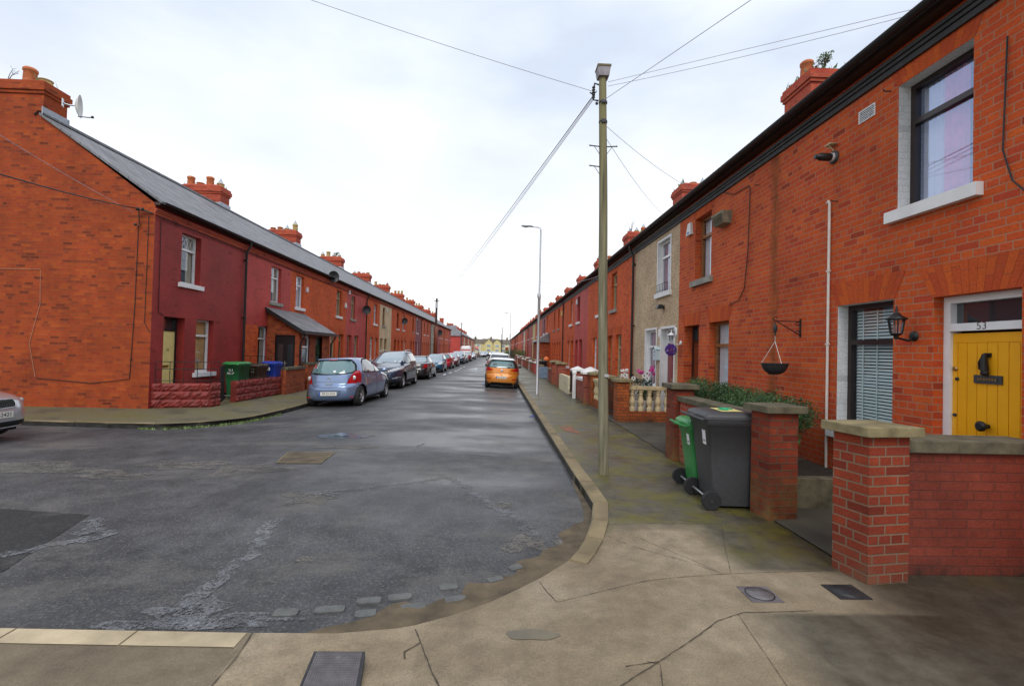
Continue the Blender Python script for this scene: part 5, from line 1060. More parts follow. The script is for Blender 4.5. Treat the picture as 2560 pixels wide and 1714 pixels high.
# ---------------------------------------------------------------- wheelie bins
def wheelie(loc, rz, w, d, h, body, lid, label, marks=None, sticker=True, tilt=0, axle=True, badge=False):
    t = empty('wheelie_bin', loc, rz); tag(t, label, 'wheelie bin'); tb = .78
    mb = MB(); b0, b1 = .12, .12 + d * tb
    def ring(x0, x1, yy, z, r=.035, n=4):
        out = []
        for cx, cy, a0 in ((x1 - r, yy - r, 0), (x0 + r, yy - r, pi / 2), (x0 + r, -yy + r, pi), (x1 - r, -yy + r, 1.5 * pi)):
            out += [(cx + r * cos(a0 + pi / 2 * k / n), cy + r * sin(a0 + pi / 2 * k / n), z) for k in range(n + 1)]
        return out
    hb = h - .06; rows = []
    for f in (0, .04, .5, .86, .87, .93, .935, 1): g = f; ex = .012 if f in (.87, .93) else (.02 if f > .93 else 0); rows.append(ring(b0 * (1 - g) + .02 * g - ex, b1 * (1 - g) + d * g + ex, w / 2 * (.8 + .2 * g) + ex, .03 + (hb - .03) * f))
    mb.grid(rows, cu=True, smooth=True); mb.face(rows[0][::-1]); mb.face(rows[-1]); bo = mb.build('body', body, t)
    mb = MB(); rows = []
    for f, z in ((0, hb + .004), (0, hb + .03), (.05, hb + .05), (.3, hb + .075), (.7, hb + .085), (.93, hb + .08)):
        rows.append(ring(-.03 + f * .25 * d, d + .06 - f * .25 * d, w / 2 + .025 - f * w * .2, z, .05))
    mb.grid(rows, cu=True); mb.face(rows[0][::-1]); mb.face(rows[-1], smooth=True); lo = mb.build('lid', lid, t)
    mb = MB(); mb.tube([(.02, -w / 2 + .03, hb - .02), (-.1, -w / 2 + .03, hb + .02), (-.1, w / 2 - .03, hb + .02), (.02, w / 2 - .03, hb - .02)], .016, 7); mb.box(-.11, .0, -.05, .05, hb + .0, hb + .035); mb.build('handle', lid, lo)
    for s in (-1, 1):
        yc = s * (w / 2 + .01); wh = MB().lathe([(.1, -.026), (.105, -.02), (.105, .02), (.1, .026), (.06, .026), (.06, .018), (0, .018)], (.06, yc, .105), 20, axis='y').build('wheel', 'rubber', t)
        MB().lathe([(.058, s * .019), (.05, s * .026), (.02, s * .022), (.0, s * .03)], (.06, yc, .105), 18, axis='y').build('hub', 'plastic_dark' if body != 'plastic_grey' else 'plastic_grey', wh)
    MB().tube([(.06, -w / 2, .105), (.06, w / 2, .105)], .012, 6).build('axle', 'steel', t)
    xs = lambda z: b0 * (1 - (z - .03) / (hb - .03)) + .02 * (z - .03) / (hb - .03) - .003
    if sticker:
        y0_ = .0; z0_, z1_ = h * .66, h * .84
        mb = MB(); mb.face([(xs(z0_), -w * .1, z0_), (xs(z1_), -w * .1, z1_), (xs(z1_), -w * .1 - .1, z1_), (xs(z0_), -w * .1 - .1, z0_)], 0)
        for zz in (h * .69, h * .81):
            for k in range(5): mb.face([(xs(zz) - .002, -w * .1 - .02 - k * .013, zz), (xs(zz + .02) - .002, -w * .1 - .02 - k * .013, zz + .02), (xs(zz + .02) - .002, -w * .1 - .027 - k * .013, zz + .02), (xs(zz) - .002, -w * .1 - .027 - k * .013, zz)], 1)
        mb.build('sticker', ['sticker', 'plastic_grey'], t, recalc=False)
    if badge:
        mb = MB(); mb.face([(.2, -.2, hb + .088), (.45, -.2, hb + .092), (.45, .16, hb + .092), (.2, .16, hb + .088)], 0); P = []
        for k in range(12): a = k * .42; P.append((.32 + .07 * cos(a), -.02 + .09 * sin(a), hb + .096))
        mb.tube(P, .012, 5, 1); mb.build('lid_badge', ['sticker_yellow', 'sticker_green'], lo)
    return t
wheelie((2.38, 5.46, 0), radians(-3), .55, .62, 1.06, 'plastic_grey', 'plastic_grey', 'dark grey wheelie bin with white sticker beside the dark brick pillar', badge=True)
wheelie((2.42, 5.99, 0), radians(-4), .46, .5, .89, 'plastic_green', 'plastic_green', 'smaller bright green wheelie bin behind the dark grey one')
gb = wheelie((-8.14, 14.62, .012), radians(84), .5, .56, 1.12, 'plastic_green_dark', 'plastic_green', 'dark green wheelie bin with painted white marks behind the iron gate', sticker=False)
text('painted_number', '213\nNC.P', .1, 'text_white', gb, tframe((.016, .02, .84), (0, -1, 0), (0, 0, 1)))
bb = wheelie((-7.95, 15.5, .012), radians(84), .44, .5, 1.04, 'plastic_brown', 'plastic_brown', 'dark brown wheelie bin with white marks between the green and blue bins', sticker=False); text('painted_number', 'H1\n41', .12, 'text_white', bb, tframe((.012, .0, .86), (0, -1, 0), (0, 0, 1)))
bl = wheelie((-7.8, 16.25, .012), radians(84), .46, .46, 1.1, 'plastic_blue', 'plastic_blue', 'bright blue wheelie bin behind the maroon block wall', sticker=False)
MB().box(.004, .014, -.06, .05, .82, .93).build('sticker', 'sticker', bl)
wheelie((3.2, 33.0, .012), radians(-90), .55, .6, 1.05, 'plastic_dark', 'plastic_dark', 'black wheelie bin among clutter just past the blue grey wall', sticker=False); wheelie((3.5, 27.6, .012), radians(-90), .48, .5, 1.1, 'plastic_green', 'plastic_green', 'green wheelie bin behind the mossy capped pillars near the lamp post', sticker=False)

# ---------------------------------------------------------------- poles and lamps
t = empty('telegraph_pole', (1.55, 6.64, 0)); tag(t, 'weathered wooden telegraph pole with green stain standing on the right pavement', 'telegraph pole')
LX = -.13 / 5.8
mb = MB(); mb.tube([(LX * z + .004 * sin(z * 2), 0, z) for z in [k * .29 for k in range(21)]], [.076 - .0042 * k * .29 for k in range(21)], 18); mb.build('shaft', 'pole_wood', t)
tx = LX * 5.7
mb = MB(); mb.frust(tx - .075, tx + .075, -.08, .07, 5.67, tx - .092, tx + .092, -.09, .09, 5.80); mb.build('cap_box', 'cap_grey', t); MB().box(tx - .098, tx + .098, -.098, .098, 5.801, 5.825).build('cap_lid', 'cap_moss', t)
mb = MB()
for z, sides in ((4.67, (-1, 1)), (4.38, (-1,))):
    for s in sides:
        xx = LX * z; mb.tube([(xx + s * .05, -.02, z), (xx + s * .2, -.02, z + .012)], .008, 6); mb.tube([(xx + s * .05, -.02, z - .11), (xx + s * .13, -.02, z + .002)], .004, 5); mb.lathe([(.014, s * .192), (.014, s * .2)], (xx, -.02, z + .012), 8, axis='x')
mb.build('climbing_step', 'fascia_brown', t)
for z in (5.02, 5.3): MB().lathe([(.062, z), (.062, z + .025)], (LX * z, 0, 0), 18).box(LX * z - .03, LX * z + .03, -.075, -.05, z - .02, z + .03).build('band', 'iron_dark', t)
mb = MB(); xx = tx - .06
mb.tube([(xx, -.02, 5.56), (xx - .06, -.02, 5.58), (xx - .075, -.02, 5.5), (xx - .075, -.02, 5.34), (xx, -.02, 5.33)], .013, 6)
for k in range(5): mb.lathe([(.012, 0), (.024, .01), (.024, .02), (.012, .03)], (xx - .075, -.02, 5.36 + .036 * k), 10)
mb.ball((xx - .03, -.04, 5.28), .022, n=5); mb.tube([(xx - .08, -.02, 5.42), (xx - .13, -.03, 5.44)], .01, 5); mb.build('insulator_bracket', 'iron_dark', t)
MB().box(-.03, .03, -.082, -.07, 1.38, 1.42).build('number_tag', 'steel', t)
def lamp(x, y, label, s=1, group=None, nseg=12):
    t = empty('street_lamp', (x, y, 0)); tag(t, label, 'street lamp', group)
    MB().lathe([(.065, 0), (.065, .05), (.06, .06), (.058, 3.8), (.062, 3.81), (.062, 3.95), (.038, 4.05), (.034, 6.58)], (0, 0, 0), nseg).build('column', 'steel', t)
    MB().tube([(0, 0, 6.5), (-.02, 0, 6.62), (-.1, 0, 6.66), (-.42, 0, 6.68)], .024, 8).build('arm', 'steel', t)
    mb = MB(); mb.lathe([(.02, .3), (.05, .36), (.075, .42), (.085, .6), (.07, .74), (.02, .79)], (0, 0, 0), 12, axis='x'); 
    for i, v in enumerate(mb.v): mb.v[i] = (-v[0], v[1] * 1.25, 6.69 + v[2] * (.55 if v[2] > 0 else .3))
    lh = mb.build('lamp_head', 'steel', t); mb = MB(); mb.ball((-.6, 0, 6.67), .12, .07, .035, 6); mb.build('lens', 'glass_lamp', lh); return t
L1 = lamp(1.62, 18.58, 'tall grey steel street lamp beside the wooden pole on the right pavement'); MB().box(-.09, .0, -.03, .03, 3.85, 4.0).build('bracket', 'steel', L1)
lamp(1.66, 62, 'grey street lamp further along the right pavement, its head above the road'); lamp(1.7, 122, 'distant grey street lamp near the end of the street')
def pole(x, y, h, r, label, band=False):
    t = empty('telegraph_pole', (x, y, 0)); tag(t, label, 'telegraph pole'); MB().tube([(0, 0, 0), (0, 0, h)], [r, r * .6], 10).build('shaft', 'fascia_brown' if band else 'iron_dark', t)
    if band: MB().lathe([(r * .8, h - 1.2), (r * .78, h - .5)], (0, 0, 0), 10).build('collar', 'steel', t); MB().lathe([(r * .9, 0), (r * .95, 0.5), (r * 1.35, .6), (r * 1.25, h * .55), (r * .95, h * .56)], (0, 0, 0), 10).build('casing', 'door_brown', t)
    MB().box(-.35, .35, -.03, .03, h - .35, h - .28).build('crossarm', 'iron_dark', t)
pole(-7.85, 59.75, 8.1, .2, 'brown telegraph pole with a pale collar rising before the left houses', True); pole(-7.8, 101, 7.5, .12, 'thin dark telegraph pole at the side street before the red end house'); pole(-7.8, 163, 6.9, .12, 'thin distant telegraph pole left of the yellow houses'); pole(1.6, 160, 9.5, .14, 'tall distant telegraph pole near the far right lamp'); pole(1.75, 210, 9, .14, 'farthest telegraph pole in front of the yellow houses')

# ---------------------------------------------------------------- overhead cables
def cable(a, b, sag, r, label, mat='cable_grey', n=24, group=None):
    a, b = Vector(a), Vector(b); P = [(a.lerp(b, k / n) - Vector((0, 0, sag * 4 * (k / n) * (1 - k / n)))) for k in range(n + 1)]; o = MB().tube([p - a for p in P], r, 5).build('overhead_cable', mat, None, loc=a); tag(o, label, 'cable', group); return o
PT = (1.33, 6.62, 5.45)
for k, (dz, dx) in enumerate(((0, 0), (.04, .1), (-.1, -.1))): cable((1.33 - .02 * k, 6.62, 5.47 - .06 * k), (-7.85 + dx, 59.75, 7.85 + dz), .35 + .1 * k, .005 if k else .007, ['thickest black cable running from the wooden pole down the street to the brown pole', 'upper thin cable of the bundle from the wooden pole to the brown pole', 'lower thin cable of the bundle from the wooden pole to the brown pole'][k], 'cable_black' if k == 0 else 'cable_grey')
cable(PT, (-7.6, 6.6, 8.2), .12, .004, 'thin cable crossing the sky from the wooden pole to the upper left')
cable((1.5, 6.64, 5.62), (4.28, 4.58, 5.33), .0, .0032, 'upper of two thin cables from the wooden pole top to the nearest right eave'); cable((1.5, 6.66, 5.57), (4.28, 4.62, 5.30), .03, .0032, 'lower of two thin cables from the wooden pole top to the nearest right eave')
cable((1.4, 6.58, 5.3), (4.3, 1.6, 5.5), .0, .004, 'thin cable rising from the wooden pole over the right houses')
cable((1.5, 6.66, 4.98), (4.28, 10.1, 5.32), .08, .0035, 'thin cable from the wooden pole to the roof edge of the brown door house'); cable((1.5, 6.66, 4.8), (4.28, 12.0, 5.31), .1, .0035, 'thin cable from the wooden pole to the roof edge of the pebble dashed house')
cable((1.66, 18.58, 4.5), (4.3, 19.5, 5.0), .2, .006, 'thin cable from the grey street lamp to the right houses'); cable((-7.85, 59.75, 7.6), (1.7, 122, 6.4), 1.4, .012, 'faint cable crossing the far street from the brown pole')
cable((-9.27, 12.2, 5.1), (-8.2, 7.2, 4.36), .06, .013, 'thick black cable running from the gable corner off to the left', 'cable_black'); cable((-9.4, 12.25, 5.02), (-8.2, 7.2, 5.15), .05, .005, 'thin cable running from the gable bracket off to the upper left')
t = empty('cable_bracket', (-9.25, 12.28, 5.05)); tag(t, 'iron cable bracket with insulators at the top corner of the brick gable', 'bracket')
mb = MB(); mb.tube([(0, 0, -.35), (0, -.04, -.3), (0, -.07, .02)], .012, 6); mb.tube([(0, -.07, .03), (.2, -.05, .0), (.3, .02, -.05), (.36, .12, -.06)], .02, 6); mb.ball((-.02, -.08, .04), .045, n=6); mb.ball((.1, -.08, .05), .035, n=6); mb.ball((-.08, -.06, -.35), .035, n=6); mb.tube([(-.08, -.06, -.35), (.02, -.03, -.38)], .012, 5); mb.build('arm', 'iron_dark', t)
def wallcable(pts, r, mat, label, name='wall_cable'):
    o = Vector(pts[0]); b = MB().tube([Vector(p) - o for p in pts], r, 5).build(name, mat, None, loc=o); return tag(b, label, 'cable')
wallcable([(-9.3, 12.285, 4.7), (-9.32, 12.285, 2.5), (-9.38, 12.285, .75), (-10.3, 12.285, .62), (-11.7, 12.285, .72)], .008, 'cable_black', 'thin black cable running down the brick gable near its corner')
wallcable([(-9.05, 12.285, 4.95), (-9.06, 12.285, 2.2), (-8.92, 12.285, 1.95)], .007, 'cable_black', 'second thin black cable down the very corner of the brick gable')
wallcable([(-14, 12.285, 3.46), (-11.7, 12.285, 3.49), (-11.67, 12.285, 2.6), (-11.9, 12.285, 1.6), (-11.72, 12.285, .76)], .006, 'conduit', 'thin pale conduit looping down the brick gable wall', 'conduit')
wallcable([(-8.885, 12.5, 4.9), (-8.885, 12.52, 2.5), (-8.885, 12.72, 2.42)], .008, 'cable_black', 'black cable down the maroon wall above the cream door')
wallcable([(-8.84, 12.35, 4.95), (-8.86, 20, 4.93), (-8.86, 30, 4.96)], .012, 'cable_black', 'black cable strung under the eaves of the left row')
wallcable([(4.43, 9.2, 5.0), (4.43, 8.75, 4.8), (4.43, 8.2, 4.78), (4.43, 8.16, 4.7), (4.43, 8.2, 3.6), (4.43, 8.3, 2.95), (4.43, 8.5, 2.75), (4.43, 8.85, 2.7)], .008, 'fascia_brown', 'dark cable running down the brick beside the stone vent')
wallcable([(4.43, 3.95, 4.6), (4.43, 3.98, 3.6), (4.43, 3.9, 3.3), (4.43, 3.7, 3.05)], .007, 'cable_black', 'thin dark cable hanging on the brick at the right edge')

# ---------------------------------------------------------------- things fixed to the walls
o = MB().tube([(0, .06, 3.62), (-.012, .02, 3.64), (-.012, 0, 3.6), (-.012, 0, .05)], .017, 8).box(-.03, 0.0, -.028, .028, 1.7, 1.72).box(-.03, 0, -.028, .028, 2.68, 2.7).build('drain_pipe', 'pipe_white', None, loc=(4.43, 6.13, .2)); tag(o, 'thin white plastic pipe running up the brick of the yellow door house', 'pipe')
t = empty('vent_grille', (4.45, 5.54, 4.72)); tag(t, 'small white louvred vent grille high in the brick beside the upper window', 'vent'); mb = MB(); bars(mb, -.125, .125, -.075, .075, -.012, .0, .012); mb.build('frame', 'white_gloss', t); mb = MB()
for k in range(6): z = -.055 + k * .022; mb.face([(-.012, -.112, z), (-.012, .112, z), (-.003, .112, z + .018), (-.003, -.112, z + .018)])
mb.build('louvre', 'white_gloss', t, recalc=False); MB().box(-.002, -.001, -.11, .11, -.065, .065).build('backing', 'black_paint', t)
t = empty('boiler_flue', (4.45, 6.09, 4.41)); tag(t, 'short black boiler flue poking from the brick with a small bracket above', 'flue')
MB().lathe([(.085, -.002), (.085, -.02), (.06, -.03)], (0, 0, 0), 18, axis='x').build('collar', 'plastic_grey', t); MB().lathe([(.055, -.025), (.055, -.06)], (0, 0, 0), 18, axis='x').build('ring', 'white_gloss', t); MB().lathe([(.052, -.06), (.05, -.2), (.035, -.22), (.03, -.27), (.02, -.27)], (0, 0, 0), 18, axis='x').build('pipe', 'black_paint', t)
MB().box(-.1, 0, -.06, .06, .16, .175).tube([(-.08, 0, .16), (-.005, 0, .08)], .01, 5).build('bracket', 'cream_stone', t)
for (y, z, lab) in ((5.2, 4.98 - .17, 'small rusty iron hook in the brick left of the upper window'), (6.02, 3.80, 'short iron hook in the brick beside the top of the white pipe'), (7.9, 4.68, 'small iron hook in the brick right of the stone vent')): tag(MB().tube([(0, 0, 0), (-.07, .01, 0), (-.085, .01, .02)], .007, 5).build('wall_hook', 'iron_dark', None, loc=(4.45, y, z)), lab, 'hook')
# hanging basket
t = empty('basket_bracket', (4.45, 6.74, 2.15)); tag(t, 'scrolled black iron bracket fixed to the brick, holding the hanging basket', 'bracket')
mb = MB(); mb.box(-.014, -.002, -.014, .014, -.13, .14); mb.tube([(-.008, 0, .1), (-.37, 0, .1)], .007, 6); mb.tube([(-.01, 0, -.1), (-.36, 0, .095)], .007, 6)
for c, r, s in (((-.385, .13), .035, 1), ((-.05, .07), .03, -1), ((-.05, -.06), .03, 1)): mb.tube([(c[0] + r * (1 - k * .03) * cos(k * .42 * s), 0, c[1] + r * (1 - k * .03) * sin(k * .42 * s)) for k in range(14)], .006, 5)
mb.build('ironwork', 'black_iron', t); MB().lathe([(.006, .09), (.008, .055), (.024, .03), (.03, -.01), (.024, -.05), (.008, -.085), (.008, -.12)], (-.38, 0, 0), 12).build('pendant', 'iron_dark', t)
t = empty('hanging_basket', (4.07, 6.74, 1.62)); tag(t, 'empty dark wicker hanging basket on white chains', 'hanging basket')
MB().lathe([(.18, .0), (.165, -.05), (.13, -.11), (.07, -.15), (0, -.155)], (0, 0, 0), 24, cap=False).lathe([(.175, .0), (.155, -.05), (.12, -.1), (.0, -.13)], (0, 0, 0), 24, cap=False).lathe([(.17, -.01), (.185, 0), (.18, .012), (.165, .005)], (0, 0, 0), 24).build('bowl', 'wicker', t)
mb = MB()
for k in range(3): a = k * 2.094 + .5; mb.tube([(.175 * cos(a), .175 * sin(a), 0), (0, 0, .33)], .0045, 5)
mb.tube([(0, 0, .33), (0, 0, .42)], .005, 5); mb.build('chain', 'chain', t)
# lanterns
def lantern(x, y, z, mat, glass_, label, arm=.2, s=1):
    t = empty('wall_lantern', (x, y, z), 0); tag(t, label, 'lantern'); cx = -arm
    mb = MB(); mb.lathe([(.0, .17 * s), (.012 * s, .155 * s), (.006 * s, .14 * s), (.02 * s, .125 * s), (.01 * s, .105 * s), (.03 * s, .09 * s), (.05 * s, .065 * s), (.105 * s, .03 * s), (.1 * s, .02 * s), (.04 * s, .022 * s)], (cx, 0, 0), 6); mb.lathe([(.055 * s, -.125 * s), (.05 * s, -.14 * s), (.02 * s, -.155 * s), (.025 * s, -.17 * s), (.008 * s, -.19 * s)], (cx, 0, 0), 6)
    for k in range(6): a = k * pi / 3; mb.tube([(cx + .075 * s * cos(a), .075 * s * sin(a), .025 * s), (cx + .053 * s * cos(a), .053 * s * sin(a), -.13 * s)], .006 * s, 4)
    mb.build('frame', mat, t); MB().lathe([(.07 * s, .022 * s), (.05 * s, -.126 * s)], (cx, 0, 0), 6).build('glass', glass_, t)
    mb = MB(); mb.tube([(-.01, 0, -.16 * s), (-.06, 0, -.2 * s), (cx + .02, 0, -.175 * s), (cx, 0, -.16 * s)], .012 * s, 6); mb.lathe([(.055 * s, -.003), (.05 * s, -.02), (.02 * s, -.035)], (0, 0, -.15 * s), 14, axis='x'); mb.build('wall_arm', mat, t); return t
lantern(4.45, 4.86, 2.13, 'black_iron', 'glass', 'black coach lantern on the brick between the window and the yellow door', .2)
lantern(4.45, 11.22, 2.16, 'white_gloss', 'glass', 'white coach lantern beside the red door of the pebble dashed house', .24)
t = empty('flower_ball', (4.2, 11.2, 1.83)); tag(t, 'purple artificial flower ball hanging below the white lantern', 'flower ball'); mb = MB(); foliage(mb, (0, 0, 0), (.14, .14, .14), 900, .035, rnd, 0, 1, shell=.75); mb.build('blossoms', 'purple', t, recalc=False); MB().tube([(0, 0, .12), (0.0, 0, .18)], .004, 4).build('hanger', 'chain', t)
t = empty('mailbox', (4.44, 12.74, 1.56)); tag(t, 'pale blue metal mailbox with a little gabled roof on the pebble dash', 'mailbox'); MB().box(-.12, -.003, -.13, .13, 0, .3).build('box', 'mailbox', t)
mb = MB(); mb.face([(-.15, -.16, .29), (-.15, 0, .38), (0, 0, .38), (0, -.16, .29)]); mb.face([(-.15, .16, .29), (-.15, 0, .38), (0, 0, .38), (0, .16, .29)]); mb.face([(-.12, -.13, .3), (-.12, .13, .3), (-.12, 0, .37)]); mb.build('roof', 'mailbox', t); mb = MB(); mb.box(-.124, -.119, -.05, .05, .2, .22); mb.box(-.124, -.119, -.03, .03, .12, .14); mb.build('slot', 'iron_dark', t)
t = empty('security_light', (4.45, 12.43, 2.98)); tag(t, 'black security floodlight on the pebble dash below the upper window', 'security light'); MB().box(-.04, 0, -.05, .05, -.04, .05).build('mount', 'black_paint', t); MB().frust(-.22, -.05, -.1, .1, -.04, -.16, -.05, -.07, .07, .07).build('lamp_head', 'black_paint', t)
for y, lab in ((12.72, 'white oval plaque on the pebble dash left of the red door'), (11.55, 'white oval plaque at the right edge of the pebble dash by the lantern')):
    mb = MB(); mb.lathe([(.0, -.002), (.1, -.003), (.1, -.012), (.08, -.02), (.0, -.02)], (0, 0, 0), 20, axis='x'); mb.v = [(v[0], v[1] * .85, v[2] * 1.3) for v in mb.v]; tag(mb.build('wall_plaque', 'white_gloss', None, loc=(4.45, y, 2.28)), lab, 'plaque')
t = empty('air_vent', (4.45, 9.05, 4.42)); tag(t, 'mossy stone cowl vent projecting from the brick beside the upper timber window', 'vent'); MB().frust(-.16, 0, -.2, .2, -.13, -.2, 0, -.24, .24, .1).build('cowl', 'vent_stone', t); mb = MB()
for k in range(4): mb.box(-.205, -.19, -.2, .2, -.1 + k * .045, -.085 + k * .045)
mb.build('louvre', 'cap_dark', t)
def alarm(x, y, z, sg, mat, label, w=.12, h=.12): 
    t = empty('alarm_box', (x, y, z)); tag(t, label, 'alarm box'); MB().frust(-sg * .07 if sg > 0 else 0, 0 if sg > 0 else .07, -w, w, -h, -sg * .05 if sg > 0 else 0, 0 if sg > 0 else .05, -w * .6, w * .6, h).build('case', mat, t); MB().box(-.074 * sg, -.066 * sg, -w * .4, w * .4, -h * .8, -h * .5).build('strobe', 'plate_blue', t)
alarm(4.45, 10.75, 4.65, 1, 'plastic_white', 'white alarm box left of the upper timber window on the right', .13, .14); alarm(-8.9, 21.95, 4.3, -1, 'plastic_white', 'white and dark alarm box right of the porch house upper window', .1, .11)
alarm(-8.9, 27.5, 4.1, -1, 'plastic_white', 'white alarm box on the orange brick between two upper windows, left row', .13, .14); alarm(-8.9, 28.1, 4.95, -1, 'plastic_white', 'white alarm box high on the dull red house under the eave, left row', .13, .13); alarm(-8.9, 37.6, 4.7, -1, 'plastic_white', 'white alarm box on the beige rendered house', .14, .14); alarm(4.45, 26.2, 4.55, 1, 'plastic_white', 'cream alarm box on the crimson painted house, right row', .15, .15); alarm(4.45, 32.4, 4.4, 1, 'flower_yellow', 'yellow alarm box beside an upper window near the black downpipe, right row', .17, .17); alarm(-8.9, 51.6, 4.9, -1, 'plastic_white', 'white alarm box on the purplish painted house, left row', .15, .16)
def dish(x, y, z, az, label, r=.3, mat='dish_dark', lift=0):
    t = empty('satellite_dish', (x, y, z), az); tag(t, label, 'satellite dish')
    mb = MB(); rows = []
    for k in range(6): q = r * k / 5 + .001; rows.append([(.10 * (q / r) ** 2 + .12, q * cos(2 * pi * j / 24), q * sin(2 * pi * j / 24) * 1.1) for j in range(24)])
    mb.grid(rows, cu=True); mb.build('reflector', mat, t, recalc=False); mb = MB(); mb.tube([(.18, 0, -r), (.45, 0, -.12 - r * .4)], .012, 6); mb.ball((.47, 0, -.1 - r * .4), .035, n=6); mb.build('feed_arm', 'plastic_dark', t)
    MB().tube([(-.12, 0, 0), (0, 0, -.02), (.12, 0, 0)], .02, 6).box(-.13, -.11, -.06, .06, -.1, .1).build('mount', 'steel', t)
dish(-11.35, 12.5, 7.86, radians(30), 'grey satellite dish bracketed to the big corner chimney', .27, 'plastic_white')
dish(-8.75, 24.9, 5.35, radians(-60), 'dark satellite dish at the eave past the porch, left row', .27); dish(-8.75, 31.2, 4.15, radians(-60), 'black satellite dish by the downpipe of the dull red house, left row', .27); dish(-8.75, 43.9, 4.2, radians(-60), 'black satellite dish next to a white upper window, left row', .28); dish(-8.75, 70.6, 4.1, radians(-60), 'black satellite dish on the pinkish red house past the brown pole', .42)
# chimney plants
def sprig(x, y, z, n, h, mats, label, bare=False):
    t = empty('chimney_plant', (x, y, z)); tag(t, label, 'plant'); mb = MB(); lf = MB()
    for k in range(n):
        a = rnd.uniform(0, 6.28); q = rnd.uniform(.1, .5) * h; P = [(0, 0, 0), (q * .4 * cos(a), q * .4 * sin(a), h * .5), (q * cos(a), q * sin(a), h * rnd.uniform(.7, 1))]; mb.tube(P, [.01, .007, .003], 4)
        for j in range(3): b = rnd.uniform(0, 6.28); p = Vector(P[1]).lerp(Vector(P[2]), rnd.random()); mb.tube([p, p + Vector((.12 * cos(b), .12 * sin(b), .1)) * h * 1.2], .003, 4)
        if not bare: foliage(lf, P[2], (.1, .1, .1), 28, .06, rnd, 0, 2, shell=.1)
    mb.build('stems', 'twig', t)
    if not bare: lf.build('leaves', mats, t, recalc=False)
sprig(7.75, 11.0, 8.68, 9, .34, ['leaf_mid', 'leaf_light'], 'leafy green weed growing on top of the nearest right chimney'); sprig(-13.05, 12.6, 8.4, 3, .5, [], 'bare twiggy plant on the big corner chimney', True); sprig(7.6, 26.9, 8.7, 5, .9, [], 'bare twigs rising from a chimney right of the street lamp', True)
sprig(-12.3, 35.5, 8.4, 9, .35, ['leaf_mid', 'leaf_light'], 'green weeds growing on the fourth chimney of the left row')
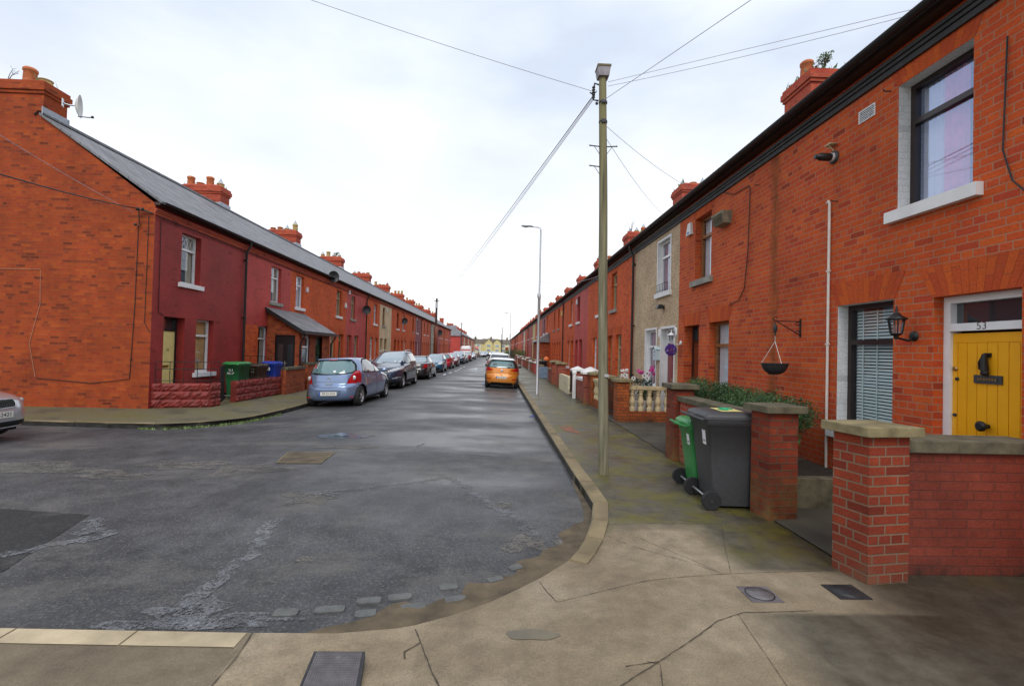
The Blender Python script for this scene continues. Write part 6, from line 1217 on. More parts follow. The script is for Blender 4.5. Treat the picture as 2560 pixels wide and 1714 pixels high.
# ---------------------------------------------------------------- parked cars
def inpoly(x, y, P):
    c = False; j = len(P) - 1
    for i in range(len(P)):
        if (P[i][1] > y) != (P[j][1] > y) and x < (P[j][0] - P[i][0]) * (y - P[i][1]) / (P[j][1] - P[i][1]) + P[i][0]: c = not c
        j = i
    return c
def car(label, loc, rz_, sl, paint_, L_, wheels, regions, e=(4.6, 3.2), NZ=70, N=150, wr=.31, tw=.2, tilt=-.04, plate=None, plate_front=None, roofpaint=None, group='cars parked along the street', rimmat='alloy', details=True, name='parked_car', lower=.27, zoff=None, mirrors=True, interior=True):
    """sl: stations (z, y_rear, y_front, half width); regions: (part, material, plane, polygon, cond)"""
    x0, y0 = loc; z0 = rz(x0, y0) if zoff is None else zoff
    t = empty(name, (x0, y0, z0)); t.rotation_euler = (0, tilt, rz_); tag(t, label, 'car' if name != 'parked_van' else 'van', group)
    zs_, A = [s[0] for s in sl], sl
    def sta(z):
        i = max(0, min(len(sl) - 2, sum(1 for q in zs_ if q <= z) - 1)); f = (z - zs_[i]) / (zs_[i + 1] - zs_[i]); 
        out = []
        for k in (1, 2, 3):
            p1, p2 = A[i][k], A[i + 1][k]; h = zs_[i + 1] - zs_[i]
            m1 = (A[i + 1][k] - A[i - 1][k]) / (zs_[i + 1] - zs_[i - 1]) if i > 0 else (p2 - p1) / h
            m2 = (A[i + 2][k] - A[i][k]) / (zs_[i + 2] - zs_[i]) if i < len(sl) - 2 else (p2 - p1) / h
            dl = (p2 - p1) / h
            lim = lambda m: 0 if m * dl <= 0 else (math.copysign(min(abs(m), 3 * abs(dl)), dl))
            m1, m2 = lim(m1), lim(m2); ff = f * f; f3 = ff * f
            out.append((2 * f3 - 3 * ff + 1) * p1 + (f3 - 2 * ff + f) * h * m1 + (-2 * f3 + 3 * ff) * p2 + (f3 - ff) * h * m2)
        g = (z - zs_[0]) / (zs_[-1] - zs_[0]); return out[0], out[1], out[2], e[0] * (1 - g) + e[1] * g
    def side_x(y, z): yr, yf, w_, ex = sta(z); c, l = (yr + yf) / 2, (yf - yr) / 2; return w_ * max(0, 1 - min(1, abs((y - c) / l)) ** ex) ** (1 / ex)
    def rear_y(x, z): yr, yf, w_, ex = sta(z); c, l = (yr + yf) / 2, (yf - yr) / 2; return c - l * max(0, 1 - min(1, abs(x / w_)) ** ex) ** (1 / ex)
    def front_y(x, z): yr, yf, w_, ex = sta(z); c, l = (yr + yf) / 2, (yf - yr) / 2; return c + l * max(0, 1 - min(1, abs(x / w_)) ** ex) ** (1 / ex)
    # levels: dense where the outline moves fast (bonnet, roof)
    lv = [zs_[0]]; acc = 0; steps = 600; tot = 0; W_ = []
    for k in range(steps):
        za, zb = zs_[0] + (zs_[-1] - zs_[0]) * k / steps, zs_[0] + (zs_[-1] - zs_[0]) * (k + 1) / steps; a, b = sta(za), sta(zb - 1e-6); W_.append(sqrt((zb - za) ** 2 + .3 * ((b[0] - a[0]) ** 2 + (b[1] - a[1]) ** 2))); tot += W_[-1]
    for k in range(steps):
        acc += W_[k]
        if acc >= tot * len(lv) / NZ: lv.append(zs_[0] + (zs_[-1] - zs_[0]) * (k + 1) / steps)
    if lv[-1] < zs_[-1] - 1e-5: lv[-1] = zs_[-1]
    rows = []
    for z in lv:
        yr, yf, w_, ex = sta(z); c, l = (yr + yf) / 2, (yf - yr) / 2; M = 240; P = []
        for k in range(M):
            a = 2 * pi * k / M; ca, sa = cos(a), sin(a); P.append((w_ * math.copysign(abs(ca) ** (2 / ex), ca), c + l * math.copysign(abs(sa) ** (2 / ex), sa)))
        cum = [0]
        for k in range(M): p, q = P[k], P[(k + 1) % M]; cum.append(cum[-1] + sqrt((p[0] - q[0]) ** 2 + (p[1] - q[1]) ** 2))
        r = []; j = 0
        for k in range(N):
            d = cum[-1] * k / N
            while cum[j + 1] < d: j += 1
            f = (d - cum[j]) / max(1e-9, cum[j + 1] - cum[j]); p, q = P[j], P[(j + 1) % M]; r.append((p[0] + (q[0] - p[0]) * f, p[1] + (q[1] - p[1]) * f, z))
        rows.append(r)
    def grow(P, k): cx, cy = sum(p[0] for p in P) / len(P), sum(p[1] for p in P) / len(P); return [(p[0] + math.copysign(min(abs(p[0] - cx) * .2, k), p[0] - cx), p[1] + math.copysign(min(abs(p[1] - cy) * .35, k), p[1] - cy)) for p in P]
    regions = list(regions) + [('trim', 'under_black', r[2], grow(r[3], .035), (lambda c, n, r=r: c[1] < .62) if r[0] == 'rear_window' and L_ < 4.2 else None) for r in regions if r[0] in ('side_window', 'rear_window') and r[2] != 'any_rear']
    groups = {'body': ([], paint_)}
    V = [p for r in rows for p in r]
    key = {}
    for i in range(len(rows) - 1):
        for j in range(N):
            idx = (i * N + j, i * N + (j + 1) % N, (i + 1) * N + (j + 1) % N, (i + 1) * N + j); c = [sum(V[k][q] for k in idx) / 4 for q in range(3)]
            a, b, d = (Vector(V[idx[k]]) for k in (0, 1, 3)); n = (b - a).cross(d - a)
            n = n.normalized() if n.length > 1e-9 else Vector((0, 0, 1))
            if any(abs(c[0]) > .45 and (c[1] - wy) ** 2 + (c[2] - wr) ** 2 < (wr + .045) ** 2 for wy in wheels): continue
            reg = 'body'
            for (rn, m_, plane, poly, cond) in regions:
                if plane == 'side' and abs(n.x) < .45: continue
                if plane == 'rear' and not (n.y < -.12 and c[1] < L_ * .45): continue
                if plane == 'front' and not (n.y > .1 and c[1] > L_ * .4): continue
                if plane == 'any_rear' and c[1] > L_ * .22: continue
                if plane == 'any_front' and c[1] < L_ * .78: continue
                uv = (0, c[2]) if plane == 'any' else (c[1], c[2]) if plane == 'side' else (abs(c[0]), c[2])
                if cond and not cond(c, n): continue
                if inpoly(uv[0], uv[1], poly): reg = rn + ('' if rn in ('rear_window', 'windscreen', 'trim', 'grille', 'roof') else ('#L' if c[0] < 0 else '#R')); groups.setdefault(reg, ([], m_)); break
            groups[reg][0].append(idx)
    top = rows[-1]
    for reg, (F, m_) in groups.items():
        used = {}; vs = []; fs = []
        for idx in F:
            q = []
            for k in idx:
                if k not in used: used[k] = len(vs); vs.append(V[k])
                q.append(used[k])
            fs.append(tuple(q))
        if reg == 'body':
            fs.append(tuple(used.setdefault((len(rows) - 1) * N + k, len(used)) for k in range(N)) if all(((len(rows) - 1) * N + k) in used for k in range(N)) else fs[-1])
        me = bpy.data.meshes.new(reg.split('#')[0]); me.from_pydata(vs, [], fs)
        for p in me.polygons: p.use_smooth = True
        me.materials.append(MATS[m_]); o = bpy.data.objects.new(reg.split('#')[0], me); COL.objects.link(o); o.parent = t
    if 'roof' in groups and roofpaint:
        pr = [p for p in top]; MB().face(pr).build('roof_panel', roofpaint, t, recalc=False)
    # underside and inner wheel wells
    w0 = sl[1][3]; mb = MB(); mb.box(-w0 + .24, w0 - .24, .25, L_ - .25, .16, .55); mb.box(-w0 + .04, w0 - .04, wheels[0] + .36, wheels[1] - .36, .17, .3); mb.build('underbody', 'under_black', t)
    # wheels
    w1 = sta(.32)[2]; proto = None
    for wy in wheels:
        for s in (-1, 1):
            xc = s * (min(side_x(wy, .5), w1) - tw / 2 - .012)
            ty = MB().lathe([(wr * .62, -tw * .46), (wr * .9, -tw * .5), (wr, -tw * .36), (wr, tw * .36), (wr * .9, tw * .5), (wr * .62, tw * .46)], (0, 0, 0), 28, axis='x', cap=False).build('wheel', 'rubber', t, loc=(xc, wy, wr))
            mb = MB(); so_ = s * tw * .4; r_ = wr * .66
            mb.lathe([(r_, so_ - s * .03), (r_, so_ + s * .012), (r_ * .93, so_ + s * .012), (r_ * .9, so_ - s * .03)], (0, 0, 0), 26, axis='x', cap=False); mb.lathe([(r_ * .2, so_ + s * .0), (r_ * .15, so_ + s * .012), (0, so_ + s * .014)], (0, 0, 0), 12, axis='x')
            for k in range(7):
                a = k * 2 * pi / 7; ca, sa = cos(a), sin(a); ww = .028
                def pt(r, off, dx): return (so_ + s * dx, r * ca - off * sa, r * sa + off * ca)
                mb.face([pt(r_ * .15, -ww, 0), pt(r_ * .15, ww, 0), pt(r_ * .93, ww * .6, .008), pt(r_ * .93, -ww * .6, .008)])
            rm = mb.build('rim', rimmat, ty); MB().lathe([(r_ * .92, so_ - s * .032), (0, so_ - s * .03)], (0, 0, 0), 20, axis='x').build('brake', 'under_black', ty)
    def plq(y, z, sgn, txt, tag_=''):
        pb = MB().box(-.26, .26, y - sgn * .0, y - sgn * .012, z - .055, z + .055).build('number_plate', 'plate_white', t); yy = y - sgn * .013
        MB().face([(-sgn * .26, yy, z - .055), (-sgn * .22, yy, z - .055), (-sgn * .22, yy, z + .055), (-sgn * .26, yy, z + .055)]).build('country_band', 'plate_blue', pb)
        if txt: text('plate_text', txt, .098, 'text_black', pb, tframe((sgn * .02, yy - sgn * .001, z), (sgn, 0, 0), (0, 0, 1)), .002)
    if plate: plq(rear_y(0, plate[0]) - .004, plate[0], 1, plate[1])
    if plate_front: plq(front_y(0, plate_front[0]) + .004, plate_front[0], -1, plate_front[1])
    t['geo'] = 0; del t['geo']
    if mirrors:
        for s in (-1, 1):
            zb = mirrors if not isinstance(mirrors, bool) else .98; ym = L_ - 1.33 if L_ > 3.7 else L_ - 1.2; x = side_x(ym, zb)
            mb = MB(); mb.ball((s * (x + .13), ym, zb + .04), .115, .06, .08, 6); mb.box(s * (x - .03), s * (x + .06), ym - .02, ym + .02, zb - .01, zb + .02); mb.build('wing_mirror', paint_ if details and not roofpaint else 'plastic_dark', t)
    return t, side_x, rear_y, front_y
def seams(t, side_x, lines, mat='under_black', r=.0045, name='door_seam'):
    for s in (-1, 1):
        for ln in lines:
            P = []
            for a, b in zip(ln, ln[1:]): P += [(a[0] + (b[0] - a[0]) * k / 6, a[1] + (b[1] - a[1]) * k / 6) for k in range(6)]
            P.append(ln[-1]); MB().tube([(s * (side_x(y, z) + .0005), y, z) for y, z in P], r, 4).build(name, mat, t)
def handles(t, side_x, pts, mat):
    for s in (-1, 1):
        for y, z in pts: x = side_x(y, z); MB().box(s * (x - .01), s * (x + .022), y - .085, y + .085, z - .014, z + .014).build('door_handle', mat, t)

HATCH = [(.17, .16, 3.80, .70), (.26, .06, 3.93, .80), (.38, .01, 3.99, .84), (.52, .0, 4.0, .85), (.63, .02, 3.99, .853), (.70, .075, 3.93, .85), (.80, .085, 3.80, .846), (.88, .10, 3.5, .838), (.95, .115, 3.12, .826), (1.0, .13, 2.93, .812), (1.1, .19, 2.70, .775), (1.25, .31, 2.40, .71), (1.36, .42, 2.12, .65), (1.43, .52, 1.92, .58), (1.47, .68, 1.72, .46), (1.49, .95, 1.45, .25)]
def hatch_regions(lens='lens_red', glass='car_glass_teal', lamp_in=.50):
    return [('side_window', 'car_glass', 'side', [(.78, 1.06), (1.0, 1.02), (1.9, 1.0), (2.95, .985), (2.72, 1.12), (2.35, 1.34), (2.0, 1.4), (1.2, 1.4), (.95, 1.3)], lambda c, n: not (1.86 < c[1] < 1.93) and not (1.02 < c[1] - (c[2] - 1.2) * -.3 < 1.05)),
            ('rear_window', glass, 'rear', [(0, 1.0), (.35, 1.005), (.6, 1.04), (.66, 1.1), (.6, 1.26), (.5, 1.37), (0, 1.385)], lambda c, n: c[1] < .6), ('windscreen', 'car_glass_pale', 'front', [(0, .985), (.68, 1.01), (.54, 1.4), (0, 1.42)], lambda c, n: c[1] < 3.0),
            ('tail_light', lens, 'any_rear', [(lamp_in, .70), (.9, .72), (.9, 1.0), (.78, 1.1), (.68, 1.08), (.58, .9)], lambda c, n: c[1] < .62 and (abs(c[0]) > lamp_in + (c[2] - .70) * .38)),
            ('headlight', 'lens_clear', 'any_front', [(.42, .68), (.9, .66), (.9, .86), (.76, .9), (.5, .8)], lambda c, n: c[1] > 3.25), ('trim', 'under_black', 'front', [(0, .26), (.55, .26), (.6, .42), (0, .44)], None),
            ('trim', 'under_black', 'side', [(.95, .1), (2.75, .1), (2.75, .215), (.95, .215)], None), ('trim', 'under_black', 'rear', [(0, .1), (.9, .1), (.9, .225), (0, .205)], None)]
# lilac-blue hatchback, rear towards us
T, sx_, ry_, fy_ = car('lilac blue hatchback with a learner plate parked nearest at the left kerb', (-5.2, 14.72), radians(-3), HATCH, 'paint_lilac', 4.0, (.62, 3.12), hatch_regions(), NZ=110, N=300, plate=(.42, '09-D-410'), details=True, mirrors=.97)
seams(T, sx_, [[(1.9, .99), (1.92, .6), (1.95, .24)], [(2.95, .97), (3.0, .6), (2.98, .25)], [(1.98, .24), (2.95, .24)], [(.98, 1.02), (1.05, .72)]]); handles(T, sx_, [(1.22, .885), (2.15, .87)], 'paint_lilac')
def rstrip(ry, t, pts, r, mat, name):
    P = []
    for a, b in zip(pts, pts[1:]): P += [(a[0] + (b[0] - a[0]) * k / 8, a[1] + (b[1] - a[1]) * k / 8) for k in range(8)]
    P.append(pts[-1]); return MB().tube([(x, ry(x, z) - .001, z) for x, z in P], r, 5).build(name, mat, t)
rstrip(ry_, T, [(-.56, .86), (-.5, .68), (-.36, .615), (0, .6), (.36, .615), (.5, .68), (.56, .86)], .007, 'under_black', 'tailgate_seam'); rstrip(ry_, T, [(-.76, .60), (-.5, .575)], .012, 'paint_lilac', 'bumper_crease'); rstrip(ry_, T, [(.5, .575), (.76, .6)], .012, 'paint_lilac', 'bumper_crease')
rstrip(ry_, T, [(-.36, .50), (-.30, .345), (.30, .345), (.36, .50), (-.36, .50)], .006, 'plastic_dark', 'plate_recess')
MB().tube([(-.02, ry_(0, 1.0) - .02, .985), (-.22, ry_(.22, 1.0) - .03, 1.0), (-.48, ry_(.48, 1.02) - .025, 1.03)], .013, 6).build('wiper', 'black_paint', T)
MB().box(-.1, .1, ry_(0, .70) - .02, ry_(0, .70) + .02, .695, .72).build('boot_handle', 'steel', T); MB().box(-.09, .09, ry_(0, .655) - .012, ry_(0, .655) + .02, .645, .66).build('badge_bar', 'steel', T)
mb = MB(); yb = ry_(0, .86) - .006; mb.tube([(.052 * cos(k * .42), yb, .86 + .036 * sin(k * .42)) for k in range(16)], .006, 5); mb.tube([(-.05, yb, .855), (.05, yb, .865)], .006, 5); mb.build('badge', 'steel', T)
MB().box(-.12, .12, ry_(0, 1.405) - .045, ry_(0, 1.405) + .02, 1.40, 1.425).build('brake_light', 'lens_red', T); MB().frust(-.5, .5, ry_(.4, 1.42) - .1, ry_(0, 1.42) + .25, 1.425, -.46, .46, ry_(.4, 1.42) - .06, ry_(0, 1.42) + .3, 1.447).build('roof_spoiler', 'paint_lilac', T); MB().tube([(0, .95, 1.47), (0, .8, 1.6)], .006, 5).build('aerial', 'black_paint', T)
def onrear(x0, x1, z0, z1, d=.008): return [(x, ry_(x, z) - d, z) for x, z in ((x0, z0), (x1, z0), (x1, z1), (x0, z1))]
lp = MB().face(onrear(-.6, -.42, 1.16, 1.33)).build('learner_plate', 'white_gloss', T, recalc=False); MB().face(onrear(-.555, -.525, 1.19, 1.31, .011)).face(onrear(-.525, -.455, 1.19, 1.22, .011)).build('letter', 'red_mark', lp, recalc=False); MB().face(onrear(-.62, -.4, 1.05, 1.155)).build('sticker', 'black_paint', T, recalc=False); MB().face(onrear(.1, .42, 1.045, 1.1)).build('sticker', 'sticker', T, recalc=False)
for s in (-1, 1):
    x = s * .66; MB().lathe([(.065, -.004), (.05, -.014), (0, -.016)], (x, ry_(x, .87) - .004, .87), 16, axis='y').build('reversing_lamp', 'lens_clear', T); x = s * .6; MB().box(x - .09, x + .09, ry_(x, .3) - .006, ry_(x, .3) + .02, .295, .32).build('reflector', 'lens_red', T)
T.scale = (1.06, 1.06, 1.05)
# dark navy SUV, front towards us
SUV = [(.22, .2, 4.28, .74), (.32, .06, 4.42, .86), (.5, .01, 4.48, .91), (.68, .0, 4.48, .92), (.82, .04, 4.42, .92), (.93, .06, 4.28, .915), (1.0, .08, 3.98, .91), (1.05, .10, 3.55, .9), (1.1, .11, 3.28, .885), (1.16, .13, 3.1, .87), (1.3, .2, 2.82, .81), (1.45, .32, 2.45, .74), (1.55, .42, 2.15, .68), (1.61, .55, 1.9, .6), (1.645, .8, 1.6, .45), (1.655, 1.1, 1.4, .25)]
SUVR = [('side_window', 'car_glass', 'side', [(.5, 1.22), (1.0, 1.14), (2.2, 1.1), (3.2, 1.1), (2.9, 1.28), (2.45, 1.48), (2.1, 1.53), (.9, 1.52), (.6, 1.4)], lambda c, n: not (2.0 < c[1] < 2.08)), ('windscreen', 'car_glass_pale', 'front', [(0, 1.12), (.76, 1.14), (.58, 1.56), (0, 1.58)], lambda c, n: c[1] < 3.4), ('headlight', 'lens_clear', 'any_front', [(.42, .76), (.95, .86), (.95, .97), (.6, .9), (.44, .84)], None), ('grille', 'plastic_dark', 'front', [(0, .58), (.32, .6), (.46, .78), (.42, .88), (0, .88)], None),
        ('trim', 'under_black', 'front', [(0, .2), (.95, .2), (.95, .4), (.6, .38), (.5, .48), (0, .48)], None), ('fog_light', 'lens_clear', 'front', [(.55, .46), (.84, .5), (.84, .54), (.55, .5)], None), ('trim', 'plastic_dark', 'side', [(0, .1), (4.5, .1), (4.5, .36), (0, .36)], None), ('rear_window', 'car_glass', 'rear', [(0, 1.15), (.62, 1.17), (.55, 1.5), (0, 1.52)], None), ('tail_light', 'lens_red', 'any_rear', [(.5, .9), (.95, .9), (.95, 1.08), (.6, 1.05)], None)]
T, sx_, ry_, fy_ = car('dark navy SUV with silver grille bars facing us behind the lilac hatchback', (-5.13, 25.95), pi + radians(-1.5), SUV, 'paint_navy', 4.48, (.85, 3.52), SUVR, NZ=90, N=220, wr=.355, tw=.23, tilt=.04, plate_front=(.52, ''), mirrors=1.1)
for k in range(4): z = .63 + k * .065; mb = MB(); mb.tube([(x / 10 * (.34 + .03 * k), fy_(x / 10 * .34, z) + .006, z) for x in range(-10, 11, 2)], .011, 5); mb.build('grille_bar', 'steel', T)
for s in (-1, 1): MB().tube([(s * .62, .6, 1.64), (s * .6, 1.0, 1.69), (s * .58, 1.9, 1.68), (s * .6, 2.2, 1.62)], .02, 6).build('roof_rail', 'steel', T)
seams(T, sx_, [[(2.04, 1.1), (2.06, .4)], [(3.2, 1.08), (3.25, .42)]]); handles(T, sx_, [(1.35, .98), (2.4, .97)], 'paint_navy'); MB().tube([(-.5, fy_(.5, 1.13) + .01, 1.13), (.2, fy_(.2, 1.15) + .02, 1.15)], .012, 5).build('wiper', 'black_paint', T); x = -.45; MB().face([(x + a, fy_(x + a, z) + .006, z) for a, z in ((-.12, 1.17), (.12, 1.17), (.12, 1.225), (-.12, 1.225))]).build('tax_disc', 'sticker', T, recalc=False)
T.scale = (1.05, 1.07, 1.06)
SEDAN = [(.18, .16, 4.4, .72), (.28, .04, 4.52, .84), (.42, .0, 4.58, .87), (.6, .0, 4.58, .88), (.7, .04, 4.55, .88), (.78, .05, 4.42, .875), (.86, .07, 4.1, .87), (.93, .10, 3.6, .86), (.98, .14, 3.3, .845), (1.03, .42, 3.1, .82), (1.1, .72, 2.95, .79), (1.22, 1.0, 2.68, .72), (1.33, 1.25, 2.4, .65), (1.40, 1.45, 2.15, .56), (1.435, 1.65, 1.95, .4)]
SEDR = [('side_window', 'car_glass', 'side', [(.95, 1.06), (1.6, 1.02), (3.25, .99), (2.95, 1.14), (2.5, 1.33), (1.6, 1.35), (1.2, 1.28)], lambda c, n: not (2.05 < c[1] < 2.12)), ('rear_window', 'car_glass_pale', 'rear', [(0, 1.06), (.66, 1.07), (.52, 1.36), (0, 1.37)], lambda c, n: c[1] > .5), ('windscreen', 'car_glass_pale', 'front', [(0, 1.0), (.7, 1.02), (.54, 1.36), (0, 1.38)], lambda c, n: c[1] < 3.3), ('tail_light', 'lens_red', 'any_rear', [(.5, .74), (.92, .74), (.92, .95), (.62, .95)], lambda c, n: c[1] < .5), ('headlight', 'lens_clear', 'any_front', [(.45, .66), (.92, .68), (.92, .82), (.55, .8)], None), ('trim', 'under_black', 'rear', [(0, .1), (.9, .1), (.9, .28), (0, .28)], None), ('trim', 'under_black', 'front', [(0, .2), (.6, .2), (.55, .6), (0, .6)], None)]
def sedan(label, loc, rz_, p, plate=None, front=None, glass=None, **k): return car(label, loc, rz_, SEDAN, p, 4.58, (.95, 3.6), SEDR, plate=plate, plate_front=front, **k)
def hatch(label, loc, rz_, p, plate=None, front=None, **k): return car(label, loc, rz_, HATCH, p, 4.0, (.62, 3.12), hatch_regions(), plate=plate, plate_front=front, **k)
T, sx_, ry_, fy_ = sedan('black saloon car seen from behind, third in the left line of cars', (-4.93, 28.15), radians(0), 'paint_black', (.5, ''), NZ=80, N=190); seams(T, sx_, [[(2.08, .98), (2.1, .3)]]); handles(T, sx_, [(1.5, .86), (2.5, .85)], 'steel'); MB().tube([(-.4, ry_(.4, .72) - .004, .72), (.4, ry_(.4, .72) - .004, .72)], .014, 5).build('chrome_strip', 'steel', T)
T, sx_, ry_, fy_ = hatch('teal blue hatchback facing us behind the black saloon', (-5.08, 41.0), pi, 'paint_teal', front=(.5, ''), tilt=.04, NZ=64, N=130); MB().tube([(-.4, fy_(.4, .58) + .004, .58), (.4, fy_(.4, .58) + .004, .58)], .02, 5).build('grille_bar', 'steel', T)
hatch('bright red hatchback seen from behind in the left line, with big red tail lights', (-5.1, 44.1), 0, 'paint_red', NZ=56, N=110); hatch('dark maroon hatchback facing us behind the bright red one', (-5.05, 54.3), pi, 'paint_maroon', front=(.5, ''), tilt=.04, NZ=56, N=110)
car('dark blue SUV facing us beyond the maroon hatchback', (-5.05, 63.4), pi, SUV, 'paint_dkblue', 4.48, (.85, 3.52), SUVR, NZ=56, N=110, wr=.355, tw=.23, tilt=.04, details=False, mirrors=1.1); sedan('pale grey saloon facing us behind the dark blue SUV', (-5.0, 69.2), pi, 'paint_grey', NZ=50, N=100, tilt=.04, details=False); sedan('dark plum saloon seen from behind in front of the white van', (-4.95, 73.2), 0, 'paint_maroon', NZ=50, N=100, details=False)
# white van
VAN = [(.25, .1, 5.3, .85), (.4, .02, 5.45, .96), (.7, .0, 5.48, .99), (.95, .0, 5.4, 1.0), (1.1, .0, 5.15, 1.0), (1.2, .01, 4.85, .995), (1.4, .02, 4.65, .98), (1.8, .05, 4.35, .95), (2.1, .08, 4.05, .92), (2.35, .12, 3.8, .87), (2.48, .2, 3.6, .78), (2.53, .4, 3.2, .6)]
car('white panel van with a red stripe standing among the parked cars', (-5.35, 80.6), radians(2), VAN, 'paint_white', 5.48, (1.1, 4.4), [('windscreen', 'car_glass', 'front', [(0, 1.25), (.85, 1.28), (.78, 1.95), (0, 2.0)], None), ('side_window', 'car_glass', 'side', [(3.6, 1.3), (4.6, 1.3), (4.2, 1.85), (3.6, 1.85)], None), ('headlight', 'lens_clear', 'any_front', [(.5, .85), (1.0, .85), (1.0, 1.08), (.6, 1.0)], None), ('stripe', 'red_mark', 'rear', [(0, 1.72), (.8, 1.72), (.8, 1.92), (0, 1.92)], None), ('tail_light', 'lens_red', 'any_rear', [(.84, .8), (1.05, .8), (1.05, 1.4), (.84, 1.4)], None), ('trim', 'plastic_dark', 'rear', [(0, .2), (1, .2), (1, .55), (0, .55)], None)], e=(9, 7), NZ=50, N=110, wr=.34, tw=.22, name='parked_van', details=False, mirrors=1.4)
hatch('pale silver hatchback facing us just past the white van', (-4.9, 92), pi, 'paint_silver', NZ=44, N=90, tilt=.03, details=False); sedan('silver saloon parked askew near the far left kerb', (-4.3, 117), pi + radians(14), 'paint_silver', NZ=44, N=90, tilt=0, details=False); sedan('mid blue saloon farthest in the left line of cars', (-3.9, 133), pi + radians(16), 'paint_blue', NZ=44, N=90, tilt=0, details=False)
T, *_ = hatch('pale car driving towards us far down the road with its headlights on', (-1.6, 150), pi, 'paint_pale', NZ=44, N=90, tilt=0, details=False); T.name = 'moving_car'
for s in (-1, 1): MB().lathe([(.17, 0), (.17, .03), (0, .05)], (s * .66, 3.86, .74), 12, axis='y').build('lit_headlamp', 'headlight_on', T)
# orange hatchback with a white roof on the right
H2 = [(z, a, b, w * 1.02) for z, a, b, w in HATCH]
rg = [('roof', 'paint_white', 'any', [(-2, 1.375), (2, 1.375), (2, 2), (-2, 2)], None), ('side_window', 'car_glass', 'side', [(.78, 1.06), (1.9, 1.0), (2.95, .985), (2.72, 1.12), (2.35, 1.34), (2.0, 1.37), (1.2, 1.37), (.95, 1.3)], lambda c, n: not (1.86 < c[1] < 1.93)), ('rear_window', 'car_glass_teal', 'rear', [(0, 1.02), (.62, 1.04), (.56, 1.2), (.46, 1.335), (0, 1.345)], lambda c, n: c[1] < .6), ('rear_pillar', 'black_paint', 'rear', [(0, 1.0), (.8, 1.0), (.66, 1.375), (0, 1.375)], lambda c, n: c[1] < .7), ('tail_light', 'lens_red', 'any_rear', [(.40, .90), (.6, .85), (.95, .84), (.95, 1.03), (.7, 1.02)], lambda c, n: c[1] < .75), ('bumper_light', 'lens_red', 'rear', [(.5, .42), (.8, .46), (.8, .49), (.52, .49)], None), ('windscreen', 'car_glass_pale', 'front', [(0, .985), (.68, 1.01), (.54, 1.38), (0, 1.38)], None), ('trim', 'under_black', 'rear', [(0, .1), (.9, .1), (.9, .21), (.6, .2), (.5, .3), (0, .3)], None), ('trim', 'under_black', 'side', [(.95, .1), (2.75, .1), (2.75, .23), (.95, .23)], None)]
T, sx_, ry_, fy_ = car('orange hatchback with a white roof parked by the right kerb, its back to us', (.22, 22.7), radians(-2), H2, 'paint_orange', 4.0, (.62, 3.12), rg, NZ=90, N=220, plate=(.55, '161-D-2214'), roofpaint='paint_white', tilt=.035, mirrors=.97)
rstrip(ry_, T, [(-.62, .86), (-.6, .66), (-.45, .62), (.45, .62), (.6, .66), (.62, .86)], .006, 'under_black', 'tailgate_seam'); rstrip(ry_, T, [(-.8, .76), (-.4, .72), (.4, .72), (.8, .76)], .01, 'paint_orange', 'crease')
MB().lathe([(.07, -.004), (.05, -.014), (0, -.015)], (0, ry_(0, .87) - .002, .87), 16, axis='y').build('badge', 'steel', T); MB().tube([(.02, ry_(0, 1.0) - .02, 1.0), (.4, ry_(.4, 1.03) - .02, 1.05)], .014, 5).build('wiper', 'black_paint', T); MB().box(-.07, .07, ry_(0, .65) - .01, ry_(0, .65) + .02, .645, .665).build('boot_handle', 'under_black', T)
mb = MB()
for s in (-.35, .38): mb.ball((s, ry_(s, 1.15) - .002, 1.13), .11, .012, .1, 6)
mb.build('headrest', 'car_glass', T); MB().tube([(.05, .95, 1.48), (.05, .85, 1.58)], .006, 5).build('aerial', 'black_paint', T); MB().frust(-.56, .56, ry_(.4, 1.37) - .12, ry_(0, 1.4) + .2, 1.40, -.52, .52, ry_(.4, 1.37) - .08, ry_(0, 1.4) + .25, 1.425).build('roof_spoiler', 'paint_white', T)
car('white car parked just in front of the orange hatchback on the right', (.15, 32.4), 0, SUV, 'paint_white', 4.48, (.85, 3.52), SUVR, NZ=50, N=100, wr=.34, tw=.22, tilt=.035, details=False, mirrors=1.05); car('second white car along the right kerb, beyond the orange hatchback', (.05, 48), 0, SUV, 'paint_silver', 4.48, (.85, 3.52), SUVR, NZ=44, N=90, wr=.34, tw=.22, tilt=.035, details=False, mirrors=1.1)
# silver saloon in the side street at the left edge
FRN = [(.18, .16, 4.30, .72), (.28, .04, 4.50, .82), (.4, .0, 4.53, .86), (.55, .0, 4.52, .875), (.66, .03, 4.49, .88), (.76, .05, 4.42, .875), (.84, .07, 4.15, .87), (.91, .10, 3.7, .86), (.97, .14, 3.35, .845), (1.03, .42, 3.1, .82), (1.1, .72, 2.95, .79), (1.22, 1.0, 2.68, .72), (1.33, 1.25, 2.4, .65), (1.40, 1.45, 2.15, .56), (1.435, 1.65, 1.95, .4)]
rgs = [('headlight', 'lens_clear', 'any_front', [(.52, .62), (.92, .63), (.92, .76), (.56, .77)], lambda c, n: c[1] > 3.7), ('kidney_grille', 'under_black', 'front', [(.03, .60), (.33, .61), (.37, .68), (.34, .755), (.05, .76)], None), ('trim', 'under_black', 'front', [(0, .26), (.68, .27), (.74, .38), (0, .37)], None), ('windscreen', 'car_glass_pale', 'front', [(0, 1.0), (.7, 1.02), (.54, 1.36), (0, 1.38)], lambda c, n: c[1] < 3.3), SEDR[0], SEDR[1], SEDR[3]]
T, sx_, ry_, fy_ = car('silver saloon with twin kidney grilles at the left edge, parked in the side street', (-13.3, 8.55), radians(-90), FRN, 'paint_silver', 4.53, (.85, 3.7), rgs, NZ=110, N=280, tilt=0, plate_front=(.49, '06-D-2421'), mirrors=.98)
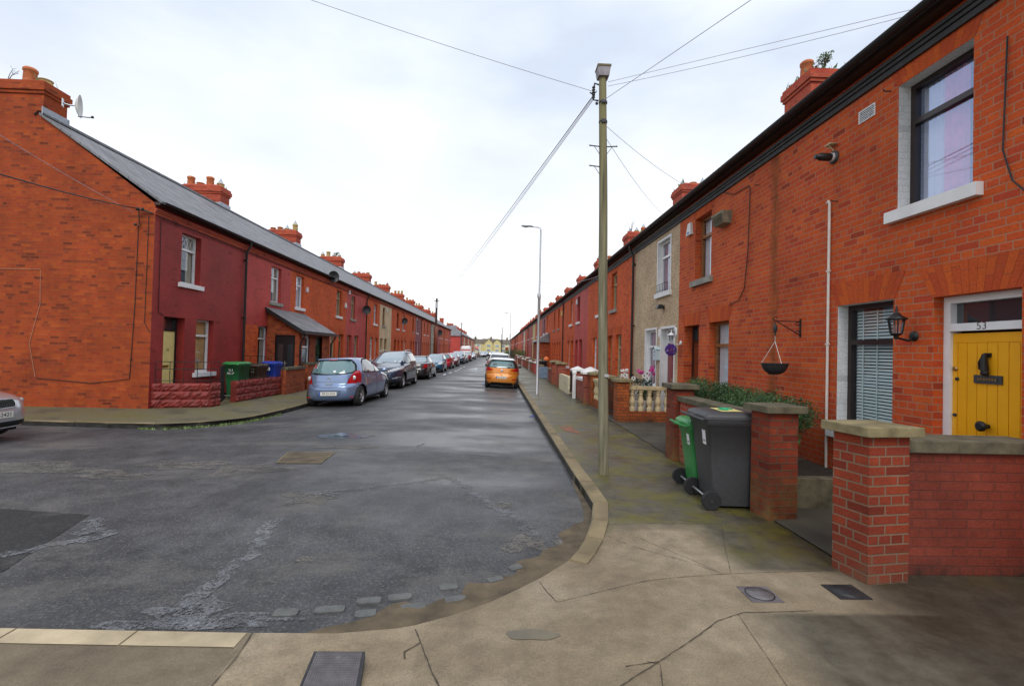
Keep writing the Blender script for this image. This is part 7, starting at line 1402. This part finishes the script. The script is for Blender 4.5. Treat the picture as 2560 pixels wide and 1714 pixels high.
for s in (-1, 1):
    P = [(s * x, fy_(x, z) + .006, z) for x, z in [(.03, .60), (.33, .61), (.37, .68), (.34, .755), (.05, .76), (.03, .60)]]; MB().tube(P, .012, 6).build('grille_surround', 'steel', T)
    for k in range(7): x = .07 + .04 * k; MB().tube([(s * x, fy_(x, .62) + .002, .615), (s * x, fy_(x, .74) + .002, .75)], .004, 4).build('grille_slat', 'plastic_grey', T)
    MB().lathe([(.05, -.01), (.055, .006), (0, .012)], (s * .66, fy_(.66, .69) - .01, .69), 16, axis='y').build('headlight_bulb', 'lens_clear', T)
MB().lathe([(.04, 0), (.036, .008), (0, .009)], (0, 4.43, .80), 18, axis='y').build('badge', 'plate_blue', T)
rstrip(lambda x, z: fy_(x, z) + .012, T, [(-.76, .27), (-.5, .25), (.5, .25), (.76, .27)], .014, 'paint_silver', 'bumper_lip')

# ---------------------------------------------------------------- the far end of the street
def farhouse(x0, x1, y, eave, ridge, gable, label, wallm='render_cream', g=None):
    t = empty('semi_detached_house', ((x0 + x1) / 2, y, 0)); tag(t, label, 'house', g); w = (x1 - x0) / 2
    MB().box(-w, w, 0, 8, -.2, eave).build('wall', wallm, t)
    mb = MB(); mb.face([(-w, -.4, eave), (w, -.4, eave), (w, 4, ridge), (-w, 4, ridge)], 0, [(0, 0), (2 * w, 0), (2 * w, 5), (0, 5)]); mb.face([(-w, 8.4, eave), (w, 8.4, eave), (w, 4, ridge), (-w, 4, ridge)]); mb.face([(-w, 0, eave), (-w, 4, ridge), (-w, 8, eave)]); mb.face([(w, 0, eave), (w, 4, ridge), (w, 8, eave)]); mb.build('roof', 'roof_brown', t)
    for xc in gable:
        mb = MB(); gw = 2.5; mb.box(xc - gw, xc + gw, -.9, .2, -.2, eave); mb.face([(xc - gw, -.9, eave), (xc + gw, -.9, eave), (xc, -.9, ridge - .3)]); gg = mb.build('gable_bay', wallm, t)
        mb = MB(); mb.face([(xc - gw - .25, -1.1, eave - .15), (xc, -1.1, ridge - .05), (xc, 4, ridge - .05), (xc - gw - .25, 2, eave - .15)]); mb.face([(xc + gw + .25, -1.1, eave - .15), (xc, -1.1, ridge - .05), (xc, 4, ridge - .05), (xc + gw + .25, 2, eave - .15)]); mb.build('gable_roof', 'roof_brown', t)
        for z in (.9, 3.5):
            f_ = MB().box(xc - 1.1, xc + 1.1, -1.0, -.92, z, z + 1.3).build('window', 'upvc', t); MB().box(xc - 1.0, xc + 1.0, -1.03, -1.01, z + .1, z + 1.2).build('pane', 'car_glass_pale', f_)
    if not gable:
        for xc in (-w * .5, w * .5):
            for z in (.9, 3.5): f_ = MB().box(xc - .8, xc + .8, -.08, -.005, z, z + 1.3).build('window', 'upvc', t); MB().box(xc - .7, xc + .7, -.11, -.09, z + .1, z + 1.2).build('pane', 'car_glass_pale', f_)
    MB().box(-.5, .5, 3.6, 4.4, ridge - .5, ridge + 1.3).build('chimney', 'roof_brown', t)
farhouse(-16.5, -9.0, 268, 5.3, 7.9, [], 'cream house with plain brown roof at the street end, left of the twin gables'); farhouse(-8.9, 1.5, 268, 5.3, 8.1, [-1.2, 4.4][0:1] + [3.6], 'pale yellow pair of houses with twin front gables closing the street', 'render_yellow'); farhouse(1.6, 9.5, 268, 5.3, 7.9, [], 'cream house with plain brown roof at the street end, right of the twin gables'); farhouse(9.6, 17, 268, 5.3, 7.9, [], 'cream house half hidden behind the right row at the street end')
mb = MB(); rr = random.Random(8); hx = [-700 + 20 * k for k in range(71)]; hh = [16 + 7 * sin(k * .21) + 4 * sin(k * .57 + 1) + rr.uniform(-1.2, 1.2) for k in range(71)]
mb.grid([[(x, 1000 - 40 * (j == 0), [-1, h * .6, h, h * .8, -1][j]) if j < 2 else (x, 1000 + 60 * (j - 1), [-1, h * .6, h, h * .8, -1][j]) for x, h in zip(hx, hh)] for j in range(5)]); struct(mb.build('hills', 'hill_green'))
def baretree(x, y, h, label, r=.22, leafy=False):
    t = empty('bare_tree', (x, y, 0)); tag(t, label, 'tree'); mb = MB(); mb.tube([(0, 0, 0), (.1, 0, h * .25), (0, .1, h * .45)], [r, r * .8, r * .6], 7); mb.build('trunk', 'bark', t); tw_ = MB(); rr = random.Random(int(x * 10 + y))
    def br(p, d, l, r_, dep):
        q = p + d * l; tw_.tube([p, p.lerp(q, .5) + Vector((rr.gauss(0, .05), rr.gauss(0, .05), 0)) * l, q], [r_, r_ * .8, r_ * .6], 4, cap=False)
        if dep:
            for _ in range(3): br(q, (d + Vector((rr.gauss(0, .55), rr.gauss(0, .55), rr.gauss(.1, .35)))).normalized(), l * rr.uniform(.6, .8), r_ * .6, dep - 1)
    for _ in range(6): a = rr.uniform(0, 6.28); br(Vector((0, .1, h * .42)), Vector((cos(a) * .6, sin(a) * .6, 1)).normalized(), h * .2, r * .5, 3)
    tw_.build('crown', 'twig_far', t)
baretree(-12.5, 282, 10.5, 'pale bare tree rising behind the cream house roof at the left of the street end'); baretree(-5.5, 284, 10.8, 'pale bare tree behind the left of the twin gables'); baretree(-3, 288, 11, 'pale bare tree just behind the middle of the twin gables')
# road sign and sale board
t = empty('road_sign', (-4.9, 112, 0)); tag(t, 'round red no entry sign on a pole beyond the white van', 'road sign'); MB().tube([(0, 0, 0), (0, 0, 2.4)], .04, 8).build('pole', 'steel', t); dk = MB().lathe([(.4, -.05), (.4, -.07), (0, -.07)], (0, 0, 2.05), 24, axis='y').build('disc', 'red_mark', t); MB().box(-.28, .28, -.085, -.072, 1.99, 2.11).build('bar', 'white_gloss', dk)
t = empty('sale_board', (2.9, 140, 0)); tag(t, 'maroon estate agent board on a post among the far right gardens', 'sign'); MB().tube([(0, 0, 0), (0, 0, 2.7)], .05, 6).build('post', 'white_paint', t); MB().box(-.5, .5, -.08, -.04, 1.7, 2.6).build('board', 'brick_maroon', t); MB().box(-.42, .42, -.09, -.082, 1.6, 1.9).build('panel', 'red_mark', t)
